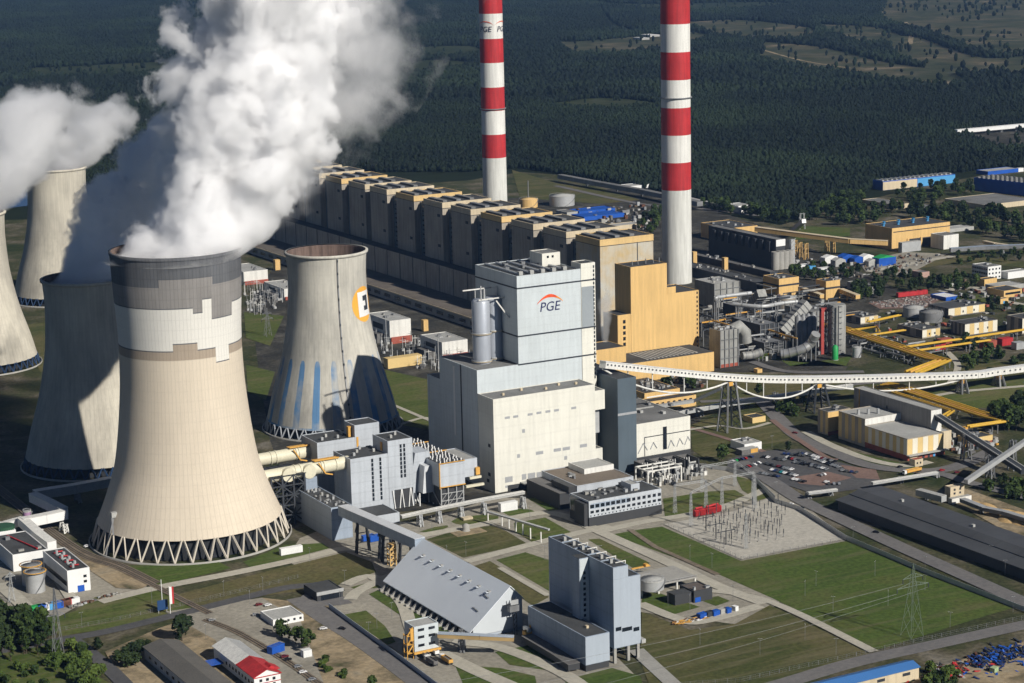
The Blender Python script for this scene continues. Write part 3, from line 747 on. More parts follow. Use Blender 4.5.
ch1 = chimney('red and white striped chimney farther off, with a lettered emblem near its top', (c1b.x, c1b.y, 0), 15.2, 14.4, zpx(c1b, [-11.,13.3,38.3,62.3,86.7,110.,133.7,157.]), zpx(c1b, [108.5]))
ch2 = chimney('nearer thicker red and white striped chimney behind the yellow block', (c2b.x, c2b.y, 0), 16.0, 15.5, zpx(c2b, [-4.,23.6,51.5,79.2,107.,134.3,161.5,189.]), zpx(c2b, [97.5]))
def lettering(txt, size, m, name, parent, mapf, res=3):
    """solid letters bent onto a surface by mapf(u, v, w)"""
    cu = bpy.data.curves.new('t', 'FONT'); cu.body = txt; cu.size = size; cu.align_x = 'CENTER'; cu.resolution_u = res; cu.extrude = .05; cu.shear = .18
    ob = bpy.data.objects.new('t', cu); COL.objects.link(ob)
    dg = bpy.context.evaluated_depsgraph_get(); me = bpy.data.meshes.new_from_object(ob.evaluated_get(dg))
    bpy.data.objects.remove(ob); bpy.data.curves.remove(cu)
    for v in me.vertices: v.co = mapf(v.co.x, v.co.y, v.co.z)
    me.materials.clear(); me.materials.append(m); me.name = name
    return part(me, name, parent)
NAVY = mat('navy_lettering', (.02,.025,.10), .5, .1); FLAME = mat('orange_red_arc', (.78,.10,.03), .5, .25, .3)
z1 = sum(zpx(c1b, [25.5]))
dc = atan2(-c1b.y, -c1b.x)
for da in (-.55, 1.05):
    f = lambda u, v, w, da=da: Vector((15.1*cos(dc+da+u/14.6)+0, 15.1*sin(dc+da+u/14.6), z1-7+v))
    lettering('PGE', 9.5, NAVY, 'chimney_letters', ch1, f)
    q = MB()
    for i in range(12):
        a0, a1 = pi*(.12+.72*i/12), pi*(.12+.72*(i+1)/12); w0, w1 = 1.1*sin(pi*i/12), 1.1*sin(pi*(i+1)/12)
        q.poly([f(12*cos(a0), 5+7*sin(a0), 0), f(12*cos(a1), 5+7*sin(a1), 0), f(12*cos(a1), 5+w1+7*sin(a1), 0), f(12*cos(a0), 5+w0+7*sin(a0), 0)], FLAME)
    q.build('emblem_arc', ch1)
# ================================================================ THE OLD POWER STATION: row of boiler houses
HX = 1006.
ycor = [2146,2090,2024,1958,1895,1830,1767,1704.5,1644]
for k in range(1, 5): ycor.insert(0, 2146+62.5*k)
row_labels = {}
N = len(ycor)
for i, y in enumerate(ycor):
    last = i == N-1
    dpt = 43.; w = 62.; zt = 100.
    place = N-1-i
    if last: lab = 'patchy yellow boiler house at the near end of the long row, beside the striped chimney'
    else: lab = f'brown boiler house in the long row, {ORD[place-1]} one behind the patchy yellow end block'
    t = thing('boiler_house', lab, 'boiler house', (HX, y, 0), 0, 'row of boiler houses')
    q = MB(); q.box(0, w-4, 0, dpt, 0, zt-6, PATCHY if last else TAN); q.build('wall', t)
    fas = YELW if last or i % 3 == 0 else CREAM
    q = MB(); W2 = w-4; q.box(-.25, W2+.25, -.25, dpt+.25, zt-6, zt-1, fas); q.box(-.3,W2+.3,-.3,dpt+.3,zt-6.4,zt-5.9,BAND); q.build('cornice', t)
    q = MB(); q.box(.8, W2-.8, .8, dpt-.8, zt-1, zt-.6, ROOF)
    for bx in ((-.25,W2+.25,-.25,.8),(-.25,W2+.25,dpt-.8,dpt+.25),(-.25,.8,.8,dpt-.8),(W2-.8,W2+.25,.8,dpt-.8)): q.box(*bx, zt-1, zt, fas)
    q.build('roof', t)
    for v in range(3): MB().box(4+v*16,9+v*16,6,40,zt-.6,zt+1.4,GALVD if v%2 else ROOFG).build('roof_monitor', t)
    # recessed joint with stair tower towards the next block
    if not last:
        bpart(t, 'stair_tower', 7, 17, -19.2, -.4, 0, zt-7, DGREY, ROOFG)
        bpart(t, 'link_block', 17.05, 60, -19, -.4, 0, 78, TAN, ROOF)
        q = MB()
        for z in range(38, 96, 5): q.box(6.85,7.05,-16,-5,z,z+1.6,GLASS)
        q.build('window_strip', t)
    for z in (52, 84): MB().box(-.2,.1,6,12,z,z+3,BAND).build('louvre', t) if not last else None
    if last:
        MB().box(40,40.9,-.15,.1,2,94,BAND).build('downpipe', t)
# low bunker bay and long annex roof along the row
t = thing('bunker_bay', 'long low tan bay running along the foot of the boiler house row', 'industrial hall', (991, 1660, 0))
q = MB(); q.box(0, 14.5, 0, 740, 0, 38, TAN, ROOF)
q.build('wall', t)
for k in range(24): MB().box(-.5,-.02,k*31.,k*31.+.9,9,38,CONCD).build('pilaster', t)
MB().box(.5,14,.5,739,38,38.4,ROOF).build('roof', t)
t = thing('turbine_annex', 'long low annex with flat brown roof in front of the boiler house row', 'annex', (949.5, 1655, 0))
q = MB(); q.box(0, 41, 0, 740, 0, 9, CONC); q.build('wall', t)
q = MB(); q.box(-.6, 41.2, -.6, 740.6, 9, 10.2, CREAM); q.box(.3,40.8,.3,739.7,10.2,10.5,mat('brown_roof',(.15,.13,.11),.9,.2,.05,fine=.25)); q.build('roof', t)
for k in range(30): MB().box(-.2,.1,6+k*24,20+k*24,3,6.5,GLASS).build('window', t)

# ================================================================ YELLOW BLOCKS at the end of the row
pA = P(631, 372)
Yf = pA.y
tl = PY(630.5,267.3,Yf); tr = PY(666.8,264,Yf); rl = PY(667.5,298,Yf); rr_ = PY(698.7,290,Yf); lowl = PY(617.8,315.6,Yf)
t = thing('yellow_block', 'plain yellow block with stepped roof in front of the thicker striped chimney', 'industrial building', (tl.x, Yf, 0))
X = lambda v: v.x-tl.x
roofbox(t, 0, X(tr), 0, 26, 0, tl.z, YEL, ROOF, 'high_wall')
roofbox(t, X(tr)+.02, X(rr_), 0, 38, 0, rr_.z, YEL, ROOF, 'low_wall')
bpart(t, 'stair_block', X(tr)+.1, X(tr)+9, -.2, 8, rr_.z+.02, rr_.z+6, YEL, ROOF)
q = MB(); 
for z in range(6, int(rr_.z)-2, 4): q.box(X(rr_)-2.4, X(rr_)-1.2, -.2, .05, z, z+2., GLASS)
q.build('window_strip', t)
roofbox(t, X(lowl), -.1, 0.3, 24, 0, lowl.z, YEL, ROOF, 'side_block')
q = MB()
for z in range(14, int(lowl.z)-4, 5): q.box(X(lowl)/2-1.4, X(lowl)/2+1.2, .1, .4, z, z+3, GLASS)
q.build('window_strip', t)
MB().box(6, X(tr)-2, -.15, .05, 7, 8.2, BAND).build('dark_strip', t)
for u in (8, 14, 22, 30, 36): MB().cyl(u, 10, tl.z-.4, tl.z+random.uniform(2,5), .5, GALVD, 8).build('roof_pipe', t)
pB = P(714, 371); lf = PY(601,359,pB.y); ri = PY(714,359.7,pB.y)
t = thing('yellow_hall', 'low yellow hall with skylight strips behind the white conveyor bridge', 'industrial hall', (lf.x, pB.y, 0))
wB = ri.x-lf.x; hB = (lf.z+ri.z)/2-.5
MB().box(0, wB, 0, Yf-pB.y-.3, 0, hB, YEL).build('wall', t)
MB().box(.6, wB-.6, .6, Yf-pB.y-1, hB+.05, hB+.5, ROOF).build('roof', t)
q = MB()
for k in range(14): q.box(wB*.42+k*3.9, wB*.42+k*3.9+2., 4, Yf-pB.y-5, hB+.5, hB+.9, LROOF)
q.build('skylight_strip', t)
roofbox(t, -2, 30, 8, Yf-pB.y-.35, hB+.05, hB+14, YEL, ROOF, 'raised_bay')

# ================================================================ NEW BOILER HOUSE (white block with sign)
bx0, by0 = 682.3, 1259.8
t = BH = thing('boiler_house', 'tall white boiler house with a lettered sign and two silos on its terrace', 'boiler house', (bx0, by0, 0))
roofbox(t, 0, 82.6, 0, 22.3, 0, 67.4, WHITE, ROOFG, 'front_wall')
roofbox(t, -.15, 85.6, 22.4, 80, 0, 84., PALEBLUE, ROOFG, 'middle_wall')
roofbox(t, 33.4, 85.7, 22.35, 84, 84.02, 147.4, PALEBLUE, ROOF, 'upper_wall')
roofbox(t, 86., 97.8, 22.3, 36, 0, 151, WHITE, ROOF, 'stair_tower')
bpart(t, 'grey_panel', 86.3, 96.5, 22.1, 22.35, 104, 134, mat('mid_grey_panel',(.30,.33,.35),.5,.04))
q = MB()
for z in range(66, 149, 3): q.box(96.0,96.9,22.0,22.25,z,z+1.9,GLASS)
q.build('window_strip', t)
for z in (138.6, 104.2, 83.9):
    q = MB(); q.box(33.1, 97.85, 22.02, 22.34, z-.45, z+.45, BAND); q.box(33.05,33.38,22.34,84,z-.45,z+.45,BAND); q.build('dark_band', t)
roofbox(t, 0.02, 30, 80.1, 100.5, 0, 67., PALEBLUE, ROOFG, 'rear_wall')
q = MB(); q.box(-.4,-.16,46,47.5,2,84,BAND); q.box(-.4,-.16,56,58.6,30,81,WHITEP); q.build('downpipe', t)
# windows of the front wall
def GF(x, y): v = PY(x, y, by0); return v.x-bx0, v.z
k = lambda x, y: GF(410+x/5.12, 370+y/5.12)
for x, y, ww, hh in [(498,244,24,10),(541,238,24,10),(615,227,24,10),(660,219,24,10),(706,212,24,10),(750,206,24,10),(838,194,24,10),(581,312,14,16),(556,440,14,16),(797,450,14,16),
        (663,424,36,14),(754,409,36,14),(800,402,36,14),(888,387,36,14),(506,560,36,24),(584,547,22,24),(622,541,36,24),(667,535,36,24),(506,595,34,10),(550,589,34,10),(584,582,22,14),(625,576,36,12),(667,570,36,12)]:
    u, z = k(x, y); windows(t, 'f', [u], [z], round(ww*.165,2), round(hh*.165,2), LOUVRE, name='louvre')
for z, u in ((33,7),(12,8),(7,10)): windows(t, 'l', [u], [z], 3.5, 2.4, BAND, depth=0)
# sign: arc and lettering on the upper wall
yS = by0+22.35; cS = PY(410+714/5.12, 240+338/5.12, yS)
lettering('PGE', 9.6, NAVY, 'sign_letters', t, lambda u, v, w: Vector((cS.x-bx0+u, 22.2-w, cS.z-3.4+v)))
q = MB(); n = 20
aL = PY(410+650/5.12, 240+330/5.12, yS); aR = PY(410+783/5.12, 240+308/5.12, yS); aM = PY(410+712/5.12, 240+285/5.12, yS)
arc = []
for i in range(n+1):
    s = i/n; x = aL.x+(aR.x-aL.x)*s; z0 = aL.z+(aR.z-aL.z)*s; hgt = aM.z-(aL.z+aR.z)/2; z = z0+hgt*(1-(2*s-.95)**2*(1 if s>.475 else 1.1)); th = .25+1.2*max(0, 1-abs(2*s-1.)**1.3)
    arc.append((x-bx0, z, th))
for (x0,z0,a0),(x1,z1_,a1) in zip(arc, arc[1:]): q.poly([(x0,22.2,z0-a0*.8),(x1,22.2,z1_-a1*.8),(x1,22.2,z1_+a1*.8),(x0,22.2,z0+a0*.8)], FLAME if x0 < cS.x-bx0+5 else mat('orange_arc',(.85,.30,.04),.5))
q.build('sign_arc', t)
# roof plant
roofbox(t, 69, 84, 48, 66, 147.0, 156.5, WHITE, ROOFG, 'lift_house')
q = MB()
for z in ((73,153),(77,153)): q.box(z[0],z[0]+1.6,47.8,48.1,z[1],z[1]+1.6,GLASS)
q.build('window', t)
for a in range(5):
    MB().tube([(38+a*9,26,147.6),(40+a*9,80,147.6)], 1.1, GALV, 8).build('roof_duct', t)
    MB().box(37+a*9,40+a*9,25,28,147.1,149.8,LROOF).build('roof_vent', t)
for a in range(6): MB().box(40+a*7,43+a*7,50+(a%2)*14,54+(a%2)*14,147.1,149.2,GALVD).build('roof_vent', t)
for a,b in ((12,8),(30,14),(46,7),(60,13),(72,9)):
    MB().box(a,a+1.6,b,b+1.6,66.9,68.6,CREAM).build('roof_vent', t)
# two steel silos on the terrace
for (sx, sy, lab) in ((P(482,362,84).x,P(482,362,84).y,'round grey steel silo on the white boiler house terrace, the nearer of the pair'),(P(494.5,358.5,84).x,P(494.5,358.5,84).y,'round grey steel silo on the white boiler house terrace, tucked behind its twin')):
    s = thing('silo', lab, 'silo', (sx, sy, 83.6), 0, 'terrace silos')
    hS = 45.5
    MB().lathe([(6.5,.0),(6.5,hS-1.5),(5.4,hS+.4),(0.5,hS+.8)], 40, mat('silo_sheet',(.42,.45,.50),.4,.06,.05,metal=.2,streak=.1)).build('body', s)
    for z in (1.5, hS*.47):
        q = MB(); q.lathe([(6.55,z-.3),(7.5,z-.3),(7.5,z+.2),(6.55,z+.2)], 40, CREAM, cap=False); q.lathe([(7.4,z+.2),(7.5,z+.2),(7.5,z+1.2),(7.4,z+1.2)], 40, GALV, cap=False); q.build('walkway', s)
    MB().tube([(2,-2,hS),(2,-2,hS+8)], .8, GALV, 8).build('vent_pipe', s)
q = thing('roof_crane', 'white hoist beams braced out from the tower above the terrace silos', 'crane', (bx0, by0, 0))
b = MB(); b.bar((33,40,130),(12,40,130),.8,CHW); b.bar((33,60,134),(10,60,134),.8,CHW); b.bar((33,34,116),(24,36,129),.9,CHW); b.build('hoist_beam', q)
b = MB(); b.bar((14,40,130),(14,40,140),.8,GALV); b.bar((20,60,134),(20,60,122),.6,GALV); b.build('mast', q)
# annexes at the right foot
q = roofbox(t, 82.8, 92, 2, 22.2, 48, 62, WHITE, ROOFG, 'bridge_block')
bpart(t, 'glazed_stair', 83, 89.6, 6, 20, 30, 47.9, GALV)
roofbox(t, 82.8, 88.5, .4, 20, 0, 20, WHITE, ROOFG, 'foot_block')
bpart(t, 'canopy', 20, 62, -7, -.1, 4.4, 5.2, LROOF)
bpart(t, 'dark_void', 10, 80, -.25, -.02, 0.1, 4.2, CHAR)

# ================================================================ TURBINE HALL: dark tower and white front
pw = P(643, 469)   # foot of the white front
YT = pw.y
a = PY(636.5, 424.6, YT); b = PY(690.5, 418, YT)
W0 = a.x; W1 = b.x
dk0 = PY(617.5, 380, YT-.0); dk1 = PY(636, 378, YT)
bk = PX(590+50/5.689, 350+95/5.689, dk0.x+0)
t = thing('turbine_hall', 'turbine hall with dark grey tower and white zigzag patterned front wall', 'turbine hall', (dk0.x, YT, 0))
w1 = W1-dk0.x; wd = dk1.x-dk0.x; hw = a.z
roofbox(t, 0, wd, 0, 110, 0, dk0.z+.5, DGREY, CHAR, 'tower_wall')
MB().box(-.2, wd+.2, -.3, -.02, dk0.z-26.5, dk0.z-24.8, LOUVRE).build('light_band', t)
roofbox(t, wd+.02, w1, .4, 118, 9.02, hw, WHITE, ROOFG, 'hall_wall')
bpart(t, 'plinth', wd+.04, w1-.2, .6, 118, 0, 9, CHAR)
u0 = lambda x: PY(590+x/5.689, 400, YT).x-dk0.x
zz = lambda x, y: PY(590+x/5.689, 350+y/5.689, YT).z
MB().box(u0(415), u0(436), .1, .38, 12, hw-5, GLASS).build('glass_strip', t)
q = MB()
q.box(u0(308), u0(415)-.1, .22, .36, hw-11, hw-10.4, BAND); q.box(u0(436)+.1, u0(568), .22, .36, hw-11, hw-10.4, BAND); q.box(u0(308),u0(308)+.5,.2,.36,9.2,hw-11,BAND)
q.build('joint_line', t)
q = MB()
def zig(x0, y0, x1, y1):
    p0 = PY(590+x0/5.689, 350+y0/5.689, YT); p1 = PY(590+x1/5.689, 350+y1/5.689, YT)
    q.bar((p0.x-dk0.x, .3, p0.z), (p1.x-dk0.x, .3, p1.z), .55, LOUVRE, .55)
for x0,y0,x1,y1 in ((275,590,305,530),(305,530,328,570),(345,565,362,525),(362,525,382,558),(445,560,462,512),(462,512,482,548),(495,550,512,503),(512,503,532,536),(540,540,558,492),(558,492,569,515)): zig(x0,y0,x1,y1)
q.build('zigzag_ornament', t)
for i in range(9): MB().box(wd+4+i*6, wd+6.4+i*6, 12+(i*29)%70, 16+(i*29)%70, hw-.4, hw+1.5, LROOF if i%2 else GALVD).build('roof_vent', t)
MB().box(wd+10, w1-6, 40, 41, hw-.4, hw+.5, LROOF).build('roof_joint', t)

# ================================================================ FLUE GAS CLEANING: grey absorber houses beside the big tower
gb = P(352.4, 515.8); YG = gb.y; XG = gb.x
def D(px, py, z): v = P(px, py, z); return v.x-XG, v.y-YG
h1 = PY(350, 459.4, YG).z; h2 = PY(387.4, 441.3, YG).z
xr1 = PY(390, 452.7, YG).x-XG; xr2 = PY(412, 437.8, YG).x-XG; xm = PY(387.4, 441.3, YG).x-XG
dl = D(332.4, 451, h1)[1]; dl2 = D(372.5, 434.3, h2)[1]
t = thing('absorber_house', 'light grey absorber house with two window slits, ending the lower cream flue pipe', 'industrial building', (XG, YG, 0), 0, 'flue gas absorber houses')
roofbox(t, 0, xm-.02, 0, dl, 0, h1, PGREY, ROOF, 'low_wall')
roofbox(t, xm, xr2, -.2, dl2, 0, h2, PGREY, ROOF, 'high_wall')
for x in (642, 688):
    c = PY(260+x/5.689, 480, YG).x-XG; q = MB()
    for z in range(8, int(h1)-3, 3): q.box(c-.75, c+.75, -.12, .05, z, z+2.5, GLASS)
    q.build('window_strip', t)
for x in (800, 820):
    c = PY(260+x/5.689, 452, YG).x-XG; q = MB()
    for z in range(int(h2)-26, int(h2)-4, 3): q.box(c-.75, c+.75, -.32, -.15, z, z+2.5, GLASS)
    q.build('window_strip', t)
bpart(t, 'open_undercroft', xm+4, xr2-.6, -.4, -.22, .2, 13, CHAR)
q = MB()
for i in range(5): x = xm+4+i*(xr2-xm-5)/4; q.bar((x,-.8,0),(x+(1.5 if i%2 else -1.5),-.8,13),.6,WHITEP)
q.build('support_post', t)
MB().box(xm-.5,xm+2.5,8,11,h1-.2,h1+6,ORANGE).build('stair_cage', t)
for i in range(6): MB().box(6+i*5.4,7.6+i*5.4,8+(i*7)%18,9.6+(i*7)%18,h1-.4,h1+1.8,LROOF if i%2 else GALV).build('roof_vent', t)
for i in range(2): MB().box(xm+6+i*6,xm+7.6+i*6,8+i*6,9.6+i*6,h2-.4,h2+1.8,LROOF).build('roof_vent', t)
# second absorber house further back
h3 = h1; gl = P(317, 443, h3); gr = P(355.8, 437, h3); gbk = P(301.3, 435, h3)
t = thing('absorber_house', 'light grey absorber house behind its twin, at the end of the upper cream flue pipe', 'industrial building', (gl.x, gl.y, 0), 0, 'flue gas absorber houses')
hw_ = gr.x-gl.x; dd = gbk.y-gl.y
h4 = h2
hl = P(356.3,426.4,h4)
roofbox(t, 0, hl.x-gl.x-.02, 0, dd, 0, h3, PGREY, ROOF, 'low_wall')
hr = P(381.3,422.9,h4)
roofbox(t, hl.x-gl.x, hr.x-gl.x, -.2, min(dd, P(343,420.7,h4).y-gl.y), 0, h4, PGREY, ROOF, 'high_wall')
for i in range(5): MB().box(6+i*6,7.6+i*6,6+(i*7)%14,7.6+(i*7)%14,h3-.4,h3+1.8,LROOF if i%2 else GALV).build('roof_vent', t)
MB().box(hl.x-gl.x-3,hl.x-gl.x-.5,4,7,h3-.3,h3+7,ORANGE).build('stair_cage', t)
MB().box(30,31.5,-.5,-.1,h3-10,h3,ORANGE).build('ladder', t)
# cream flue pipes into the big tower
for (lab, e, yy, zc_, dy) in (('lower cream flue pipe with two round flanges entering the beige tower', (425,365), YG+10, None, 0), ('upper cream flue pipe entering the beige tower behind its twin', (280,290), gl.y+16, None, 0)):
    ex = 260+e[0]/5.689; ey = 400+e[1]/5.689
    pe = PY(ex, ey, yy)
    t = thing('flue_pipe', lab, 'flue pipe', (pe.x, yy, pe.z), 0, 'flue pipes into the big tower')
    Lp = (pe.x-b1.x)-38
    MB().tube([(-Lp,0,-1.5),(-Lp*.3,0,-.6),(10,0,0)], 4.5, PIPEC, 28).build('pipe', t)
    q = MB()
    for k_ in (0, -9, -11, -26, -30): q.tube([(k_-.4,0,0+k_*.03),(k_+.4,0,k_*.03)], 5.0, PIPEC, 28)
    q.build('flange', t)
    q = MB(); q.box(-16,2,-3.0,3.0,4.6,4.8,ORANGE); q.box(-16,2,-3.1,-3.0,4.8,5.7,ORANGE); q.bar((-14,-4.9,4),(-9,-4.9,-4),.8,ORANGE); q.bar((-9,-4.9,-4),(-4,-4.9,-5.4),.8,ORANGE); q.build('walkway', t)
    if dy == 0 and 'lower' in lab:
        for k_ in (-21, -36): MB().tube([(k_,-3,-.8),(k_,-6.2,-.8)], 4.7, PIPEC, 28).build('round_cover', t)
# lattice tower carrying the pipes
lt0 = P(297, 529); q = MB(); lt = thing('lattice_support', 'dark steel lattice tower carrying the cream flue pipes', 'lattice tower', (lt0.x, YG+4, 0))
lw, ld, lh = 24., 26., PY(296,460,YG+10).z-8
xs = [-lw/2, -lw/6, lw/6, lw/2]; ys = [0, ld/2, ld]
for x in xs:
    for y in ys: q.bar((x,y,0),(x,y,lh),1.1,DSTEEL)
nz = 5
for k_ in range(nz+1):
    z = lh*k_/nz
    if k_:
        for y in ys: q.bar((xs[0],y,z),(xs[-1],y,z),.8,DSTEEL)
        for x in xs: q.bar((x,ys[0],z),(x,ys[-1],z),.8,DSTEEL)
    if k_ < nz:
        for i in range(3):
            a_, b_ = (xs[i], xs[i+1]) if (i+k_) % 2 else (xs[i+1], xs[i])
            for y in (ys[0], ys[-1]): q.bar((a_,y,z),(b_,y,z+lh/nz),.7,DSTEEL)
        for i in range(2):
            for x in (xs[0], xs[-1]): q.bar((x,ys[i],z),(x,ys[i+1],z+lh/nz),.7,DSTEEL)
q.build('lattice', lt)
q = MB(); q.box(-lw/2-1,lw/2+1,-1,ld+1,lh,lh+.4,DSTEEL); q.build('deck', lt)
# low annex in front of the absorber house, carrying the start of the silver gallery
f_ = P(331,541); zA_ = PY(331,508,f_.y).z; pl_ = fit(zA_,(331,508),(351,504),(309,481))
t = thing('pump_annex', 'low grey annex with pipework on its roof, at the foot of the nearer absorber house', 'annex', (pl_[0], pl_[1], 0))
wa = pl_[2]; da_ = pl_[3]
roofbox(t, 0, wa, 0, da_, 0, zA_, STEELBLUE, ROOF, 'wall')
roofbox(t, wa*.3, wa*.85, da_*.72, da_-.05, zA_-.45, zA_+8, STEELBLUE, ROOF, 'stair_block')
q = MB()
for i in range(22): x, y = random.uniform(1,wa-3), random.uniform(2,da_*.65); q.box(x,x+random.uniform(.8,2),y,y+random.uniform(.8,2),zA_-.5,zA_+random.uniform(.4,2.),random.choice([GALV,LROOF,GALVD]))
tag(q.build('roof_pipework', t), kind='stuff')
# silver hopper block and electrical plant right of the absorber house
hp = P(432, 515); t = thing('hopper_house', 'pale sloped hopper house on legs right of the absorber house', 'hopper', (PY(413,510,YG).x+2, YG+2, 0))
q = MB(); q.extr([(0,8),(13,8),(15,20),(13,36),(2,36),(0,26)], 0, 16, PGREY); q.build('hopper', t)
q = MB(); q.extr([(3,9),(16,9),(17.5,22),(14,28),(5,28)], -8, -.1, mat('pale_sheet',(.60,.62,.64),.5,.05)); q.build('chute', t)
q = MB()
for x in (1.5,12):
    for y in (-6,1,14): q.bar((x,y,0),(x,y,9),.7,WHITEP)
for x in (1.5,12): q.bar((x,-6,0),(x,1,9),.5,WHITEP); q.bar((x,1,0),(x,-6,9),.5,WHITEP)
q.build('leg', t)
pb = P(441, 509); t = thing('transformer_filter_house', 'grey block with roof insulators and orange stairs, left of the white boiler house', 'filter house', (pb.x, pb.y, 0))
zt = PY(438, 464.4, pb.y).z; xr = PY(464.5, 461, pb.y).x-pb.x; dr = P(405+0, 445, zt).y-pb.y
MB().box(0, xr, 0, 72, 15, zt, PGREY, CHAR).build('body', t)
q = MB()
for x in (1, xr/3, xr*2/3, xr-1):
    for y in (1, 20, 40, 60, 71): q.bar((x,y,0),(x,y,15),.7,GALV)
    q.bar((x,1,1),(x,20,14),.5,GALV)
for z in (5,10): 
    q.bar((1,.8,z),(xr-1,.8,z),.5,GALV)
    for i in range(4): q.bar((1+i*(xr-2)/4,.8,z-5),(1+(i+1)*(xr-2)/4,.8,z),.35,GALV)
q.build('frame', t)
MB().box(1.5, xr-1.5, 2, 70, 1, 14, CHAR).build('machinery', t)
ins = MB(); ins.lathe([(.55,0),(.4,.4),(.6,.7),(.35,1.2),(.2,1.6)], 8, WHITEP); im = ins.mesh('insulator')
for i in range(7):
    for j in range(13): part(im, 'insulator', t, (2+i*(xr-4)/6+random.uniform(-.5,.5), 2.5+j*5.4+random.uniform(-.8,.8), zt))
q = MB(); q.box(-.6,-.05,-.6,.5,14,zt+.6,ORANGE); q.box(.1,xr,-.8,-.05,zt-.1,zt+.35,ORANGE); q.box(.1,xr,-.9,-.05,14.8,15.3,ORANGE)
for y in (30, 58): q.box(-1.,xr+2,y,y+.9,zt+.2,zt+.7,ORANGE)
q.build('walkway', t)
roofbox(t, xr+.1, xr+14, 8, 40, 17, zt-2, PGREY, LROOF, 'side_block')
q = MB(); q.box(xr+6,xr+15,4,5.5,16,17.6,PIPEC); q.box(xr+2,xr+16,2,4,11,12.6,PIPEC); q.box(xr+12,xr+15,6,9,18,23,ORANGE); q.build('pipework', t)
# ================================================================ EAST SIDE
def hpx(name, label, cat, foot, fl, fr, bl, wall, roof, snap=True, **kw):
    """building read from the picture: foot below its front-left edge, then three roof corners"""
    g_ = P(*foot); z = PY(*fl, g_.y).z
    return house(name, label, cat, fit(z, fl, fr, bl, snap=snap), z, wall, roof, **kw), z, fit(z, fl, fr, bl, snap=snap)
def facing(t, w, z0, z1, cols, y=0, side='f', d=0, name='panel'):
    """alternating coloured cladding panels, each a part"""
    n = len(cols); 
    for i, m in enumerate(cols):
        if side == 'f': MB().box(w*i/n+.05, w*(i+1)/n-.05, y-.12, y+.05, z0, z1, m).build(name, t)
        else: MB().box(-.12, .05, d*i/n+.05, d*(i+1)/n-.05, z0, z1, m).build(name, t)
def tank(label, foot, rpx, hpx_, m, roofm=None, rot=0, group=None, name='storage_tank'):
    b = P(*foot); sc = CAM_F/((b-EYE).dot(FW)); r = rpx/sc; h = hpx_/sc/.97
    t = thing(name, label, 'tank', (b.x, b.y, 0), 0, group)
    MB().lathe([(r,0),(r,h)], 40, m, cap=False).build('shell', t)
    MB().lathe([(r+.15,h-.3),(r+.15,h+.1),(.3,h+r*.14)], 40, roofm or m).build('roof', t)
    q = MB(); n = 20
    for i in range(n):
        a = 2*pi*i/n; q.bar((r*cos(a),r*sin(a),h),(r*cos(a),r*sin(a),h+1.2),.15,GALV)
        a2 = 2*pi*(i+1)/n; q.bar((r*cos(a),r*sin(a),h+1.2),(r*cos(a2),r*sin(a2),h+1.2),.15,GALV)
    q.build('handrail', t)
    q = MB()
    for i in range(9):
        a = -1.9+i*.16; a2 = a+.16; q.bar(((r+.6)*cos(a),(r+.6)*sin(a),h*i/9),((r+.6)*cos(a2),(r+.6)*sin(a2),h*(i+1)/9),.8,GALVD,.3)
    q.build('stair', t)
    return t
# --- dust filter hall with its dark front
t, z, f = hpx('filter_hall', 'long dark filter hall with grey roof and white end wall, left of the yellow conveyor', 'industrial hall', (777,268), (776,239.5), (786,238.6), (704,226), CHAR, ROOFG)
for i in range(9): MB().box(-3.2,-.1,8+i*(f[3]-12)/9,14+i*(f[3]-12)/9,z*.55,z-3,DSTEEL).build('hopper', t)
MB().box(0,f[2],-.3,-.05,z-8,z-.5,WHITEP).build('end_wall', t)
for i in range(4): MB().lathe([(4.6,0),(4.6,z*.62)],16,CONC,2+i*0+ -8+i*6.5,-7+0*i).build('concrete_silo', t)
q = MB(); q.box(f[2]+4,f[2]+9,-6,-2,0,z-1,GALV)
for k in range(6): q.bar((f[2]+3.6,-6.2,k*z/6),(f[2]+9.4,-6.2,(k+1)*z/6),.8,LROOF)
q.build('stair_tower', t)
t, z, f = hpx('yellow_transfer_house', 'low yellow transfer house at the head of the long yellow conveyor gallery', 'industrial building', (756,240), (729,228.5), (756,225), (716,221), YEL, ROOF, clutter=5)
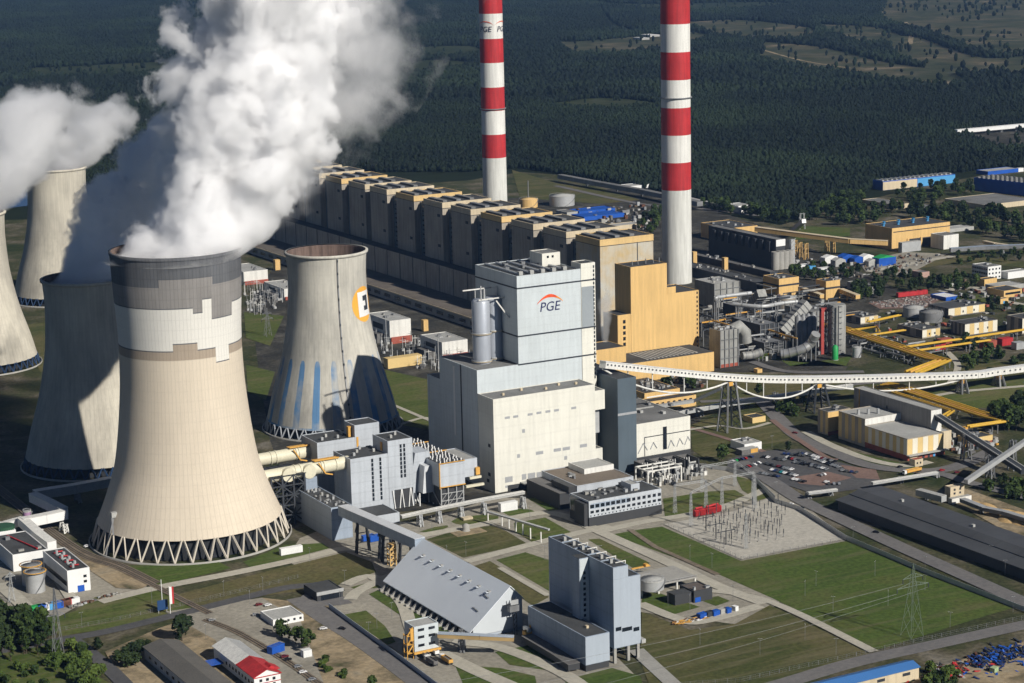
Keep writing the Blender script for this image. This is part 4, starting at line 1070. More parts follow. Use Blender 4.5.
def gallery(name, label, cat, pts, w, h, m, roofm=None, legs=(), legm=None, wins=False, ribs=0, group=None):
    """a conveyor gallery: points are (x, y, z) in the picture with height above ground; legs reach the ground"""
    ww = [P(*p) for p in pts]
    t = thing(name, label, cat, (ww[0].x, ww[0].y, 0), 0, group); o = Vector((ww[0].x, ww[0].y, 0))
    q = MB(); r = MB(); wq = MB()
    for a, b in zip(ww, ww[1:]):
        a, b = a-o, b-o; d = (b-a).normalized(); n = Vector((-d.y,d.x,0)).normalized()
        q.bar(a, b, w, m, h)
        up = Vector((0,0,h/2+.16)); r.bar(a+up, b+up, w+.5, roofm or m, .28)
        if wins:
            k = int((b-a).length/4.)
            for i in range(k):
                for s in (-1, 1):
                    c = a+(b-a)*((i+.5)/k)+n*s*(w/2+.05); wq.bar(c-d*1.1, c+d*1.1, .2, GLASS, h*.30)
    if roofm is DSTEEL:
        for a, b in zip(ww, ww[1:]):
            d = (b-a).normalized(); n = Vector((-d.y,d.x,0)).normalized()
            for s in (-1,1): MB().bar(a-o+n*s*(w/2+.3)+Vector((0,0,h/2+.4)), b-o+n*s*(w/2+.3)+Vector((0,0,h/2+.4)), .7, LROOF, .7).build('side_rail', t)
    q.build('gallery_wall', t); r.build('gallery_roof', t)
    if wins: wq.build('window_row', t)
    lm = legm or GALVD
    for (x, y, zt, lw) in legs:
        c = P(x, y)-o; q = MB()
        if lw < 1:
            q.bar(c, c+Vector((0,0,zt)), .7, lm); q.build('post', t); continue
        q = MB(); dd = (ww[-1]-ww[0]); dd.z = 0; dd.normalize(); n = Vector((-dd.y,dd.x,0))
        for s in (-1, 1):
            for e in (-1, 1):
                q.bar(c+n*s*(w/2+1.2)+dd*e*lw/2, c+n*s*w/2.4+dd*e*lw/3+Vector((0,0,zt)), .8, lm)
            for k in range(3):
                q.bar(c+n*s*(w/2+1)+dd*(-lw/2)+Vector((0,0,zt*k/3)), c+n*s*(w/2+.6)+dd*lw/2+Vector((0,0,zt*(k+1)/3)), .5, lm)
        for k in range(1,4): q.bar(c+n*(w/2+.8)+Vector((0,0,zt*k/3.1)), c-n*(w/2+.8)+Vector((0,0,zt*k/3.1)), .5, lm)
        q.build('trestle', t)
    return t
gallery('conveyor_gallery', 'long yellow conveyor gallery on tall legs running to the big yellow hall', 'conveyor', [(756,229,22),(790,233.5,20),(850,241,17),(888,243,15)], 7, 5, YEL, CREAM, [(795,256,18,2),(800,258,18,2),(806,259,18,2),(833,253,17,2),(827,252,17,2)], YEL)
gallery('conveyor_gallery', 'grey inclined conveyor in the meadow behind the yellow gallery', 'conveyor', [(790,233,4),(804,221,26)], 5, 5, GALV, LROOF, [(802,229,20,4)], GALV)
# yellow hall with blue fans
t, z, f = hpx('yellow_loading_hall', 'big yellow hall with blue roof fans standing on columns', 'industrial hall', (892.5,250), (892,228.5), (946,221), (870,223), YEL, ROOF)
w, d = f[2], f[3]
MB().box(2, w-.2, -.15, .05, z-5.2, z-4.2, BAND).build('dark_strip', t)
fan = MB(); fan.lathe([(1.8,0),(1.6,2.8),(2.2,3.2)], 14, LBLUE); fm = fan.mesh('roof_fan')
for i in range(8): part(fm, 'roof_fan', t, (5+i*(w-10)/7, d*.45+(i%2)*d*.25, z-.4))
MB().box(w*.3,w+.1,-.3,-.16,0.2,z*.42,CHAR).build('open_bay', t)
for x in (w*.27, w*.5, w*.75, w-1.5): MB().box(x-1.2,x+1.2,-1.2,-.32,0,z*.45,YEL).build('column', t)
t, z, f = hpx('white_hall', 'plain white hall next to the big yellow hall', 'hall', (944.5,249.5), (943.7,235.7), (961.6,234.4), (925.4,234), CHW, ROOFG)
bpart(t, 'low_wing', -52, -24, f[3]*.5, f[3]*.8, 0, z*.7, GALV, LROOF)
t, z, f = hpx('white_shed', 'pale long shed half hidden by trees beyond the white hall', 'shed', (946,233), (946,229.5), (973,226), (941,227), LROOF, LROOF)
gallery('conveyor_gallery', 'grey-blue low conveyor gallery running out of the frame from the white hall', 'conveyor', [(950,250,6),(985,247.5,7),(1035,246,8)], 6, 4, GALVD, STEELBLUE, [(981,256,5,3),(1002,254,5,3)])
gallery('conveyor_gallery', 'short cream gallery behind the grey-blue one at the forest edge', 'conveyor', [(984,242,5),(996,244.5,5),(1008,246,4)], 5, 3, CREAM, CREAM, [(994,248,4,2)])
# far halls
t, z, f = hpx('long_hall', 'long hall with cream and light blue front below the forest', 'hall', (883,190.5), (883,181.5), (957,174.3), (870,180.2), BLUE, LROOF)
facing(t, f[2]*.47, .2, z-1, [CREAM]); facing(t, f[2], .3, z-1.2, [CREAM, LBLUE], y=-.02, name='front_panel') if False else MB().box(f[2]*.475,f[2],-.14,.05,.2,z-1,LBLUE).build('panel', t)
q = MB()
for i in range(16): q.box(f[2]*i/16+2, f[2]*i/16+4.5, 4, max(8,f[3]-4), z-.2, z+1.4, LROOF)
tag(q.build('roof_light', t), kind='stuff')
t, z, f = hpx('blue_hall', 'large dark blue hall with many pale roof lights at the frame edge', 'hall', (976,190), (974,177.5), (1040,184.5), (957,171), BLUE, LROOF, False)
q = MB()
for i in range(14):
    for j in range(4): q.box(f[2]*(i+.2)/14, f[2]*(i+.7)/14, f[3]*(j+.25)/4, f[3]*(j+.6)/4, z-.5, z+1.2, ROOFG)
tag(q.build('roof_light', t), kind='stuff')
t, z, f = hpx('blue_hall', 'narrow deep blue hall with a white gable behind the large dark blue one', 'hall', (990,175), (988,171.5), (1017,168), (975,170), BLUE, LROOF)
MB().box(f[2]*.98,f[2]*1.15,-.2,6,0,z,WHITEP).build('white_gable', t)
for lab, ft, fl, fr, bl, wl, rf in (
  ('grey flat-roofed hall with cream front among trees below the long hall', (985,210), (985,205), (1030,198.5), (949,198), CREAM, ROOFG),
  ('small hall with bluish roof and cream front left among the trees', (894,209.5), (894,204.8), (906,202.5), (856,200), CREAM, ROOFG),
  ('low dark roofed shed between the two grey halls', (940,214), (940,210.8), (956,209), (907,206), CONCD, ROOFG),
  ('low grey shed behind the parked trailers and trees', (872,294), (872,287), (882,285.5), (850,281), LROOF, ROOFG),
  ('small pink-fronted shed beside the storage ground', (921,278), (921,272.5), (930,271.5), (909,271), mat('pinkish_wall',(.45,.30,.25),.8), ROOFG)):
    hpx('shed', lab, 'shed', ft, fl, fr, bl, wl, rf)
# office block, its neighbours
t, z, f = hpx('office_block', 'three-storey white office block with window bands at the edge of the trees', 'office building', (988.5,280), (988,267), (1002.5,265.5), (971,264), WHITEP, ROOFG, clutter=2)
for k in range(3): windows(t, 'l', [f[3]*(i+.5)/7 for i in range(7)], [z*(k+.5)/3.2], f[3]/7*.8, z*.14, GLASS); windows(t, 'f', [f[2]*(i+.5)/4 for i in range(4)], [z*(k+.5)/3.2], f[2]/9, z*.13, GLASS)
for lab, ft, fl, fr, bl, wl, rf in (
  ('low white office wing right of the three-storey block', (1009,279), (1008,272.5), (1030,270), (1000,271), WHITEP, LROOF),
  ('small ochre house in front of the white office block', (985,287), (984.5,279.5), (998,278), (982,277.5), YEL, ROOF),
  ('ochre house with dark window band beside the concrete road', (1005,298), (1004,291), (1022,288.5), (998,286), YEL, ROOF),
  ('flat white roofed canteen between the ochre houses', (1000,291), (999,287), (1024,283.5), (993,283), LROOF, LROOF),
  ('tiny ochre kiosk with a blue door', (1001,304), (1000.5,299), (1009,298), (999,297.5), YEL, ROOFG)):
    t, z, f = hpx('low_building', lab, 'building', ft, fl, fr, bl, wl, rf)
    if 'band' in lab: MB().box(2,f[2]-2,-.12,.05,z*.4,z*.7,GLASS).build('window_band', t)
    if 'kiosk' in lab: MB().box(f[2]*.35,f[2]*.65,-.12,.05,.1,2.6,LBLUE).build('door', t)
# striped service buildings and tanks
SY, SW = mat('pale_yellow_panel',(.68,.50,.22),.65,.06), mat('cream_white_panel',(.74,.70,.58),.65,.05)
for lab, ft, fl, fr, bl, n in (
  ('cream and ochre striped service building right of the smaller one, above the red containers', (965,336.5), (965,324), (996.5,319), (951.6,320.7), 7),
  ('ochre and cream striped building behind the two round tanks', (952,317), (948.5,308.5), (973.5,300.8), (934.5,303), 6),
  ('small striped service building under the yellow pipes', (923,338.6), (922.4,330), (939.7,327.3), (900,323.5), 4),
  ('small cream and ochre building at the head of the yellow pipe rack', (861,324.5), (860.6,317.4), (878.5,315), (846,312.5), 4),
  ('striped service building cut by the frame edge', (1023,334), (1022.5,318.5), (1045,315), (1007,315), 4)):
    t, z, f = hpx('service_building', lab, 'building', ft, fl, fr, bl, TAN if n == 4 else CONCD, ROOF, clutter=6)
    facing(t, f[2], 1, z-.6, [SW if i % 2 == 0 else SY for i in range(n)])
    facing(t, 0, 1, z-.6, [TAN if i % 2 else CONCD for i in range(n)], side='l', d=f[3])
    windows(t, 'f', [f[2]*.4, f[2]*.7], [z*.45], 1.6, 2., BAND, name='window', depth=-.08)
tank('grey round tank with pale roof beside its darker twin', (913,316), 10, 9, GALV, LROOF, group='twin round tanks')
tank('grey round tank with dark roof, the nearer of the two beside the striped buildings', (930.6,321), 11.5, 9.5, GALVD, ROOFG, group='twin round tanks')
tank('silver round tank beside the yellow one near the forest', (562,205), 12.6, 9.5, GALV, LROOF)
t = tank('small yellow round tank near the forest', (528.5,207), 9.2, 8, YEL, YEL)
MB().tube([(0,0,8),(0,0,36)], .7, GALVD, 6).build('mast', t)
tank('tan round tank between the yellow blocks and the ducts', (786,309), 9.5, 12, TAN, GALV)
tank('small pale tank at the end of the yellow pipe rack', (856.5,357), 4.5, 10, GALV, LROOF)
# yellow transfer blocks with links
for i, (lab, ft, fl, fr, bl) in enumerate((
  ('yellow block with dark band, the larger of the two linked by a gallery', (779.6,297), (779,279), (799,276.5), (760.5,275.6)),
  ('yellow block with dark band, the smaller of the two linked by a gallery', (827,299.7), (826,281.4), (841,279.8), (813.4,279.4)))):
    t, z, f = hpx('transfer_block', lab, 'industrial building', ft, fl, fr, bl, YEL, ROOF, clutter=5)
    q = MB(); q.box(-.15,f[2]+.15,-.15,f[3],z*.56,z*.66,BAND); q.build('dark_band', t)
gallery('link_gallery', 'yellow lattice link between the two yellow blocks', 'conveyor', [(800,288.5,9),(822,296.5,7)], 5, 4, YEL, CREAM, [(811,298,6,2)], YEL, True)
gallery('link_gallery', 'yellow lattice link right of the smaller yellow block', 'conveyor', [(841,290.5,8),(858,297,7)], 5, 4, YEL, CREAM, [(850,300,6,2)], YEL, True)
for lab, fl, fr, bl, ft in (('blue roofed workshop behind the boiler house row',(584,217),(616,211),(583,213),(584,221)),('flat grey workshop left of the blue roofed one',(579,211.5),(609,206.5),(577,208.5),(579,215)),('small pale workshop beside the silver tank',(567,212.5),(576,211),(566,209),(567,217))):
    hpx('workshop', lab, 'workshop', ft, fl, fr, bl, BLUE if 'blue' in lab else LROOF, BLUE if 'blue' in lab else ROOFG)
hpx('workshop', 'cream low workshop at the foot of the thicker chimney', 'workshop', (611,231), (611,226.5), (637,222.5), (608,224), CREAM, LROOF)
gallery('coal_conveyor', 'long dark coal conveyor along the forest edge', 'conveyor', [(560,176.5,8),(600,184,8),(640,191,8),(664,196,8),(700,204,8)], 9, 6, GALVD, ROOFG, [(590,186,6,4),(620,191,6,4),(645,196,6,4)])
gallery('coal_conveyor', 'long pale conveyor behind the thicker chimney at the forest edge', 'conveyor', [(690,199,6),(722,206,6),(752,210,6)], 6, 3, GALV, LROOF, [(705,206,4,3),(740,212,4,3)])
hpx('white_building', 'white building with large openings at the forest edge', 'building', (739,213), (738.5,206), (748.5,204), (733,203), WHITEP, LROOF)
t, z, f = hpx('white_building', 'white conveyor house on columns right of the silver tank, at the forest edge', 'building', (628,190), (627,186.5), (645.5,183), (626,184), WHITEP, LROOF)
hpx('white_building', 'small white house alone inside the forest', 'building', (524,167.5), (524,165), (536,164), (523.5,163), WHITEP, LROOF)
hpx('white_building', 'second small white house alone inside the forest, low and long', 'building', (536,169.5), (536,168), (547,167), (535,167), WHITEP, LROOF)
gallery('conveyor_bridge', 'distant white conveyor crossing the forest at the frame edge', 'conveyor', [(956,131.5,8),(990,128.5,8),(1040,124,8)], 8, 6, WHITEP, WHITEP, [(970,134,5,4),(985,133,5,4),(1000,132,5,4),(1015,131,5,4)])
hpx('distant_building', 'pale flat building on the cleared land far beyond the forest', 'building', (976,80), (976,76), (996,75), (975,74.5), LROOF, WHITEP)
for lab, x, y, w_ in (('small pale building in the distant clearing nearest the chimney',694,44,9),('small pale building in the distant clearing, low with a grey roof',642,40,8),('tiny white building beyond the forest near the top edge',778,13,6),('tiny grey building beyond the forest, lowest of those near the top edge',790,12,5),('pale distant shed between the forest and the spoil bank',755,73,8),('pale long distant shed left of the thicker chimney',650,37,12)):
    hpx('distant_building', lab, 'building', (x,y), (x,y-2), (x+w_,y-2.4), (x-1,y-3.2), LROOF, WHITEP)
# --- white conveyor bridge from the boiler house
gp = lambda x, y, X: P(x, y)
def zov(foot, deck):
    b = P(*foot); lo, hi = 0, 150
    for _ in range(40):
        m_ = (lo+hi)/2; d = Vector((b.x,b.y,m_))-EYE
        if 341.5-CAM_F*d.dot(UP)/d.dot(FW) < deck: hi = m_
        else: lo = m_
    return lo
zP1 = zov((729.5,430), 377.5); zP2 = zov((818,411), 379.5); zP3 = zov((962,393), 375.5); zP4 = zov((998.6,386), 371.5)
A = Vector((781, 1275, 0)); A.z = PX(601,364,781).z
pts3 = [A]
for (ft, dk) in (((729.5,430),377.5),((818,411),379.5),((962,393),375.5),((998.6,386),371.5)):
    b = P(*ft); b.z = zov(ft, dk); pts3.append(b)
b = P(1060,377); b.z = zov((1060,377),363.5); pts3.append(b)
t = thing('conveyor_bridge', 'long white conveyor bridge with a row of windows, hung over braced towers', 'conveyor bridge', (A.x, A.y, 0)); o = Vector((A.x, A.y, 0))
sm = smooth(pts3, 5); q = MB(); r = MB(); wq = MB(); u = MB()
for a, b in zip(sm, sm[1:]):
    a, b = a-o, b-o; d = (b-a).normalized(); n = Vector((-d.y,d.x,0)).normalized()
    q.bar(a, b, 6., CHW, 4.9); r.bar(a+Vector((0,0,2.65)), b+Vector((0,0,2.65)), 6.8, WHITEP, .4)
    k = max(1, int((b-a).length/4.2))
    for i in range(k):
        c = a+(b-a)*((i+.5)/k)-n*3.0+Vector((0,0,.4)); wq.bar(c-d*.85, c+d*.85, .3, DSTEEL, 1.2)
        u.bar(a+(b-a)*((i+.5)/k)-n*3.05+Vector((0,0,-2.4)), a+(b-a)*((i+.5)/k)-n*3.05+Vector((0,0,2.4)), .25, GALV)
q.build('gallery_wall', t); r.build('gallery_roof', t); wq.build('window_row', t)
for i, b in enumerate(pts3[1:5]):
    q = MB(); d = (pts3[i+1]-pts3[i]); d.z = 0; d.normalize(); n = Vector((-d.y,d.x,0)); c = b-o; c.z = 0; zt = b.z-3.4
    W_ = 9 if i < 2 else 3
    for s in (-1, 1):
        for e in (-1, 1): q.bar(c+d*s*W_+n*e*5, c+d*s*(W_*.5)+n*e*2.5+Vector((0,0,zt)), 1.3, GALVD if i != 1 else DSTEEL)
        for k in range(6):
            z0, z1_ = zt*k/6, zt*(k+1)/6; f0, f1 = 1-.5*k/6, 1-.5*(k+1)/6
            q.bar(c+d*s*W_*f0-n*5*f0+Vector((0,0,z0)), c+d*s*W_*f1+n*5*f1+Vector((0,0,z1_)), .5, GALVD)
            q.bar(c+d*s*W_*f0+n*5*f0+Vector((0,0,z0)), c+d*s*W_*f1-n*5*f1+Vector((0,0,z1_)), .5, GALVD)
    q.box(c.x-2,c.x+2,c.y-2,c.y+2,zt-3,zt+.2,ORANGE)
    q.build('pier', t)
# sagging pipe hung under the spans
for i in range(3):
    a, b = pts3[i]-o, pts3[i+1]-o; q = MB(); m_ = []
    for k in range(17):
        s = k/16; c = a+(b-a)*s; sag = 13*4*s*(1-s)*(1 if i < 2 else .6); m_.append(c+Vector((0,0,-3.2-sag)))
    q.tube(m_, .75, CHW, 8)
    for k in (3,6,10,13): q.bar(m_[k], Vector((m_[k].x,m_[k].y,(a+(b-a)*(k/16)).z-3)), .6, CHW)
    q.build('hung_pipe', t)
# --- low silver pipe bridge and inclined chute nearby
gallery('pipe_bridge', 'low silver pipe bridge crossing the grass under the white conveyor bridge', 'pipe bridge', [(672,414.5,9),(725,404.5,9),(790,395,9),(852,386,9)], 3.4, 3, GALV, CHW, [(700,416,8,3),(740,408,8,3),(775,402,8,3),(812,397,8,3)], GALVD)
gallery('pipe_bridge', 'sloping silver pipe from the yellow offices up to the white bridge', 'pipe bridge', [(655,407,6),(694,401,8),(722,388,22)], 2.6, 2.4, GALV, GALV, [(694,405,7,2)], GALVD)
# --- yellow pipe racks
def rack(label, pts, n, w, h=8., legsp=26, group='yellow pipe racks'):
    ww = [P(x, y, h) for x, y in pts]; o = Vector((ww[0].x, ww[0].y, 0))
    t = thing('pipe_rack', label, 'pipe rack', o, 0, group)
    for k in range(n):
        off = (k-(n-1)/2)*w; q = MB(); line = []
        for i, p in enumerate(ww):
            d0 = (ww[i]-ww[max(i-1,0)]); d1 = (ww[min(i+1,len(ww)-1)]-ww[i])
            d = (d0.normalized() if d0.length > 0 else d1.normalized())+(d1.normalized() if d1.length > 0 else d0.normalized()); d.normalize()
            nn = Vector((-d.y,d.x,0)); line.append(p-o+nn*off)
        q.tube(line, w*.30, PIPEY if k % 3 != 1 else ORANGE if n > 2 else PIPEY, 10); q.build('pipe', t)
    q = MB()
    for a, b in zip(ww, ww[1:]):
        L_ = (b-a).length; d = (b-a).normalized(); nn = Vector((-d.y,d.x,0))
        for k in range(max(1, int(L_/legsp))):
            c = a-o+d*(k+.5)*legsp; c.z = 0
            for s in (-1, 1): q.bar(c+nn*s*w*n/2, c+nn*s*w*n/2+Vector((0,0,h-w*.5)), .6, GALVD)
            q.bar(c-nn*(w*n/2+.4)+Vector((0,0,h-w*.5)), c+nn*(w*n/2+.4)+Vector((0,0,h-w*.5)), .7, GALVD)
    q.build('rack_frame', t)
    return t
rack('wide yellow pipe rack zigzagging towards the white conveyor bridge', [(826,324),(850,331),(932,358),(943,360.5),(912,372.5)], 4, 4.2)
rack('wide yellow pipe rack passing behind the tall grey hall, seen below the white bridge', [(884,384),(897,386),(985,415),(1009,420.5)], 4, 3.6)
rack('single yellow pipe run from the rack end back to the tall grey hall', [(1009,420.5),(968,426.5)], 2, 3.2)
rack('pair of yellow pipes with a short bent end beside the tall grey hall', [(876,386.5),(952,411),(944,416)], 2, 3.2)
rack('long yellow pipe passing in front of the striped service building', [(898,348),(960,339),(1035,328)], 2, 2.6)
rack('yellow pipe above the red containers', [(910,351.5),(990,340)], 2, 2.4)
rack('short yellow pipe at the head of the rack', [(846,331),(876,327),(878,331)], 2, 3.)
rack('yellow pipe crossing to the small striped building', [(864,336),(905,330)], 2, 2.4)
rack('yellow pipe behind the round tanks', [(868,322),(900,315)], 2, 2.6)
# --- tall grey hall with ochre striped wings
g0 = P(937,449); YH = g0.y
ztall = PY(931,410,YH).z; X0 = PY(931,410,YH).x; X1 = PY(941.7,409,YH).x
dep = PX(854,385.,X0).y-YH
t = thing('heating_plant', 'heating plant with tall windowless grey hall and ochre striped lower wings', 'industrial building', (X0, YH, 0))
roofbox(t, 0, X1-X0, 0, dep, 0, ztall, mat('dusty_grey_cladding',(.30,.285,.26),.75,.12,.05,streak=.2), LROOF, 'tall_wall')
MB().box(0.1,X1-X0-.1,-.16,-.02,2,ztall-.6,CHW).build('end_wall', t)
for k in range(3): MB().box(-.2,-.01,dep*(.55+.03*k),dep*(.55+.03*k)+1.6,ztall-9-k*4,ztall-6.5-k*4,BAND).build('vent', t)
MB().box(-.3,-.02,dep*.92,dep*.93,4,ztall,ORANGE).build('ladder', t)
f1 = P(907,461); zw = PY(907,439.,f1.y).z; wx0 = f1.x-X0; wy0 = f1.y-YH; wy1 = PX(865,426.5,f1.x).y-YH
roofbox(t, wx0, -.02, wy0, wy1, 4.02, zw, TAN, LROOF, 'wing_wall')
MB().box(wx0+.2, -.02, wy0+.2, wy1, 0, 4, BRICK).build('plinth', t)
nst = 12
for i in range(nst):
    y0_ = wy0+(wy1-wy0)*i/nst; MB().box(wx0-.12, wx0+.05, y0_+.05, y0_+(wy1-wy0)/nst-.05, 4.1, zw-.6, SY if i % 2 else SW).build('panel', t)
for i in range(7):
    x0_ = wx0+(-wx0)*i/7; MB().box(x0_+.05, x0_-wx0/7-.05, wy0-.12, wy0+.05, 4.1, zw-.6, SW if i % 2 else SY).build('panel', t)
MB().box(wx0-1,2,wy0-4,wy0-.2,4.,4.5,LROOF).build('canopy', t)
MB().box(wx0+.5,1,wy0-.3,wy0-.05,0,3.9,BRICK).build('brick_base', t)
for k in range(3): MB().box(wx0+14+k*5,wx0+16+k*5,wy0-.5,wy0-.32,0,2.6,LBLUE if k==2 else BAND).build('door', t)
f2y = wy1+.05; zw2 = zw+5
wy2 = PX(838.7,413,f1.x).y-YH
roofbox(t, wx0, -.02, f2y, wy2, 0, zw2, TAN, LROOF, 'middle_wing')
for i in range(8):
    y0_ = f2y+(wy2-f2y)*i/8; MB().box(wx0-.12, wx0+.05, y0_+.05, y0_+(wy2-f2y)/8-.05, 2, zw2-.6, SY if i % 2 else TAN).build('panel', t)
MB().box(wx0+.1,-.1,f2y-.12,f2y+.0,zw+.05,zw2-.02,CHW).build('gable_panel', t)
for k in range(3): MB().cyl(wx0+6+k*7, wy2-16-k*3, zw2-.4, zw2+3.5, 1.1, GALV, 12).build('roof_vent', t)
f3 = P(828,435.6); z3 = PY(828,411.8,f3.y).z
t, z, f = hpx('heating_annex', 'ochre end block of the heating plant, with one bright yellow gable', 'industrial building', (828,435.6), (828,411.8), (852,408.5), (816,409), TAN, ROOF, clutter=3)
facing(t, f[2], 1.2, z-.6, [YEL]); facing(t, 0, 1.2, z-.6, [SY, TAN, SY, TAN], side='l', d=f[3])
bpart(t, 'brick_base', .1, f[2]-.1, -.3, -.13, 0, 3, BRICK)
t, z, f = hpx('low_building', 'low ochre building with brick base right of the heating plant, under the yellow pipes', 'building', (973,447), (970,439), (991.5,434.5), (960,435), SY, ROOF, clutter=3)
bpart(t, 'brick_base', .1, f[2]-.1, -.25, -.05, 0, z*.4, BRICK); windows(t, 'f', [f[2]*.3], [z*.7], f[2]*.4, z*.3, WHITEP, name='panel')
hpx('low_building', 'small orange-banded annex against the heating plant end', 'building', (946,449), (941,432), (951,430), (938,428), CREAM, LROOF)
# --- coal galleries
gallery('coal_conveyor', 'dark inclined conveyor with pale edges coming down from the tall grey hall', 'conveyor', [(934,415,zov((936,448),415)),(980,444,15),(1024,472,7)], 4.6, 3.4, DSTEEL, DSTEEL, [(966,460,20,4),(990,462,11,4)])
gallery('coal_conveyor', 'silver tubular conveyor rising from the tan transfer house to the frame edge', 'conveyor', [(966,482,14),(994,463,20),(1028,440,30)], 2.9, 2.9, GALV, GALV, [(990,478,16,4),(1012,470,22,4)])
t, z, f = hpx('transfer_house', 'tan transfer house at the foot of the silver tubular conveyor', 'industrial building', (953,502), (950.5,487.5), (962,484), (948,485), CREAM, CREAM)
windows(t, 'f', [f[2]*.3,f[2]*.7], [z*.55,z*.8], 1.6, 1.4, BAND)
bpart(t, 'base_block', -2, f[2]+3, -4, -.2, 0, z*.35, CHW, LROOF)
gallery('coal_conveyor', 'low grey belt conveyor along the sawdust heaps', 'conveyor', [(962,500,4),(985,509,4),(1005,513,4),(1035,522,4)], 4, 2.4, GALVD, GALV, [(985,512,3,2),(1010,518,3,2)])
gallery('coal_conveyor', 'pale covered belt beside the long dark shed', 'conveyor', [(918,492,5),(944,499,5)], 5, 4, GALV, LROOF, [(930,499,3,2)])
gallery('pipe_bridge', 'long low pipe bridge crossing the road at the end of the long dark shed', 'pipe bridge', [(872,483.5,5),(900,479,5),(937,473,5)], 2.6, 1.6, GALV, CHW, [(900,482.5,4,2),(936,477,4,2)])
gallery('pipe_bridge', 'short pipe bridge over the car park exit', 'pipe bridge', [(808,493.5,5),(837,490,5)], 2.6, 1.4, GALV, CHW, [(808,498,4,2),(830,495,4,2)])
# --- long dark shed
e0 = P(836.7,510); zl = PX(836.7,499.5,e0.x).z
L0 = PX(836.7,499.5,e0.x); xr_ = P(871,482.,zl+4).x
lenS = L0.y-470
t = thing('long_dark_shed', 'very long dark shed with low charcoal roof beside the road', 'industrial hall', (e0.x, L0.y-lenS, 0))
wS = xr_-e0.x
MB().box(.6,wS-.6,.6,lenS-.6,0,zl-.2,CHAR).build('wall', t)
RS = mat('charcoal_sheet_roof',(.072,.075,.08),.6,.15,.03,lines=('Y',22.,.12))
q = MB(); q.extr([(-1,zl-.4),(wS*.30,zl+1.3),(wS*.30,zl+1.7),(-1,zl)],-.5,lenS+.5,RS); q.extr([(wS*.30,zl+1.5),(wS*.5,zl+3.6),(wS+1,zl+3),(wS+1,zl+3.4),(wS*.5,zl+4.2),(wS*.3,zl+1.9)],-.5,lenS+.5,RS); q.build('roof', t)
q = MB(); q.box(wS*.29,wS*.31,-.6,lenS+.6,zl+1.75,zl+2.1,BAND); q.build('gutter', t)
for k in range(9): MB().box(wS*.62,wS*.62+1.8,30+k*lenS/9,32+k*lenS/9,zl+3.4,zl+5.6,LROOF).build('roof_vent', t)
MB().box(wS*.9,wS*.98,4,70,zl+3.2,zl+5,CREAM).build('side_parapet', t)
hp_ = MB(); hp_.lathe([(16,0),(13,3),(7,7),(1,9.5)], 24, WOODP)
hm_ = hp_.mesh('heap')
for i, (x, y, s) in enumerate(((985,507,.9),(1003,514,1.1),(1014,518,1.3),(1024,522,1.2),(972,503,.6))):
    c = P(x, y); o_ = bpy.data.objects.new('sawdust_heap', hm_); COL.objects.link(o_); o_.location = (c.x, c.y, -.05); o_.scale = (s*.5, s*.7, s*.34); o_.rotation_euler = (0,0,i)
    tag(o_, f'pale sawdust heap along the belt conveyor, {ORD[i if i < 4 else 4]} '+('from the transfer house' if False else ('and smallest' if i == 4 else 'of the row past the transfer house')), 'heap', 'sawdust heaps')
# --- yellow offices, kiosks near the car park
t, z, f = hpx('low_building', 'ochre office with cluttered black roof, nearest the dark turbine hall', 'building', (645,403), (644.5,393.5), (681,388.5), (640,378), YEL, CHAR, clutter=24)
q = MB(); q.box(2,f[2]-2,-.14,.05,z*.35,z*.6,WHITEP); q.build('window_band', t)
t, z, f = hpx('low_building', 'long ochre building with brick strip, in front of the black-roofed office', 'building', (656,412), (646,402.5), (695.5,394.5), (642,399), YEL, CHAR)
q = MB(); q.box(2,f[2]-2,-.14,.05,z*.3,z*.55,BRICK); q.build('brick_strip', t); hx = [f[2]*k/9 for k in range(1,9)]; windows(t,'f',hx,[z*.72],2.6,1.3,GLASS)
t, z, f = hpx('white_pavilion', 'white flat-roofed pavilion at the edge of the car park', 'building', (745,452), (744.5,444.5), (763,442), (731,439.5), WHITEP, LROOF, clutter=4)
bpart(t, 'front_wing', -8, f[2]*.45, -8, -.1, 0, z*.7, CONCD, LROOF); MB().box(0,f[2]*.4,-8.2,-8.02,1,z*.68,ORANGE).build('orange_fascia', t); MB().box(f[2]*.5,f[2]*.75,-.15,.05,.2,z*.45,GLASS).build('door', t)
t, z, f = hpx('low_building', 'small ochre transformer house on the grass', 'building', (753,423.5), (752.5,418), (764.5,415.5), (745,414.5), SY, ROOF)
t, z, f = hpx('gatehouse', 'small cream gatehouse beside the road', 'gatehouse', (915.5,466+1), (915,460), (923,458.5), (913,457.5), CREAM, BRICK)
windows(t,'f',[f[2]*.3,f[2]*.7],[z*.5],1.2,1.4,GLASS)
hpx('low_building', 'small ochre kiosk right of the yellow hall', 'building', (759,373), (757.5,369.5), (763,369), (756,368), YEL, YEL)
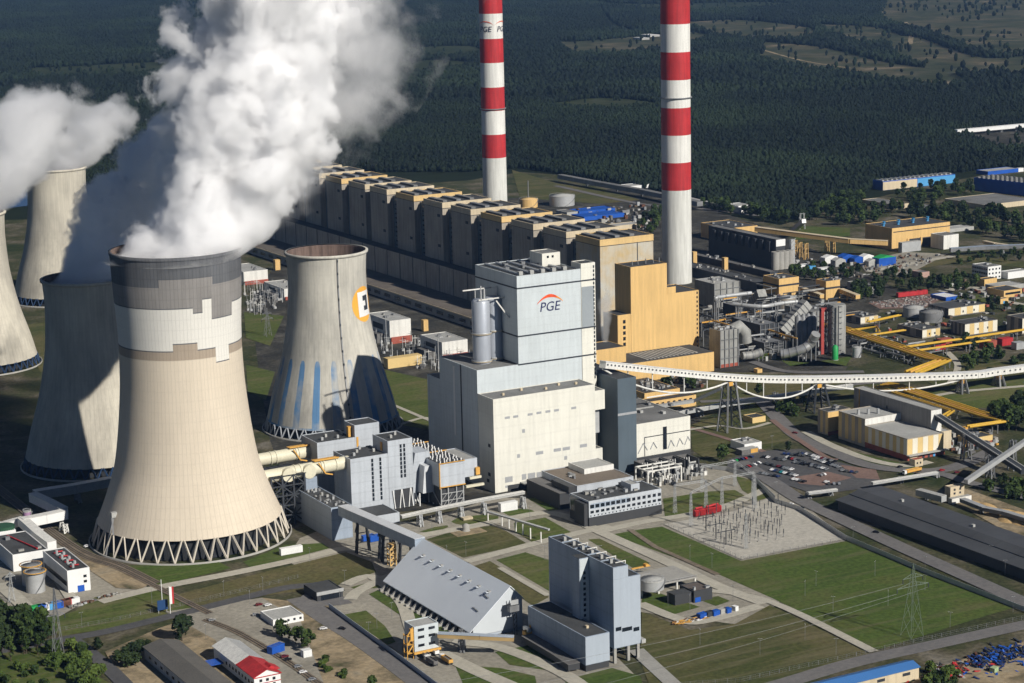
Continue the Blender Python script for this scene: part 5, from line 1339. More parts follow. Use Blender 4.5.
# --- ducts and plant of the old flue gas cleaning
def duct(label, pts, r, m=DUCT, n=16, rings=True, name='flue_duct'):
    ww = [P(*p) for p in pts]; o = Vector((ww[0].x, ww[0].y, 0)); t = thing(name, label, 'duct', o)
    s = smooth([w-o for w in ww], 5) if len(ww) > 2 else [w-o for w in ww]
    MB().tube(s, r, m, n).build('duct', t)
    q = MB()
    for k in range(2, len(s)-1, 3):
        d = (s[k+1]-s[k-1]).normalized(); q.tube([s[k]-d*.35, s[k]+d*.35], r*1.08, GALVD, n)
    if rings and q.v: q.build('ring_flange', t)
    for k in range(1, len(s)-1, 4):
        if s[k].z > r+3:
            for e in (-.6, .6): MB().bar((s[k].x+r*e,s[k].y,0),(s[k].x+r*e,s[k].y,s[k].z-r*.8),.8,GALVD).build('support', t)
    return t
duct('big curved silver flue duct rising beside the absorber tower', [(781,354,6),(790,353,7),(803,349,11),(811,343,16),(816,334,25)], 4.2, CHROME)
duct('thin pale pipe with a square bend over the ducts', [(715,322,6),(715.5,300,34),(720,297,36),(751,293,36)], 1.9, GALV, 10)
duct('long pale pipe crossing above the dark ducts', [(733,304,30),(761,306.5,29),(780,303.5,29),(797,301.5,29)], 1.9, GALV, 10)
duct('short grey pipe with brown ring near the brick-based box', [(742,356,6),(752,355,6),(762,352,8)], 3.6, DUCT)
def slab(label, pts, w, h, m, name='inclined_duct'):
    ww = [P(*p) for p in pts]; o = Vector((ww[0].x, ww[0].y, 0)); t = thing(name, label, 'duct', o)
    q = MB(); q.bar(ww[0]-o, ww[1]-o, w, m, h); q.build('casing', t)
    q = MB(); d = (ww[1]-ww[0])
    for k in range(1, 8):
        c = ww[0]-o+d*k/8; dn = d.normalized(); q.bar(c-dn*.3, c+dn*.3, w+.8, GALVD, h+.8)
    q.build('stiffener', t)
    for k in (2, 6):
        c = ww[0]-o+d*k/8
        for e in (-.5, .5): MB().bar((c.x+w*e,c.y,0),(c.x+w*e,c.y,c.z),.9,GALVD).build('support', t)
slab('wide inclined grey duct in front of the tan tank', [(781,331,10),(807,303,34)], 10, 9, LROOF)
slab('wide inclined grey duct, the farther one behind the long pale pipe', [(748,312,10),(762,293,34)], 9, 8, DUCT)
for lab, ft, fl, fr, bl, wl, rf, cl in (
  ('grey box of ductwork beside the yellow block, with a curved cowl', (721,368), (720,331), (738,328.5), (702,329), DUCT, GALVD, 6),
  ('dark filter casing in the middle of the ducts', (761,345), (760,325), (778,322.5), (735,317), DSTEEL, GALVD, 10),
  ('pale grey fan house behind the yellow block', (722,307), (714,284), (734,279.5), (704,278), DUCT, LROOF, 8),
  ('dark filter casing behind the thin pale pipe', (742,318), (735,306), (757,302), (722,303), DSTEEL, GALVD, 10),
  ('dark casing under the big curved duct', (776,352), (764,343), (782,340), (755,338), CHAR, GALVD, 5),
  ('grey duct house between the tan tank and the absorber tower', (824,330), (812,312), (830,309), (800,303), DUCT, ROOFG, 6),
  ('dark machine house at the foot of the absorber tower', (815,347), (803,334), (815,332), (796,330), CHAR, GALVD, 5)):
    t, z, f = hpx('duct_house', lab, 'industrial building', ft, fl, fr, bl, wl, rf, clutter=cl)
    q = MB()
    for k in range(5):
        x = f[2]*k/4; q.bar((x,-.6,0),(x,-.6,z),.6,GALVD)
    for k in range(1,4): q.bar((0,-.6,z*k/4),(f[2],-.6,z*k/4),.5,GALVD)
    q.build('frame', t)
    if 'cowl' in lab:
        q = MB(); q.tube([(f[2],10,z-4),(f[2]+8,10,z-1),(f[2]+14,10,z-7),(f[2]+15,10,z-16)], 6, DUCT, 14); q.build('cowl', t); MB().box(.1,f[2],-.2,-.05,0,3,BRICK).build('brick_base', t)
bA = P(836.5,353); sc = CAM_F/((bA-EYE).dot(FW)); hA_ = zov((836.5,353),304)
t = thing('absorber_tower', 'round grey absorber tower with scaffold stairs', 'absorber tower', (bA.x, bA.y, 0))
rA = 9./sc; MB().lathe([(rA,0),(rA,hA_-1.5),(rA*.9,hA_)], 32, DUCT).build('shell', t)
q = MB()
for k in range(9):
    z = hA_*(k+.5)/9; q.bar(((rA+1.2)*cos(3.4),(rA+1.2)*sin(3.4),z),((rA+1.2)*cos(4.6),(rA+1.2)*sin(4.6),z+2),.5,GALVD)
for a in (2.4, 3.0, 3.6, 4.2): q.bar(((rA+2)*cos(a),(rA+2)*sin(a),0),((rA+2)*cos(a),(rA+2)*sin(a),hA_),.6,DSTEEL)
for k in range(9): q.bar(((rA+2.4)*cos(2.6),(rA+2.4)*sin(2.6),hA_*k/9),((rA+2.4)*cos(3.8),(rA+2.4)*sin(3.8),hA_*(k+1)/9),.8,GALVD)
q.build('scaffold', t)
bR = P(821.5,354); t = thing('red_riser', 'tall red square riser beside the absorber tower', 'riser', (bR.x, bR.y, 0)); hR = zov((821.5,354),308)
MB().box(-1.6,1.6,-1.6,1.6,0,hR,mat('faded_red_paint',(.36,.06,.05),.65,.15)).build('shaft', t); MB().box(-1.6,9,-1.5,1.5,hR-3.6,hR-.2,MATS['faded_red_paint']).build('cross_arm', t)
bG = P(835,360); t = thing('green_silo', 'small bright green silo at the foot of the absorber tower', 'silo', (bG.x, bG.y, 0)); MB().lathe([(2.8,.6),(2.8,12),(1.2,13.6)], 20, GREENP).build('body', t); MB().cyl(0,0,0,.6,3.2,CONC,20).build('base', t)
bk = P(802,352); t = thing('fluted_silo', 'dark fluted silo group behind the big curved duct', 'silo', (P(798,350).x, P(798,350).y, 0))
for k in range(4): MB().lathe([(3.2,0),(3.2,30),(.5,33)], 16, GALVD, k*6.0, k*.5).build('cell', t)
# gasholder-like containers and wagons
def boxobj(name, label, cat, x, y, l, w, h, m, ang=0, group=None, z0=0):
    c = P(x, y); t = thing(name, label, cat, (c.x, c.y, z0), ang, group)
    q = MB(); q.box(-l/2,l/2,-w/2,w/2,.25,h,m); q.build('body', t)
    q = MB()
    for k in range(int(l/1.1)): q.box(-l/2+.4+k*1.1,-l/2+.75+k*1.1,-w/2-.08,-w/2+.02,.4,h-.2,m)
    if q.v: tag(q.build('ribs', t), kind='stuff')
    q = MB(); q.box(-l/2-.05,l/2+.05,-w/2-.05,w/2+.05,h,h+.15,m); q.build('lid', t)
    q = MB()
    for sx in (-1,1): q.box(sx*(l/2-.5)-.3,sx*(l/2-.5)+.3,-w/2+.1,w/2-.1,0,.25,DSTEEL)
    q.build('foot', t)
    return t
for i,(x,y,l,cn,m) in enumerate(((988,347.5,15,'red brick',BRICK),(1005,345,13,'dark red',RED),(944,345.5,13,'red brick',BRICK),(938,349.5,12,'dark red',RED),(1018,349,10,'grey',GALV))):
    boxobj('storage_container', f'{cn} container '+('beside the grass right of the yellow pipe' if x==988 else 'near the frame edge below the long yellow pipe' if x==1005 else 'under the long yellow pipe, the farther of two' if x==944 else 'under the long yellow pipe, the nearer of two' if x==938 else 'at the frame edge above the grass'), 'container', x, y, l, 7, 6.5, m, 0, 'containers by the yellow pipes')
for i,x in enumerate((901,907,913,918,923)):
    boxobj('freight_wagon', f'small red freight wagon, {ORD[i]} from the trees, on the paved yard', 'wagon', x, 297-(x-901)*.12, 9, 4, 4.5, RED, -.1, 'red wagons in a row')
for i,(x,y,l,w_,h,cn,m) in enumerate(((829,263,18,9,7,'white',WHITEP),(838,266,14,9,7,'white',LROOF),(846,262,18,11,7,'blue',BLUE),(857,263,14,9,6,'blue',BLUE),(866,262,15,9,7,'white',WHITEP),(871,266,13,8,6,'pale grey',LROOF),(884,265,24,12,9,'blue',BLUE),(802,270,16,9,6,'white',WHITEP),(811,271,8,6,6,'light blue',LBLUE),(824,273,14,8,6,'white',WHITEP))):
    t = boxobj('site_tent', f'{cn} storage tent on the storage ground, {ORD[i]} from the left in its cluster' if i < 7 else f'{cn} site cabin near the concrete silos, {ORD[i-7]} of three', 'tent' if i < 7 else 'cabin', x, y, l, w_, h, m, 0, 'tents and cabins on the storage ground')
    if i < 7: MB().extr([(-l/2,h+.1),(l/2,h+.1),(0,h+2.6)], -w_/2, w_/2, m if i != 6 else GREENP).build('tent_roof', t)
t, z, f = hpx('shelter', 'blue and white flat shelter at the edge of the paved yard', 'shelter', (947,301), (946,297.5), (960,295.5), (934.5,293.5), BLUE, WHITEP)
# --- transformer houses beside the small cooling tower
for i,(ft, fl, fr, bl, lab) in enumerate((((390,344),(389.5,321),(411,318.5),(368,313),'white transformer house beside the small tower, the one nearest its emblem'),((443,360),(442,342.5),(470,340),(422,334.5),'white transformer house nearest the white boiler house'),((246,285),(243.5,272),(265,268.5),(238,264),'white transformer house farthest off, just right of the tallest beige tower'),((285,300),(284,289),(300,285),(270,281),'white transformer house half hidden behind the small cooling tower'))):
    t, z, f = hpx('transformer_house', lab, 'transformer house', ft, fl, fr, bl, CHW, LROOF, group='transformer houses along the annex', clutter=4)
    MB().box(-.2,-.01,f[3]*.3,f[3]*.75,z*.5,z*.75,BAND).build('louvre', t)
    MB().box(.5,f[2]-.5,-2,-.1,0,z*.28,BRICK).build('brick_base', t)
    MB().tube([(-3,2,0),(-3,2,z+6)], .35, GALV, 6).build('mast', t)
    MB().box(-9,-2,f[3]*.2,f[3]*.8,0,z*.4,CONCD).build('transformer', t)
boxobj('yellow_switch_house', 'ochre switch house with red base below the transformer houses', 'switch house', 403, 366, 34, 9, 9, SY)
boxobj('yellow_switch_house', 'small ochre tower beside the farther transformer house', 'switch house', 277, 270, 6, 6, 12, YEL)
boxobj('yellow_switch_house', 'small ochre tower between two transformer houses, right of the emblem', 'switch house', 425, 331, 5, 5, 11, YEL)
# ================================================================ SOUTH: ash silo block, gypsum store, offices, substation, pylon
# --- tall ash silo block
f0 = P(614.2, 664)
def AY(x, y): v = PY(x, y, f0.y); return v.x-f0.x, v.z
hS = PY(612.3,567.9,f0.y).z; wS1 = AY(628,566)[0]; wS2 = AY(640.2,574.3)[0]; h2s = AY(640.2,574.3)[1]; zb = PY(613.7,649,f0.y).z
LX = f0.x
dS = P(547.8,536.6,hS).y-f0.y
pj = P(575.2,556.1,hS); pjx = pj.x-f0.x; pjy = pj.y-f0.y
t = ASH = thing('ash_silo_house', 'tall steel-blue ash silo house on short columns with stair shaft and stepped top', 'industrial building', (f0.x, f0.y, 0))
roofbox(t, 0, wS1, 0, dS, zb, hS, STEELBLUE, ROOF, 'main_wall')
roofbox(t, wS1+.02, wS2, 0.02, 16, zb, h2s, STEELBLUE, ROOF, 'side_wall')
MB().box(.06, wS2-.06, -.12, -.01, zb+.3, min(hS,h2s)-.2, SILVER).build('front_cladding', t); MB().box(.06, wS1-.06, -.12, -.01, h2s-.15, hS-.3, SILVER).build('front_cladding', t)
q = MB(); q.box(pjx, -.02, pjy-4, pjy+4, 14, hS-.5, STEELBLUE, ROOF); q.build('stair_shaft', t)
MB().box(pjx+.3,-.3,pjy-4.15,pjy-4.01,16,hS-1,PALEBLUE).build('shaft_face', t)
for i in range(10): windows(t, 'f', [pjx/2], [18+i*(hS-24)/10], 1.5, 1.6, GLASS, depth=pjy-4.16)
u = AY(500+592/5.12,0)[0]
for a, b in ((592,620),(625,675),(683,712)):
    x0, z0 = AY(500+a/5.12, 520+566/5.12); x1, z1_ = AY(500+b/5.12, 520+550/5.12); MB().box(x0,x1,-.3,-.05,(z0+z1_)/2-1,(z0+z1_)/2+1.1,GLASS).build('window', t)
for x, y in ((1,1),(wS2-1.5,1),(wS1,1),(1,12),(wS2-1.5,12),(1,dS-2),(1,dS/2),(wS1,dS-2),(wS1,dS/2)): MB().box(x-.8,x+.8,y-.8,y+.8,0,zb-.02,CONC).build('column', t)
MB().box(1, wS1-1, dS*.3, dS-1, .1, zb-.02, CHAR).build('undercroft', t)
MB().box(wS2-.02,wS2+2.5,-1,6,zb,zb+2.2,LROOF).build('side_hood', t)
for k in range(6):
    q = MB(); y = 6+k*(dS-10)/6; q.bar((wS1*.55,y,hS+.3),(wS1+2.2,y,hS+.5),.4,CHW); q.bar((wS1+2.,y,hS+.5),(wS1+2.,y,hS-4),.35,CHW); q.build('pipe_hoop', t)
    MB().box(wS1*.35,wS1*.35+1.6,y+2,y+3.6,hS-.4,hS+2.,LROOF).build('roof_vent', t)
q = MB(); 
for k in range(4): q.box(.6, wS1-.6, dS*(k+1)/5-.3, dS*(k+1)/5+.3, hS-.45, hS+.2, STEELBLUE)
q.build('roof_rib', t)
q = MB(); q.box(wS1+.1,wS2-.2,16.1,30,h2s-6,h2s-4,ORANGE); q.box(wS1+.1,wS2+1,17,19,h2s-4,h2s-1,ORANGE); q.build('stair_landing', t)
# low wing
fl0 = P(585.8, 672); zl_ = PY(585.4,637.2,fl0.y).z; wr = PY(609.4,632.3,fl0.y).x-fl0.x
dl_ = P(526.4,606,zl_).y-fl0.y
t = thing('ash_wing', 'low steel-blue wing with long flat roof at the foot of the ash silo house', 'industrial building', (fl0.x, fl0.y, 0))
roofbox(t, 0, wr, 0, dl_, 3.6, zl_, STEELBLUE, ROOF, 'wall')
MB().box(.1,wr-.1,-.12,-.01,3.8,zl_-.3,SILVER).build('front_cladding', t)
MB().box(.3,wr-.3,.3,dl_-.3,0,3.58,CHAR).build('plinth', t); MB().box(wr*.55,wr*.65,dl_*.2,dl_*.23,zl_-.4,zl_+1,CREAM).build('roof_hatch', t)
gallery('trough_conveyor', 'dark low trough conveyor along the foot of the steel-blue wing', 'conveyor', [(527,638,3),(556,655,3),(574,667,3)], 7, 3.4, CHAR, CONCD, [])
q = MB(); c = P(532,640); t = thing('loading_gear', 'orange loading gear at the end of the dark trough conveyor', 'machine', (c.x,c.y,0)); q.box(-5,5,-2,2,3.6,6,ORANGE); q.box(-1,1,-1,1,0,9,ORANGE); q.bar((-5,0,6),(3,0,9),.8,ORANGE); q.build('frame', t); MB().box(-4,-2,-3,3,6,8,CHROME).build('motor', t)
# --- gypsum store: steep lean-to roof standing on slanted struts
zr = 27.; 
r1 = P(422.5,538.6,zr); r2 = P(509.4,586.4,zr); ze = 5.6; e1 = P(387.3,585.4,ze); e2 = P(478.2,629.4,ze); ee = PY(522.5,598.1, r2.y); 
y0 = r2.y; y1 = r1.y; xr0 = (r1.x+r2.x)/2; xe0 = (e1.x+e2.x)/2
zE, xE = ee.z, ee.x
GS = mat('blue_grey_sheet_roof',(.74,.79,.84),.42,.05,.03,lines=('Y',1.6,.06),streak=.0)
t = thing('gypsum_store', 'long steep-roofed grey storage hall with roof vents and pale gable', 'storage hall', (xe0, y0, 0)); Lg = y1-y0
xr_l = xr0-xe0; xE_l = xE-xe0
q = MB(); q.extr([(1.2,0.2),(xE_l-.5,0.2),(xE_l-.5,zE-.3),(xr_l,zr-.5),(1.2,ze+.2)], .6, Lg-.6, SILVER); q.build('wall', t)
q = MB(); q.extr([(1,2),(xE_l-.3,2),(xE_l-.3,zE-.2),(xr_l,zr-.4),(1,ze+.1)], 0, .58, mat('pale_gable',(.56,.60,.63),.5,.04,lines=('X',1.6,.06))); q.build('gable', t)
sl = (zr-ze)/xr_l
q = MB(); q.extr([(-1.5,ze-1.5*sl),(xr_l,zr),(xr_l,zr+.5),(-1.5,ze-1.5*sl+.5)], -.8, Lg+.8, GS); q.build('roof', t)
q = MB(); s2 = (zE-zr)/(xE_l-xr_l); q.extr([(xr_l+.01,zr),(xE_l+.6,zE+.6*s2),(xE_l+.6,zE+.6*s2+.5),(xr_l+.01,zr+.5)], -.8, Lg+.8, GS); q.build('roof', t)
st = MB(); st.bar((-4.5,0,0),(1.2,0,ze-.4),1.5,CONC,1.6); st.box(-5.6,-3.4,-1,1,-.2,1.4,CONC); stm = st.mesh('strut')
n = 16
for k in range(n): part(stm, 'strut', t, (0, 3+k*(Lg-6)/(n-1), 0))
MB().box(1.0,1.15,.7,Lg-.7,.3,ze-.2,CHAR).build('opening', t)
vt = MB(); vt.box(-.8,1.0,-1.1,1.1,0,.8,LROOF); vt.box(-2.2,-.81,-1.0,1.0,0,.3,GS); vm = vt.mesh('roof_vent')
for k in range(8):
    x = xr_l*.72; part(vm, 'roof_vent', t, (x, 12+k*(Lg-28)/7, ze+x*sl+.5))
for y, x in ((8,.62),(7,.33)): q = MB(); q.bar((xr_l*x,y,ze+xr_l*x*sl+.6),(xr_l*x+.5,y+7,ze+(xr_l*x+.5)*sl+.6),.9,GALVD,.3); q.build('snow_rail', t)
c = P(510, 640); t = thing('gable_mast', 'lattice stair mast with machinery platform before the pale gable', 'mast', (xe0+xr_l*1.0, y0-5, 0)); q = MB()
for x in (-1,1): q.bar((x,0,0),(x,0,22),.4,DSTEEL)
for k in range(8): q.bar((-1,0,k*2.7),(1,0,k*2.7+2.7),.3,DSTEEL)
q.build('mast', t); q = MB(); q.box(-4,2,-1.5,1.5,14,18,GALVD); q.box(-3.4,1.5,-1.6,-1.51,18.2,21,GALV); q.box(-4.4,2.4,-2,2,18,18.2,DSTEEL); q.build('platform', t)
# silver gallery from the absorber annex to the gypsum store
zA = P(340,514,0)
gallery('silver_gallery', 'rounded silver conveyor gallery sloping up to the steep-roofed storage hall', 'conveyor', [(343,510,21),(372,522.5,23),(420,543.5,24.5)], 7, 6.4, STEELBLUE, mat('pale_sheet',(.60,.62,.64),.5,.05), [(363,552,20,2.5),(386,558,22,2.5),(389,561,22,2.5),(406,566,22,2.5)], DSTEEL)
boxobj('blue_container', 'blue container under the silver gallery, the one nearer the absorber house', 'container', 368, 541, 8, 3.5, 4, BLUE, 0, 'blue containers under the gallery'); boxobj('blue_container', 'blue container under the silver gallery, beside its twin', 'container', 375, 541, 8, 3.5, 4, BLUE, 0, 'blue containers under the gallery')
q = MB(); c = P(392, 565); t = thing('yellow_hoist', 'yellow steel stair frame under the silver gallery', 'stair frame', (c.x,c.y,0))
for x in (-2,2):
    for y in (-2,2): q.bar((x,y,0),(x,y,14),.5,YEL)
for k in range(4): q.bar((-2,-2,k*3.5),(2,-2,k*3.5+3.5),.7,YEL); q.box(-2.2,2.2,-2.2,2.2,k*3.5+3.2,k*3.5+3.5,YEL)
q.build('frame', t)
t, z, f = hpx('plant_annex', 'dark-roofed low annex in front of the absorber house', 'annex', (372,527), (372,517), (399,512), (356,508), PGREY, ROOF)
# --- weigh tower with lorries
w0 = P(415, 659); zt_ = PY(414.7,627,w0.y).z; zb2 = PY(414.8,652,w0.y).z; wr_ = PY(438.2,623.5,w0.y).x-w0.x
t = thing('loading_tower', 'small pale four-storey loading tower with orange stairs above two lorries', 'tower', (w0.x, w0.y, 0))
roofbox(t, 0, wr_, 0, 12, zb2, zt_, PALEBLUE, LROOF, 'wall')
for z in (zb2+(zt_-zb2)*k for k in (.22,.55,.84)): windows(t, 'f', [wr_*.28, wr_*.72], [z], wr_*.26, 1.5, GLASS)
q = MB()
for x in (.6, wr_-.6, wr_/2):
    for y in (.6, 11): q.box(x-.5,x+.5,y-.5,y+.5,0,zb2-.02,CONCD)
q.build('column', t)
q = MB(); q.box(-4,-.1,1,5,3,3.3,ORANGE); q.box(-4,-.1,1,5,8,8.3,ORANGE); q.box(-4,-.1,1,5,13,13.3,ORANGE); q.box(-.8,wr_+.8,-1.2,-.05,zb2-1.2,zb2-.1,ORANGE); q.box(-2,-.1,.5,2,zt_-8,zt_-1,ORANGE)
for x in (-4,-.4):
    for y in (1,5): q.bar((x,y,0),(x,y,14),.35,ORANGE)
for k in range(3): q.bar((-4,1,3.2+k*5),(-.4,1,8+k*5),.6,ORANGE)
q.build('stair', t)
gallery('loading_conveyor', 'orange-sided belt bridge from the loading tower to the pale gable', 'conveyor', [(438,635,12.5),(480,637,12),(514,638.5,11)], 3.6, 2.2, mat('ochre_side_sheet',(.42,.29,.13),.7,.15), SILVER, [(461,648,10.5,2),(463,651,10.5,2)], GALVD)
def lorry(label, x, y, ang, cabm, bodm, L_=12.):
    c = P(x, y); t = thing('lorry', label, 'lorry', (c.x, c.y, .45), ang)
    q = MB(); q.box(-L_/2, -L_/2+2.2, -1.25, 1.25, .6, 3.1, cabm); q.box(-L_/2-.02,-L_/2+.1,-1.1,1.1,1.9,2.8,GLASS); q.build('cab', t)
    q = MB(); q.box(-L_/2+2.6, L_/2, -1.3, 1.3, 1.1, 1.4, bodm)
    for y0_, y1_ in ((-1.3,-1.15),(1.15,1.3)): q.box(-L_/2+2.6,L_/2,y0_,y1_,1.4,3.,bodm)
    for x0_ in (-L_/2+2.6, L_/2-.15): q.box(x0_,x0_+.15,-1.14,1.14,1.4,3.,bodm)
    q.box(-L_/2+2.8,L_/2-.2,-1.1,1.1,1.42,2.4,CONCD); q.build('tipper_body', t)
    MB().box(-L_/2,L_/2,-.5,.5,.55,.95,DSTEEL).build('chassis', t)
    for x_ in (-L_/2+1.2, L_/2-3.6, L_/2-2.2, L_/2-.9):
        for s in (-1,1):
            q = MB(); q.tube([(x_,s*1.0,.5),(x_,s*1.28,.5)],.5,BLACK,12); q.build('wheel', t)
    return t
lorry('dark-bodied lorry waiting beside the loading tower, nearest it', 431, 664, -pi/2, WHITEP, CONCD)
lorry('orange-bodied lorry standing beside the dark-bodied one', 446, 662.5, -pi/2, WHITEP, ORANGE)
lorry('grey lorry half under the loading tower', 424, 657, -pi/2, WHITEP, LROOF)
lorry('small white lorry near the loading tower, out of the shade', 434, 654.5, -pi/2, WHITEP, WHITEP, 8)
lorry('orange tank lorry on the road behind the long dark shed', 912, 473.5, .1, WHITEP, ORANGE, 17)
# --- gate canopy
t, z, f = hpx('gate_canopy', 'dark flat gate canopy over the road junction', 'canopy', (317,602), (317,593), (342.5,588), (300,585), CHAR, ROOF)
kids_w = [c for c in t.children if c.name.startswith('wall')]
MB().box(-.4,f[2]+.4,-.5,-.05,z-1.8,z+.3,GALV).build('fascia', t); MB().box(f[2]*.15,f[2]*.9,-.3,-.06,.1,z-2,GLASS).build('glazing', t)
# --- offices
def OF(lab, foot, fl, fr, bl, **k): return hpx('office_building', lab, 'office building', foot, fl, fr, bl, **k)
t, z, f = OF('long grey office with window rows and charcoal base, nearest the gravel yard', (588.8,527), (588.8,501.5), (662,488.8), (570,493), wall=PGREY, roof=ROOF, clutter=14, base=None)
w, d = f[2], f[3]
MB().box(-.15,w+.15,-.25,d,0,z*.36,CHAR).build('base', t)
nx = 14
for i in range(nx):
    xw = w*(i+.6)/nx
    part_w = windows(t, 'f', [xw], [z*.78], w/nx*(.75 if i < 8 else .6), z*.14 if i < 8 else z*.12, GLASS); windows(t, 'f', [xw], [z*.56], w/nx*.62, z*.10, GLASS)
for i in range(20): windows(t, 'f', [w*(i+.5)/20], [z*.415], .8, .8, GLASS)
MB().box(w*.03,w*.55,-.10,.05,z*.69,z*.89,STEELBLUE).build('window_band', t)
MB().box(-.12,.06,.4,d*.96,z*.1,z*.93,GLASS).build('glass_front', t); q = MB(); q.box(-3,-.2,1,d*.55,z*.02,z*.9,CHAR); q.build('side_bay', t)
roofbox(t, w*.66, w*.78, d*.3, d*.8, z-.45, z+4., PGREY, LROOF, 'lift_house')
t, z, f = OF('stepped grey and brown-roofed office between the long office and the white boiler house', (577,508), (577,486), (622,471.5), (551,469), wall=PGREY, roof=mat('brown_flat_roof',(.20,.165,.13),.9,.15,fine=.2), clutter=5)
w, d = f[2], f[3]
windows(t, 'f', [w*.34,w*.45,w*.84], [z*.6], 2.4, 2.6, GLASS); windows(t, 'f', [w*.62], [z*.58], 5, 4, GLASS)
roofbox(t, w*.45, w*.98, d*.5, d*.95, z-.45, z+3.4, CHW, LROOF, 'upper_storey'); bpart(t, 'dark_wing', -12, -.1, 3, d, 0, z*.72, CHAR, CONCD)
MB().box(-6,-.3,1,d*.5,z*.74,z*1.,CHAR).build('screen_wall', t)
# --- transformer bays beyond the offices
for i in range(4):
    x = 640+i*14.; c = P(x+6, 478-i*1.9); t = thing('transformer_bay', ['concrete transformer bay next to the brown-roofed office','second concrete transformer bay from the brown-roofed office','third concrete transformer bay from the brown-roofed office','concrete transformer bay nearest the car park'][i], 'transformer bay', (c.x, c.y, 0), 0, 'transformer bays')
    MB().box(0,.8,0,16,0,9,CHAR).build('fire_wall', t); MB().box(9,9.8,0,16,0,9,CHAR).build('fire_wall', t); MB().box(.8,9,15,16,0,9,CONCD).build('rear_wall', t)
    q = MB(); q.box(2,8,3,10,.5,5.,GALV); q.lathe([(.8,5),(.8,7)],10,LROOF,3.5,6); q.tube([(2,2,6.2),(8,2,6.2)],.8,LROOF,8); q.build('transformer', t)
    for k in range(3): q = MB(); q.lathe([(.35,5),(.5,5.5),(.3,6.2),(.4,7),(.2,8.6)],8,WHITEP,3+k*2,9); q.build('bushing', t)
c = P(648,487); t = thing('busbar_frame', 'white steel busbar frame in front of the transformer bays', 'gantry', (c.x,c.y,0)); q = MB()
for x in (0,14,28):
    for y in (0,16): q.bar((x,y,0),(x,y,11),.8,CHW)
    q.bar((x,0,11),(x,16,11),.9,CHW)
for y in (0,8,16): q.bar((0,y,11),(28,y,11),.9,CHW)
q.build('frame', t)
# --- substation: gantries, insulators, red transformers
gan = MB()
def lattice(q, p, w, h, m, taper=.5):
    for sx in (-1,1):
        for sy in (-1,1): q.bar((p[0]+sx*w/2,p[1]+sy*w/2,0),(p[0]+sx*w/2*taper,p[1]+sy*w/2*taper,h),.22,m)
    n = max(3,int(h/w/1.2))
    for k in range(n):
        a, b = h*k/n, h*(k+1)/n; fa, fb = 1-(1-taper)*k/n, 1-(1-taper)*(k+1)/n
        for sx in (-1,1):
            q.bar((p[0]+sx*w/2*fa,p[1]-w/2*fa,a),(p[0]+sx*w/2*fb,p[1]+w/2*fb,b),.13,m); q.bar((p[0]-w/2*fa,p[1]+sx*w/2*fa,a),(p[0]+w/2*fb,p[1]+sx*w/2*fb,b),.13,m)
def gantry(label, feet, h, beam=True):
    ww = [P(*p) for p in feet]; t = thing('gantry', label, 'gantry', (ww[0].x,ww[0].y,0), 0, 'substation gantries'); o = Vector((ww[0].x,ww[0].y,0))
    for w_ in ww: q = MB(); lattice(q, (w_-o), 2.0, h, GALV, .4); q.build('mast', t)
    if beam:
        for a, b in zip(ww, ww[1:]):
            q = MB(); up = Vector((0,0,h-1)); a, b = a-o+up, b-o+up
            for dz in (0, 1.2): q.bar(a+Vector((0,0,dz)), b+Vector((0,0,dz)), .26, GALV)
            n_ = 10
            for k in range(n_): q.bar(a+(b-a)*k/n_+Vector((0,0,1.4*(k%2))), a+(b-a)*(k+1)/n_+Vector((0,0,1.4*((k+1)%2))), .16, GALV)
            q.build('beam', t)
    return t
hG = zov((691,526), 492)
gantry('lattice gantry nearest the long office, with two masts', [(675,513),(706,508)], hG*.85)
gantry('lattice gantry over the red transformers', [(691,526),(722,510.5),(754,505)], hG)
gantry('lattice gantry beyond the red transformers near the car park', [(702,492),(735,486),(753,500)], hG*.8)
gantry('lone lattice mast standing on the gravel among the insulators', [(746,549),], hG, False)
gantry('tall lattice mast at the far corner of the gravel yard', [(755,509),], hG, False)
red = []
for i,(x,y) in enumerate(((699,516),(710,514),(715,512.5))):
    c = P(x,y); t = thing('red_transformer', ['red transformer nearest the long office','red transformer in the middle of the three','red transformer nearest the gravel masts'][i], 'transformer', (c.x,c.y,.3), 0, 'red transformers')
    MB().box(-4.2,4.2,-1.6,1.6,.2,4.4,RED).build('tank', t); q = MB()
    for k in range(8): q.box(-4+k,-3.5+k,-2.3,-1.65,.6,4,RED)
    q.build('cooling_fins', t); MB().tube([(-3,0,5.4),(2.4,0,5.4)],.7,RED,10).build('conservator', t)
ipo = MB(); ipo.box(-.6,.6,-.6,.6,-.1,.3,CONC); ipo.bar((0,0,.3),(0,0,2.6),.22,GALVD); ip_m = ipo.mesh('post')
iin = MB(); iin.lathe([(.2,2.6),(.36,3),(.22,3.3),(.36,3.7),(.22,4),(.36,4.4),(.22,4.7),(.32,5.2),(.15,6.)],8,DSTEEL); ii_m = iin.mesh('insulator')
k_ = 0
for r in range(8):
    for cidx in range(11):
        x = 700+cidx*8.6+r*3.4; y = 520.5-cidx*1.45+r*3.9
        if x > 785 or (r > 5 and cidx > 7): continue
        c = P(x+random.uniform(-1,1), y+random.uniform(-.5,.5)); t = thing('insulator_post', f'post insulator on the gravel yard, {ORD[cidx]} in the {ORD[r]} row from the red transformers', 'insulator', (c.x,c.y,.25), 0, 'post insulators on the gravel yard'); k_ += 1
        s = random.choice((1.2,1.2,1.7,.9)); part(ip_m,'post',t,scale=(1,1,s)); part(ii_m,'insulator',t,scale=(1,1,s))
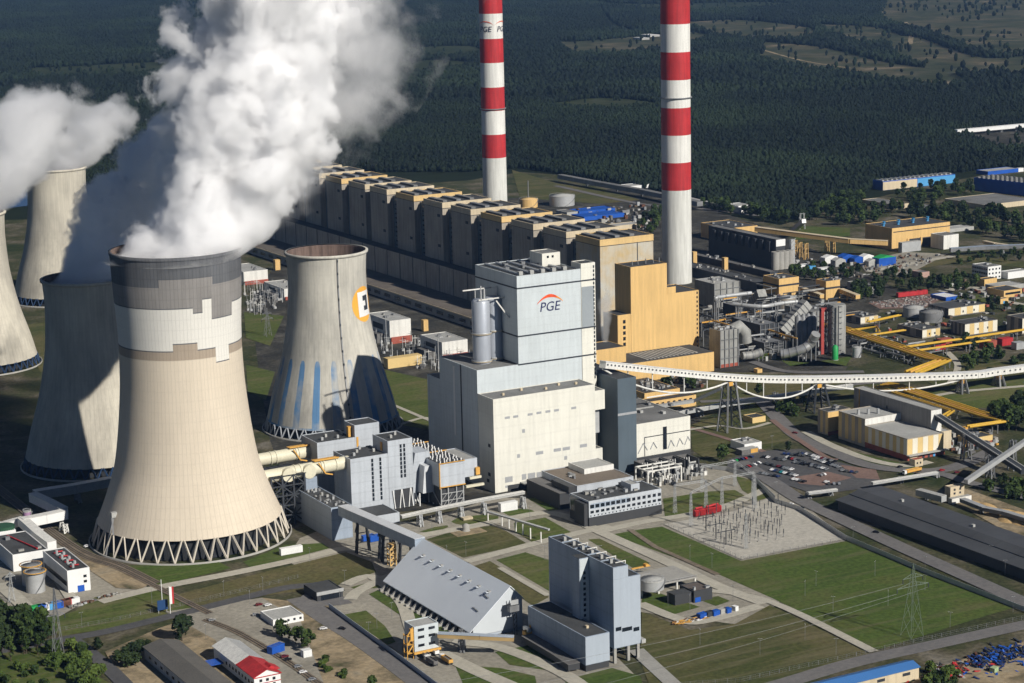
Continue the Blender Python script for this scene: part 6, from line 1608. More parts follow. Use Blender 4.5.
for i in range(3):
    c = P(706+i*10,531+i*7); t = thing('disconnector', ['tall disconnector with crossbar near the red transformers','tall disconnector with crossbar in the middle of the gravel yard','tall disconnector with crossbar nearest the lone mast'][i], 'disconnector', (c.x,c.y,.25), 0, 'disconnectors'); q = MB(); q.bar((0,0,0),(0,0,9),.5,DSTEEL); q.build('post', t); q = MB(); q.bar((-7,0,9),(7,0,9),.4,DSTEEL)
    for k in range(3): q.bar((-6+k*6,0,9),(-6+k*6,0,11),.35,DSTEEL)
    q.build('crossbar', t)
# fences
def fence(label, pts, h=2.6, sp=6., m=None, solid=None, px=True, name='fence'):
    ww = [P(*p) for p in pts]; o = Vector((ww[0].x,ww[0].y,0)); t = thing(name, label, 'fence', o); q = MB(); r = MB(); m = m or GALVD
    for a, b in zip(ww, ww[1:]):
        L_ = (b-a).length; d = (b-a).normalized(); n_ = max(1,int(L_/sp))
        for k in range(n_+1): c = a-o+d*(L_*k/n_); q.bar(c, c+Vector((0,0,h)), .18, m)
        if solid: r.bar(a-o+Vector((0,0,h*.5+.05)), b-o+Vector((0,0,h*.5+.05)), .2, solid, h*.95)
        else:
            for z in (h*.1,h*.55,h): r.bar(a-o+Vector((0,0,z)), b-o+Vector((0,0,z)), .06, m)
            k2 = int(L_/2.4)
            for k in range(k2): c = a-o+d*(L_*k/k2); r.bar(c, c+Vector((0,0,h)), .035, m)
    tag(q.build('posts', t), kind='stuff'); tag(r.build('panel' if solid else 'mesh_panel', t), kind='stuff'); return t
fence('mesh fence round the gravel yard of the substation', [(664,524.5),(741,560.5),(846,540.5)])
fence('grey concrete panel fence running along the road by the long dark shed', [(758,484),(775,503),(800,511),(846,540),(925,573.5),(1030,614)], 3.2, solid=GALV)
fence('pale panel fence between the car park and the substation', [(690,466),(728,471),(753,479),(775,500)], 3.2, solid=GALV)
fence('mesh fence along the lower road beside the big lawn', [(640,690),(740,682),(875,652),(960,633),(1030,618)], 2.4)
fence('grey panel fence with low shine along the diagonal road', [(329,608),(352,625),(396,657),(440,690)], 3., solid=SILVER)
fence('mesh fence between the brown lawn and the road to the gate', [(55,632),(110,622),(190,604),(250,590),(298,578)], 2.2)
# --- pylons and wires
def pylon(label, foot, h, m, arms, w=9.):
    c = P(*foot); t = thing('pylon', label, 'pylon', (c.x,c.y,0)); q = MB(); lattice(q,(0,0),w,h*.72,m,.3)
    q2 = MB()
    for sx in (-1,1):
        for sy in (-1,1): q2.bar((sx*w*.15,sy*w*.15,h*.72),(sx*.2,sy*.2,h),.3,m)
    for k in range(5):
        z0,z1_ = h*(.72+.056*k),h*(.72+.056*(k+1)); s = w*.15*(1-k/5); q2.bar((-s,-s,z0),(s,s,z1_),.2,m); q2.bar((s,-s,z0),(-s,s,z1_),.2,m)
    q.build('lattice_body', t); q2.build('peak', t)
    for z, L_ in arms:
        q = MB()
        q.bar((-L_,0,z),(L_,0,z),.3,m); q.bar((-L_,0,z),(0,0,z+2.6),.25,m); q.bar((L_,0,z),(0,0,z+2.6),.25,m)
        for k in range(4): q.bar((-L_+k*L_/4,0,z),(-L_+k*L_/4,0,z+2.6*k/4),.18,m); q.bar((L_-k*L_/4,0,z),(L_-k*L_/4,0,z+2.6*k/4),.18,m)
        q.build('cross_arm', t)
        for s in (-1,1):
            q = MB(); q.lathe([(.2,z-2.6),(.35,z-2),(.2,z-1.4),(.35,z-.8),(.15,z)],8,DSTEEL,s*L_,0); q.build('insulator', t)
    return t, c
PYG = mat('pale_green_pylon_paint',(.15,.19,.14),.6,.15)
hp1 = zov((912,636),564.5)
pt, pc = pylon('pale green lattice pylon standing on the big lawn', (912,636), hp1, PYG, ((hp1*.82,7),(hp1*.70,11)))
pt2, pc2 = pylon('grey lattice pylon among the shrubs beside the road fork', (59,664), zov((59,664),588), GALVD, ((hp1*.85,4),(hp1*.68,5)), 6.)
pylon('slender grey lattice mast near the round tanks of the small station', (12,602), zov((12,602),572), GALV, ((16,3),), 3.5)
pylon('thin lattice pylon on the grass left of the small cooling tower', (268,336), zov((268,336),308), GALVD, ((22,5),(17,6)), 6.)
end = [P(512,654),P(512,640),P(512,668)]
for i,(dx,z) in enumerate(((-11,hp1*.70-2.6),(-7,hp1*.82-2.6),(11,hp1*.70-2.6))):
    a = pc+Vector((dx,0,z)); b = P([330,330,345][i],[722,700,745][i],22.); q = MB(); m_ = []
    for k in range(41):
        s = k/40; p = a+(b-a)*s; p.z -= 10*4*s*(1-s)*.5; m_.append(p)
    q.tube(m_, .07, GALVD, 5); o = q.build('power_line'); tag(o, ['power line from the outer arm of the pale green pylon, lowest of three wires','power line from the upper arm of the pale green pylon','power line from the near outer arm of the pale green pylon, crossing the meadow'][[2,1,0][i]], 'power line', 'power lines')
# --- tanks on a trestle and the dark pump house
b_ = P(655,604)
t = thing('tank_platform', 'pale steel platform on legs carrying a round tank, right of the ash silo house', 'platform', (P(641,598).x, P(641,598).y, 0)); zp = zov((643,601),591)
pw_, pd_ = 40, 26
MB().box(0,pw_,0,pd_,zp-.8,zp,CONC).build('deck', t)
for x in (1,13,26,pw_-1):
    for y in (1,pd_-1): MB().box(x-.5,x+.5,y-.5,y+.5,0,zp-.82,CHW).build('leg', t)
q = MB(); 
for x in range(0,pw_+1,4): q.bar((x,0,zp),(x,0,zp+1.2),.15,GALV)
q.bar((0,0,zp+1.2),(pw_,0,zp+1.2),.15,GALV); q.build('handrail', t)
t2_ = tank('round grey tank on the pale platform', (652,592), 12, 9.5, GALV, LROOF); t2_.location = P(652,588.5,zp)
t3_ = tank('second grey tank with orange gear behind the platform tank', (640,582), 10, 8, GALV, ROOFG)
MB().box(-6,7,-.8,.8,9.0,9.5,ORANGE).build('walkway', t3_); MB().box(3,5,-2,1,9.5,11,ORANGE).build('gear', t3_)
t, z, f = hpx('pump_house', 'dark flat pump house beside the platform tank', 'building', (694,603), (694,591.5), (713,588), (676,585.5), CHAR, mat('brownish_roof',(.12,.10,.09),.9,.15), clutter=2)
MB().box(f[2]*.05,f[2]*.35,-.2,.05,.1,3,BLUE).build('door', t); bpart(t, 'low_wing', -12, -.1, 2, f[3]*.7, 0, z*.9, CHAR, ROOF)
# building materials by the end of the road
for i,(x,y,m,cn,l) in enumerate(((702,618,BLUE,'blue',6),(709,616.5,DSTEEL,'dark',5),(715,615.5,BLUE,'blue',5),(722,613.5,LROOF,'pale',5),(727.5,613,BLUE,'small blue',3.5),(735,611,WHITEP,'white',2.5))):
    boxobj('skip_container', f'{cn} container at the concrete road end, {ORD[i]} from the orange boards', 'container', x, y, l, 3.2, 3, m, .2, 'containers at the road end')
c = P(686,622); t = thing('board_pile', 'scattered pile of orange and white boards at the end of the concrete road', 'pile', (c.x,c.y,0)); q = MB()
for i in range(40): 
    x, y = random.uniform(-10,12), random.uniform(-3,3)+0; q.bar((x,y,.3+i*.02),(x+random.uniform(2,4),y+random.uniform(-2,2),.4+i*.02),.8,random.choice([ORANGE,WHITEP,ORANGE,RUST]),.2)
tag(q.build('boards', t), kind='stuff')
# --- cream pipe bridge in front of the white boiler house, and posts
gallery('pipe_bridge', 'long cream pipe bridge in front of the absorber house and the white boiler house', 'pipe bridge', [(401,517,9),(440,508.5,9),(482,500,9),(524,492.5,9)], 2.8, 1.7, LROOF, CHW, [(420,526,8,2),(439,522.5,8,2),(461,518,8,2),(484,514,8,2),(523,508,8,2)], GALV)
gallery('pipe_bridge', 'thin pipe bridge on white posts crossing the lawns', 'pipe bridge', [(487,512,8),(512,519,8),(540,527.5,8),(549,530,8)], 1.6, .8, GALV, GALV, [(488,521,7.4,.8),(502,526,7.4,.8),(509,528.5,7.4,.8),(516,531.5,7.4,.8),(523,535,7.4,.8),(530.5,539,7.4,.8),(541,543,7.4,.8)], CHW)
boxobj('white_cabin', 'white cabin on the lawn in front of the white boiler house', 'cabin', 508, 510.5, 13, 4, 6, WHITEP)
boxobj('white_cabin', 'long white container beside the foot of the tallest beige tower', 'cabin', 291, 553.5, 15, 3.4, 4.4, WHITEP, .0)
c = P(466,531); t = thing('monument', 'pale stone block on a paved square in the lawn', 'monument', (c.x,c.y,0)); MB().box(-11,11,-9,9,-.1,.25,SAND).build('paved_square', t); MB().lathe([(3,.25),(2.2,2),(2.6,4),(1,5)],9,CONC).build('stone', t)
boxobj('brick_stack', 'low pallet stack on the lawn near the cream pipe bridge', 'pallet stack', 467, 519.5, 7, 4, 1.6, CREAM)

# ================================================================ WEST: small station beside the tower, roads, sheds
t, z, f = hpx('station_building', 'white building with red ducts on its dark roof and a blue door', 'building', (67,594), (67,571), (90.5,568), (41,551), WHITEP, ROOF)
w, d = f[2], f[3]
for i in range(7):
    q = MB(); y = d*.12+i*d*.11; q.tube([(w*.3,y,z+.6),(w*.45,y+2,z+.6),(w*.7,y+1,z+.6)],.5,RED if i%2==0 else GALV,8); q.build('roof_duct', t); MB().cyl(w*(.4+.2*(i%2)), y, z-.4, z+2.2, .9, GALV, 10).build('roof_fan', t)
MB().box(-.12,.05,2,d-2,z*.28,z*.5,GLASS).build('window_band', t); MB().box(w*.42,w*.72,-.2,.05,.1,4,BLUE).build('door', t); windows(t,'f',[w*.78],[z*.42,z*.65],2,1.6,GLASS)
t, z, f = hpx('station_building', 'white hall with a red pipe across its dark roof, behind the round tanks', 'building', (13,572), (12.5,555), (46,547.5), (-8,536), WHITEP, ROOF, clutter=3)
q = MB(); q.tube([(f[2]*.75,4,z+.3),(f[2]*.4,f[3]*.9,z+.3)],.5,RED,8); q.build('roof_pipe', t)
t, z, f = hpx('station_building', 'low white building with a green round roof tank at the frame edge', 'building', (-4,545), (-6,533), (14,528), (-20,525), WHITEP, LROOF)
MB().cyl(f[2]*.6,f[3]*.3,z-.4,z+2,7,mat('dark_green_cover',(.03,.09,.05),.6),24).build('roof_tank', t)
for i,(x,y,lab) in enumerate(((36,591,'grey round tank beside the white building with a blue door, the nearer of two'),(32,584,'grey round tank with orange rim behind its twin'))):
    t = tank(lab, (x,y), 9.4, 19, GALV, GALVD, group='round tanks of the small station')
    q = MB(); r = 6.5; q.lathe([(r,12.6),(r+.6,12.6),(r+.6,13.0),(r,13.0)],24,ORANGE,cap=False); q.build('rim_walkway', t)
gallery('covered_gallery', 'white covered gallery crossing the railway, with an orange end', 'gallery', [(22,523,9),(45,518.5,9),(66,514,9)], 6, 6, WHITEP, CHW, [(64,532,6,3),(40,537,6,2)], CHW)
gallery('covered_gallery', 'white covered gallery descending to the white building with red ducts', 'gallery', [(22,521,9),(40,537,8),(52,546,7)], 6, 5.5, WHITEP, CHW, [], CHW)
gallery('covered_gallery', 'white covered gallery from the railway crossing back towards the shaded tower', 'gallery', [(33,497,9),(50,505,9),(64,512.5,9)], 6, 6, WHITEP, CHW, [], CHW)
gallery('covered_gallery', 'long shaded gallery from the white corner to the tallest beige tower', 'gallery', [(34,495,9),(75,488.5,9),(112,481.5,9)], 6, 6, LROOF, CHW, [(78,502,6,2)], GALVD)
gallery('covered_gallery', 'low white gallery running out of the frame left of the purple tank', 'gallery', [(-14,533,6),(4,526,6),(22,521,8)], 5, 5, WHITEP, CHW, [], CHW)
tank('small purple tank beside the railway crossing', (27.5,520), 4, 9, PURPLE, LROOF)
for i,(x,y,m,cn) in enumerate(((36,612,GREENP,'green'),(42,611.2,BLUE,'blue'),(47.5,610,WHITEP,'white'),(53,609,LBLUE,'light blue'),(58.5,608,BLUE,'dark blue'),(66,606,RUST,'rusty'),(70,605,RED,'red'),(75,604,WHITEP,'small white'))):
    boxobj('waste_container', f'{cn} container in the colourful row near the white building with a blue door', 'container', x, y, 5.2 if i else 6.5, 3.4, 4, m, .1, 'colourful row of containers')
c = P(90,602); t = thing('scrap_pile', 'strip of mixed scrap beside the colourful row of containers', 'pile', (c.x,c.y,0), .25); q = MB()
for i in range(70):
    x, y = random.uniform(-16,20), random.uniform(-2.5,2.5); s = random.uniform(.5,1.6); q.box(x,x+s*1.4,y,y+s,0,s*.8,random.choice([RUST,CONC,WOODB,CONCD,GALV]))
tag(q.build('scrap', t), kind='stuff')
# flags
for i,(x,y,m2) in enumerate(((162.5,607,None),(170.5,614,'flag'))):
    c = P(x,y); t = thing('flagpole', ['bare flagpole behind the red and white flag','white flagpole with a hanging red and white banner'][i], 'flagpole', (c.x,c.y,0)); MB().tube([(0,0,0),(0,0,17)],.22,WHITEP,8).build('pole', t)
    if m2: MB().box(.25,2.6,-.06,.06,6,16.5,WHITEP).build('banner', t); MB().box(1.5,2.64,-.08,.08,6,16.5,RED).build('red_stripe', t)
c = P(163,613); t = thing('notice_board', 'dark blue notice board on two posts beside the flagpole', 'sign', (c.x,c.y,0)); MB().box(-3.2,3.2,-.15,.15,2,8,mat('board_blue',(.02,.06,.16),.5)).build('panel', t); q = MB(); q.bar((-2.5,.3,0),(-2.5,.3,7),.3,GALV); q.bar((2.5,.3,0),(2.5,.3,7),.3,GALV); q.build('post', t)
# sheds in the lower left
def gshed(name, lab, fl, fr, bl, h, ridge, wall, roof, **k):
    p = fit(h, fl, fr, bl); return house(name, lab, 'shed', p, h, wall, roof, gable=k.pop('gable',3.), ridge=ridge, **k), p
ASB = mat('corrugated_grey_roof',(.135,.128,.115),.85,.14,.05,lines=('Y',1.5,.25),fine=.2)
t, p = gshed('warehouse', 'long grey warehouse with corrugated ridged roof beside the road', (203,697), (230,682.5), (144,647), 7, 'y', LBLUE if False else mat('pale_bluish_wall',(.45,.50,.55),.8,.1,streak=.2), ASB, gable=2.4)
for k in range(9): windows(t, 'l', [8+k*9], [3.4], 3.2, 1.6, GLASS)
p = fit(7.5,(254,678),(279,671.5),(213,646.5))
t = house('workshop', 'white workshop whose roof is bright red at one end and pale at the other', 'workshop', p, 7.5, WHITEP, RED, gable=3.2)
rf_ = [c for c in bpy.data.objects if c.parent == t and c.name.startswith('roof')][0]
w, d = p[2], p[3]
q = MB()
for sg in (0,1):
    xa, xb, za, zb_ = (-.8,w/2,7.6-.8*3.2/(w/2)*0-.1,10.95) if not sg else (w/2,w+.8,10.95,7.5)
    q.extr([(xa,za),(xb,zb_),(xb,zb_+.2),(xa,za+.2)], d*.42, d+.9, CHW if not sg else GALV)
q.build('pale_roof', t)
q = MB(); q.extr([(w*.55,8.4),(w+1.6,8.2),(w+1.6,8.4),(w*.78,10.8)], 4, 11, RED); q.build('red_dormer', t)
for k in range(2): windows(t,'f',[w*.25,w*.5,w*.75],[2.2+k*3],1.6,1.5,GLASS)
MB().box(-.1,w+.1,-.14,.02,3.4,3.8,RED).build('red_band', t); MB().box(-.1,w+.1,-.14,.02,6.9,7.4,RED).build('red_band', t)
windows(t,'l',[3+k*4.5 for k in range(9)],[3.6],2,1.8,GLASS)
MB().box(-9,-1,d*.7,d*.86,3.2,3.5,BLUE).build('blue_canopy', t)
t, z, f = hpx('depot', 'small flat white depot with pale roof beside the sandy yard', 'building', (273,627), (273,620), (301,612.5), (263,610.5), WHITEP, LROOF)
windows(t,'f',[f[2]*(i+.5)/5 for i in range(5)],[z*.55],1.4,1.3,GLASS)
boxobj('white_cabin', 'small white hut between the trees and the railway', 'hut', 306.5, 656.5, 5, 4, 4, WHITEP)
def shed_px(): pass
boxobj('blue_truck_body', 'blue tarpaulin truck parked by the red-roofed workshop', 'truck', 276, 652.5, 9.5, 4.2, 4.4, BLUE, .35)
# blue roofed building lower right
v1 = P(919,667,6.5); v2 = P(911.5,659.5,6.5); p = (v1.x-84, v1.y, 84., v2.y-v1.y, 0.)
t = house('blue_roofed_shed', 'long cream shed with a bright blue roof beside the lower road', 'shed', p, 6.5, CREAM, LBLUE if False else mat('bright_blue_roof',(.055,.17,.42),.5,.06,.04,lines=('X',1.6,.08)), gable=1.6, ridge='x')
for k in range(5): windows(t,'f',[p[2]*(k+.5)/5],[4.2],5,1.6,BAND)
# scrapyard
for nm, lab, mts, cx_, cy_, sx, sy, n_ in (('scrap_heap','heap of blue scrap frames in the yard at the lower road',[SCRAPB,SCRAPB,BLUE,BAND],1000,660,34,16,190),('scrap_heap','heap of rusty scrap beside the heap of blue frames',[RUST,RUST,BAND,RED,GALV],948,674,30,12,170)):
    c = P(cx_,cy_); t = thing(nm, lab, 'scrap heap', (c.x,c.y,0), .25); q = MB()
    for i in range(n_):
        x, y = random.gauss(0,sx*.45), random.gauss(0,sy*.4); hh = max(0,3.2-abs(x)/sx*3-abs(y)/sy*2.4); a = random.uniform(0,pi); l = random.uniform(1.5,5)
        q.bar((x,y,random.uniform(0,hh)),(x+l*cos(a),y+l*sin(a),random.uniform(.2,hh+1)),random.uniform(.5,1.3),random.choice(mts),random.uniform(.3,.9))
    tag(q.build('scrap', t), kind='stuff')
boxobj('skip_container', 'small pale green skip between the blue scrap heap and the track', 'container', 994, 672, 4, 3, 2.6, mat('pale_green',(.35,.45,.25),.7), .3)
# --- cars
cb = MB(); prof = [(-2.15,.35),(2.15,.35),(2.2,.75),(1.95,.95),(1.1,1.02),(.55,1.48),(-1.2,1.5),(-1.8,1.05),(-2.2,.95)]
cb.extr(prof, -.85, .85, WHITEP)
def carmesh(m):
    q = MB(); q.extr(prof, -.85, .85, m); return q.mesh('car_body')
CARC = {'white':mat('car_white',(.75,.75,.75),.3,.03),'silver':mat('car_silver',(.40,.42,.44),.3,.05,metal=.5),'black':mat('car_black',(.012,.012,.015),.25,.1),'red':mat('car_red',(.36,.02,.025),.3,.05),'blue':mat('car_blue',(.02,.04,.13),.3,.05),'dark grey':mat('car_dark_grey',(.07,.075,.08),.3,.05),'green':mat('car_green',(.02,.28,.07),.35,.05),'teal':mat('car_teal',(.02,.22,.25),.35,.05),'yellow':mat('car_yellow',(.65,.45,.03),.35,.05),'maroon':mat('car_maroon',(.14,.015,.02),.3,.05)}
CARM = {k: carmesh(m) for k, m in CARC.items()}
gl = MB(); gl.extr([(1.02,1.04),(.53,1.44),(-1.18,1.46),(-1.74,1.06)],-.87,.87,GLASS); glm = gl.mesh('car_windows')
wh = MB()
wh.tube([(0,-.9,.33),(0,-.66,.33)],.33,BLACK,10); whm = wh.mesh('wheel')
def car(label, colr, wx, wy, ang, z=.42, group='cars in the car park'):
    t = thing('parked_car', label, 'car', (wx,wy,z), ang, group)
    part(CARM[colr],'body',t); part(glm,'window',t)
    for sx in (-1.35,1.35): part(whm,'wheel',t,(sx,0,0)); part(whm,'wheel',t,(sx,1.56,0))
    return t
rs = random.Random(5)
rows = [((731,463),(752,457.5)),((742,470),(760,463.5)),((762,457.5),(790,462)),((764,464),(793,471)),((770,470.5),(797,477)),((783,454.5),(806,457)),((786,458),(820,468)),((790,462),(828,470.5)),((799,453.5),(836,463)),((812,459),(840,468.5)),((840,471),(858,474)),((758,474),(780,478)),((792,480),(806,483)),((826,485),(842,485)),((818,477),(826,475))]
cols = ['white','silver','black','dark grey','silver','blue','black','silver','white','dark grey','silver','white','black','dark grey','maroon','black','white','dark grey','silver','red']
seen_cars = {}
for ri,(a,b) in enumerate(rows):
    A_, B_ = P(*a), P(*b); L_ = (B_-A_).length; n_ = max(2,int(L_/3.0)); ang = atan2((B_-A_).y,(B_-A_).x)+pi/2
    for k in range(n_):
        if rs.random() < .06: continue
        c = A_+(B_-A_)*(k+.5)/n_; colr = rs.choice(cols)
        if (ri,k) in ((0,1),): colr = 'green'
        if ri == 4 and k == 3: colr = 'teal'
        if ri == 7 and k == 5: colr = 'yellow'
        if ri == 6 and k in (2,): colr = 'red'
        key = (ri, colr); seen_cars[key] = seen_cars.get(key,0)+1
        rn = ['the row by the pavilion','the short row below the pavilion','the first middle row','the second middle row','the third middle row','the short upper row','the long upper row','the second long upper row','the row along the grass verge','the row next to the grass verge','the row towards the gatehouse','the row by the substation fence','the lay-by in the red paving','the lay-by near the long dark shed','the kerb by the red paving'][ri]
        car(f'{colr} car in {rn}, {ORD[seen_cars[key]-1]} {colr} from pavilion', colr, c.x+rs.uniform(-.3,.3), c.y+rs.uniform(-.3,.3), ang+rs.choice((0,pi))+rs.uniform(-.04,.04))
for lab, colr, x, y, a in (
 ('white car parked on the grass strip beside the road by the gravel yard','white',791,505.5,.2),('black car beside the white one on the grass strip','black',801.5,509.5,.2),('black car driving along the road past the long dark shed','black',876,533.5,-1.05),
 ('white car parked on the sandy ground between warehouse and gate','silver',212,621.5,0.1),('maroon car parked left of the small depot','maroon',259,606,.1),('white car parked behind the small depot','white',268,606.5,.1),('silver car parked beside the small depot','silver',256,616,0.),
 ('white car on the diagonal road shoulder, nearest the gate','white',323.5,630,-.3),('dark car on the diagonal road beside the panel fence','black',342,630,-.9),('black car parked by the railway near the red-roofed workshop','black',288,661,.0),('silver car parked by the railway, second from the blue truck','silver',298,668,.0),('white car parked by the railway, third from the blue truck','white',303,673.5,.0),('red car parked by the railway behind the black one','maroon',285,658,.0),
 ('silver van-like car parked by the railway, nearest the frame edge','silver',312,681,.0),('white car parked between tower foot and railway','white',87,547.5,.4),('red car on the road by the heating plant','red',942,471.5,.1),('dark red car on the road beyond the tank lorry','maroon',957,473.5,.1),('dark car at the roadside near the tank lorry','black',900,468,.1),('red car on the road left of the heating plant','maroon',795,434,-1.0),('white van-like car beside the red paving','white',826.5,483,.1),('dark car near the gatehouse verge','black',917,475,.0)):
    c = P(x,y); car(lab, colr, c.x, c.y, a, group='cars on the roads and yards')
# --- street lamps and flood-light masts
lm = MB(); lm.tube([(0,0,0),(0,0,9.5)],.09,GALVD,6); lmp = lm.mesh('pole'); la = MB(); la.bar((-.9,0,9.4),(.9,0,9.4),.1,GALV); la.box(-1.3,-.8,-.15,.15,9.3,9.45,GALV); la.box(.8,1.3,-.15,.15,9.3,9.45,GALV); lam = la.mesh('lamp_head')
lamps = [(668,606),(690,560,),(712,568),(733,601),(805,596),(833,612),(888,606),(950,628),(991,560),(1013,612),(875,576),(816,586),(760,655),(805,640),(836,655),(700,645),(690,610),(152,604),(224,596),(82,628),(206,640),(377,629),(369,638),(392,618),(411,612),(340,606),(447,560),(466,556),(404,572),(432,530),(545,560),(600,560),(620,575),(585,560),(530,520),(776,495),(757,486),(853,541),(925,571),(1005,575),(925,590),(740,440),(772,448),(812,470),(870,472),(903,455),(858,440),(826,425),(792,415),(310,562),(263,592),(345,585),(250,606)]
for i, l in enumerate(sorted(lamps)):
    c = P(l[0], l[1]); t = thing('street_lamp', f'thin grey street lamp, {ORD[i]} from the left among all the lamps', 'street lamp', (c.x,c.y,0), .3*i, 'street lamps'); part(lmp,'pole',t); part(lam,'lamp_head',t)
# ================================================================ CLUTTER that nobody could count: switchgear masts, stored goods, ground pipework
def clutter(name, pts, n, h0, h1, mats, kind, seed, smin=.8, smax=3.):
    r = random.Random(seed); xs = [p[0] for p in pts]; ys = [p[1] for p in pts]; q = MB(); k = 0
    while k < n:
        x, y = r.uniform(min(xs),max(xs)), r.uniform(min(ys),max(ys)); ins = False; j = len(pts)-1
        for i in range(len(pts)):
            if (pts[i][1] > y) != (pts[j][1] > y) and x < (pts[j][0]-pts[i][0])*(y-pts[i][1])/(pts[j][1]-pts[i][1])+pts[i][0]: ins = not ins
            j = i
        if not ins: continue
        k += 1; c = P(x, y); h = r.uniform(h0, h1); m = r.choice(mats)
        if kind == 'mast':
            q.bar((c.x,c.y,-.1),(c.x,c.y,h),.35,m)
            if r.random() < .5: q.bar((c.x-3,c.y,h*.8),(c.x+3,c.y,h*.8),.3,m)
            if r.random() < .5: q.box(c.x-1.2,c.x+1.2,c.y-1,c.y+1,0,2.2,r.choice([GALV,CONCD,LROOF]))
        elif kind == 'pipe':
            l = r.uniform(8,30); q.bar((c.x,c.y,h),(c.x+l,c.y,h) if r.random() < .5 else (c.x,c.y+l,h),r.uniform(.5,1.6),m); q.bar((c.x,c.y,-.1),(c.x,c.y,h),.6,GALVD)
        else:
            w, d = r.uniform(smin,smax), r.uniform(smin,smax); q.box(c.x,c.x+w,c.y,c.y+d,-.1,h,m)
    tag(q.build(name), kind='stuff')
MIX = [GALV, GALVD, CONCD, LROOF, GALVD, RUST, CONC, CONCD, WOODB]
clutter('switchgear', [(244,290),(284,285),(284,306),(262,318),(246,312)], 90, 5, 14, [GALV,GALVD,CHW], 'mast', 1)
clutter('switchgear', [(372,342),(405,338),(470,358),(470,372),(430,372),(392,362)], 110, 4, 13, [GALV,GALVD,CHW], 'mast', 2)
clutter('stored_goods', [(856,262),(905,254),(948,256),(905,274),(866,272)], 120, .6, 2.6, MIX+[WOODB,BAND], 'box', 3)
clutter('stored_pallets', [(868,303),(930,295),(938,300),(925,307),(880,308)], 230, .5, 1.2, [mat('pale_pallet_goods',(.33,.275,.26),.9,.2),CONC,CONCD], 'box', 4, 1., 2.4)
clutter('ground_pipework', [(700,318),(760,296),(830,306),(832,350),(790,358),(740,362),(702,366)], 130, 3, 16, [GALV,GALVD,DUCT,DSTEEL,DSTEEL,ORANGE], 'pipe', 5)
clutter('yard_clutter', [(700,300),(760,290),(830,300),(836,356),(780,362),(720,366)], 170, 1, 7, MIX+[DSTEEL,DUCT,DUCT,ORANGE,DSTEEL], 'box', 6, 1, 5)
clutter('yard_clutter', [(850,318),(1000,300),(1024,330),(1000,352),(930,350),(860,335)], 100, .8, 3.5, MIX+[BRICK,DSTEEL], 'box', 7, 1, 5)
clutter('ground_pipework', [(855,338),(930,356),(915,368),(856,352)], 60, 3, 8, [GALV,DSTEEL,GALVD], 'pipe', 8)
clutter('yard_clutter', [(790,262),(860,256),(890,276),(820,284)], 80, .8, 3.5, MIX, 'box', 9, 1, 5)
clutter('yard_clutter', [(930,276),(1030,290),(1030,312),(960,306)], 70, .8, 3.5, MIX+[BRICK,BAND], 'box', 10, 1, 5)
clutter('yard_clutter', [(570,213),(640,205),(660,218),(640,232),(600,224)], 90, .8, 6, MIX, 'box', 11, 1, 6)
clutter('yard_clutter', [(940,432),(985,426),(1000,444),(960,458),(945,450)], 90, .8, 5, MIX+[ORANGE,DSTEEL], 'box', 12, 1, 4)
clutter('yard_clutter', [(640,474),(700,466),(716,470),(690,484),(644,490)], 110, .8, 5, [GALV,LROOF,CONCD,DSTEEL,CHW], 'box', 13, .6, 2.4)
clutter('yard_clutter', [(660,376),(700,374),(705,388),(664,388)], 50, .8, 3, MIX, 'box', 14, 1, 3)
t, z, f = hpx('long_dark_hall', 'long low dark hall with dusty roof in front of the dark filter hall', 'industrial hall', (757,292), (757,283), (772,281), (694,261), CHAR, ROOF, clutter=18)
t, z, f = hpx('long_dark_hall', 'narrow dark conveyor hall between the chimney base and the yellow transfer blocks', 'industrial hall', (770,278), (770,272), (778,271), (694,250), DSTEEL, CONCD, clutter=8)
for i,(x,y,w_) in enumerate(((722,240,5),(694,256,5),(725,262,5))):
    boxobj('ochre_cabin', ['small ochre cabin on the roofs behind the chimney, farthest from it','small ochre cabin right beside the thicker chimney','small orange crane cabin on the dark hall'][i], 'cabin', x, y+8, w_, w_, 14, YEL)
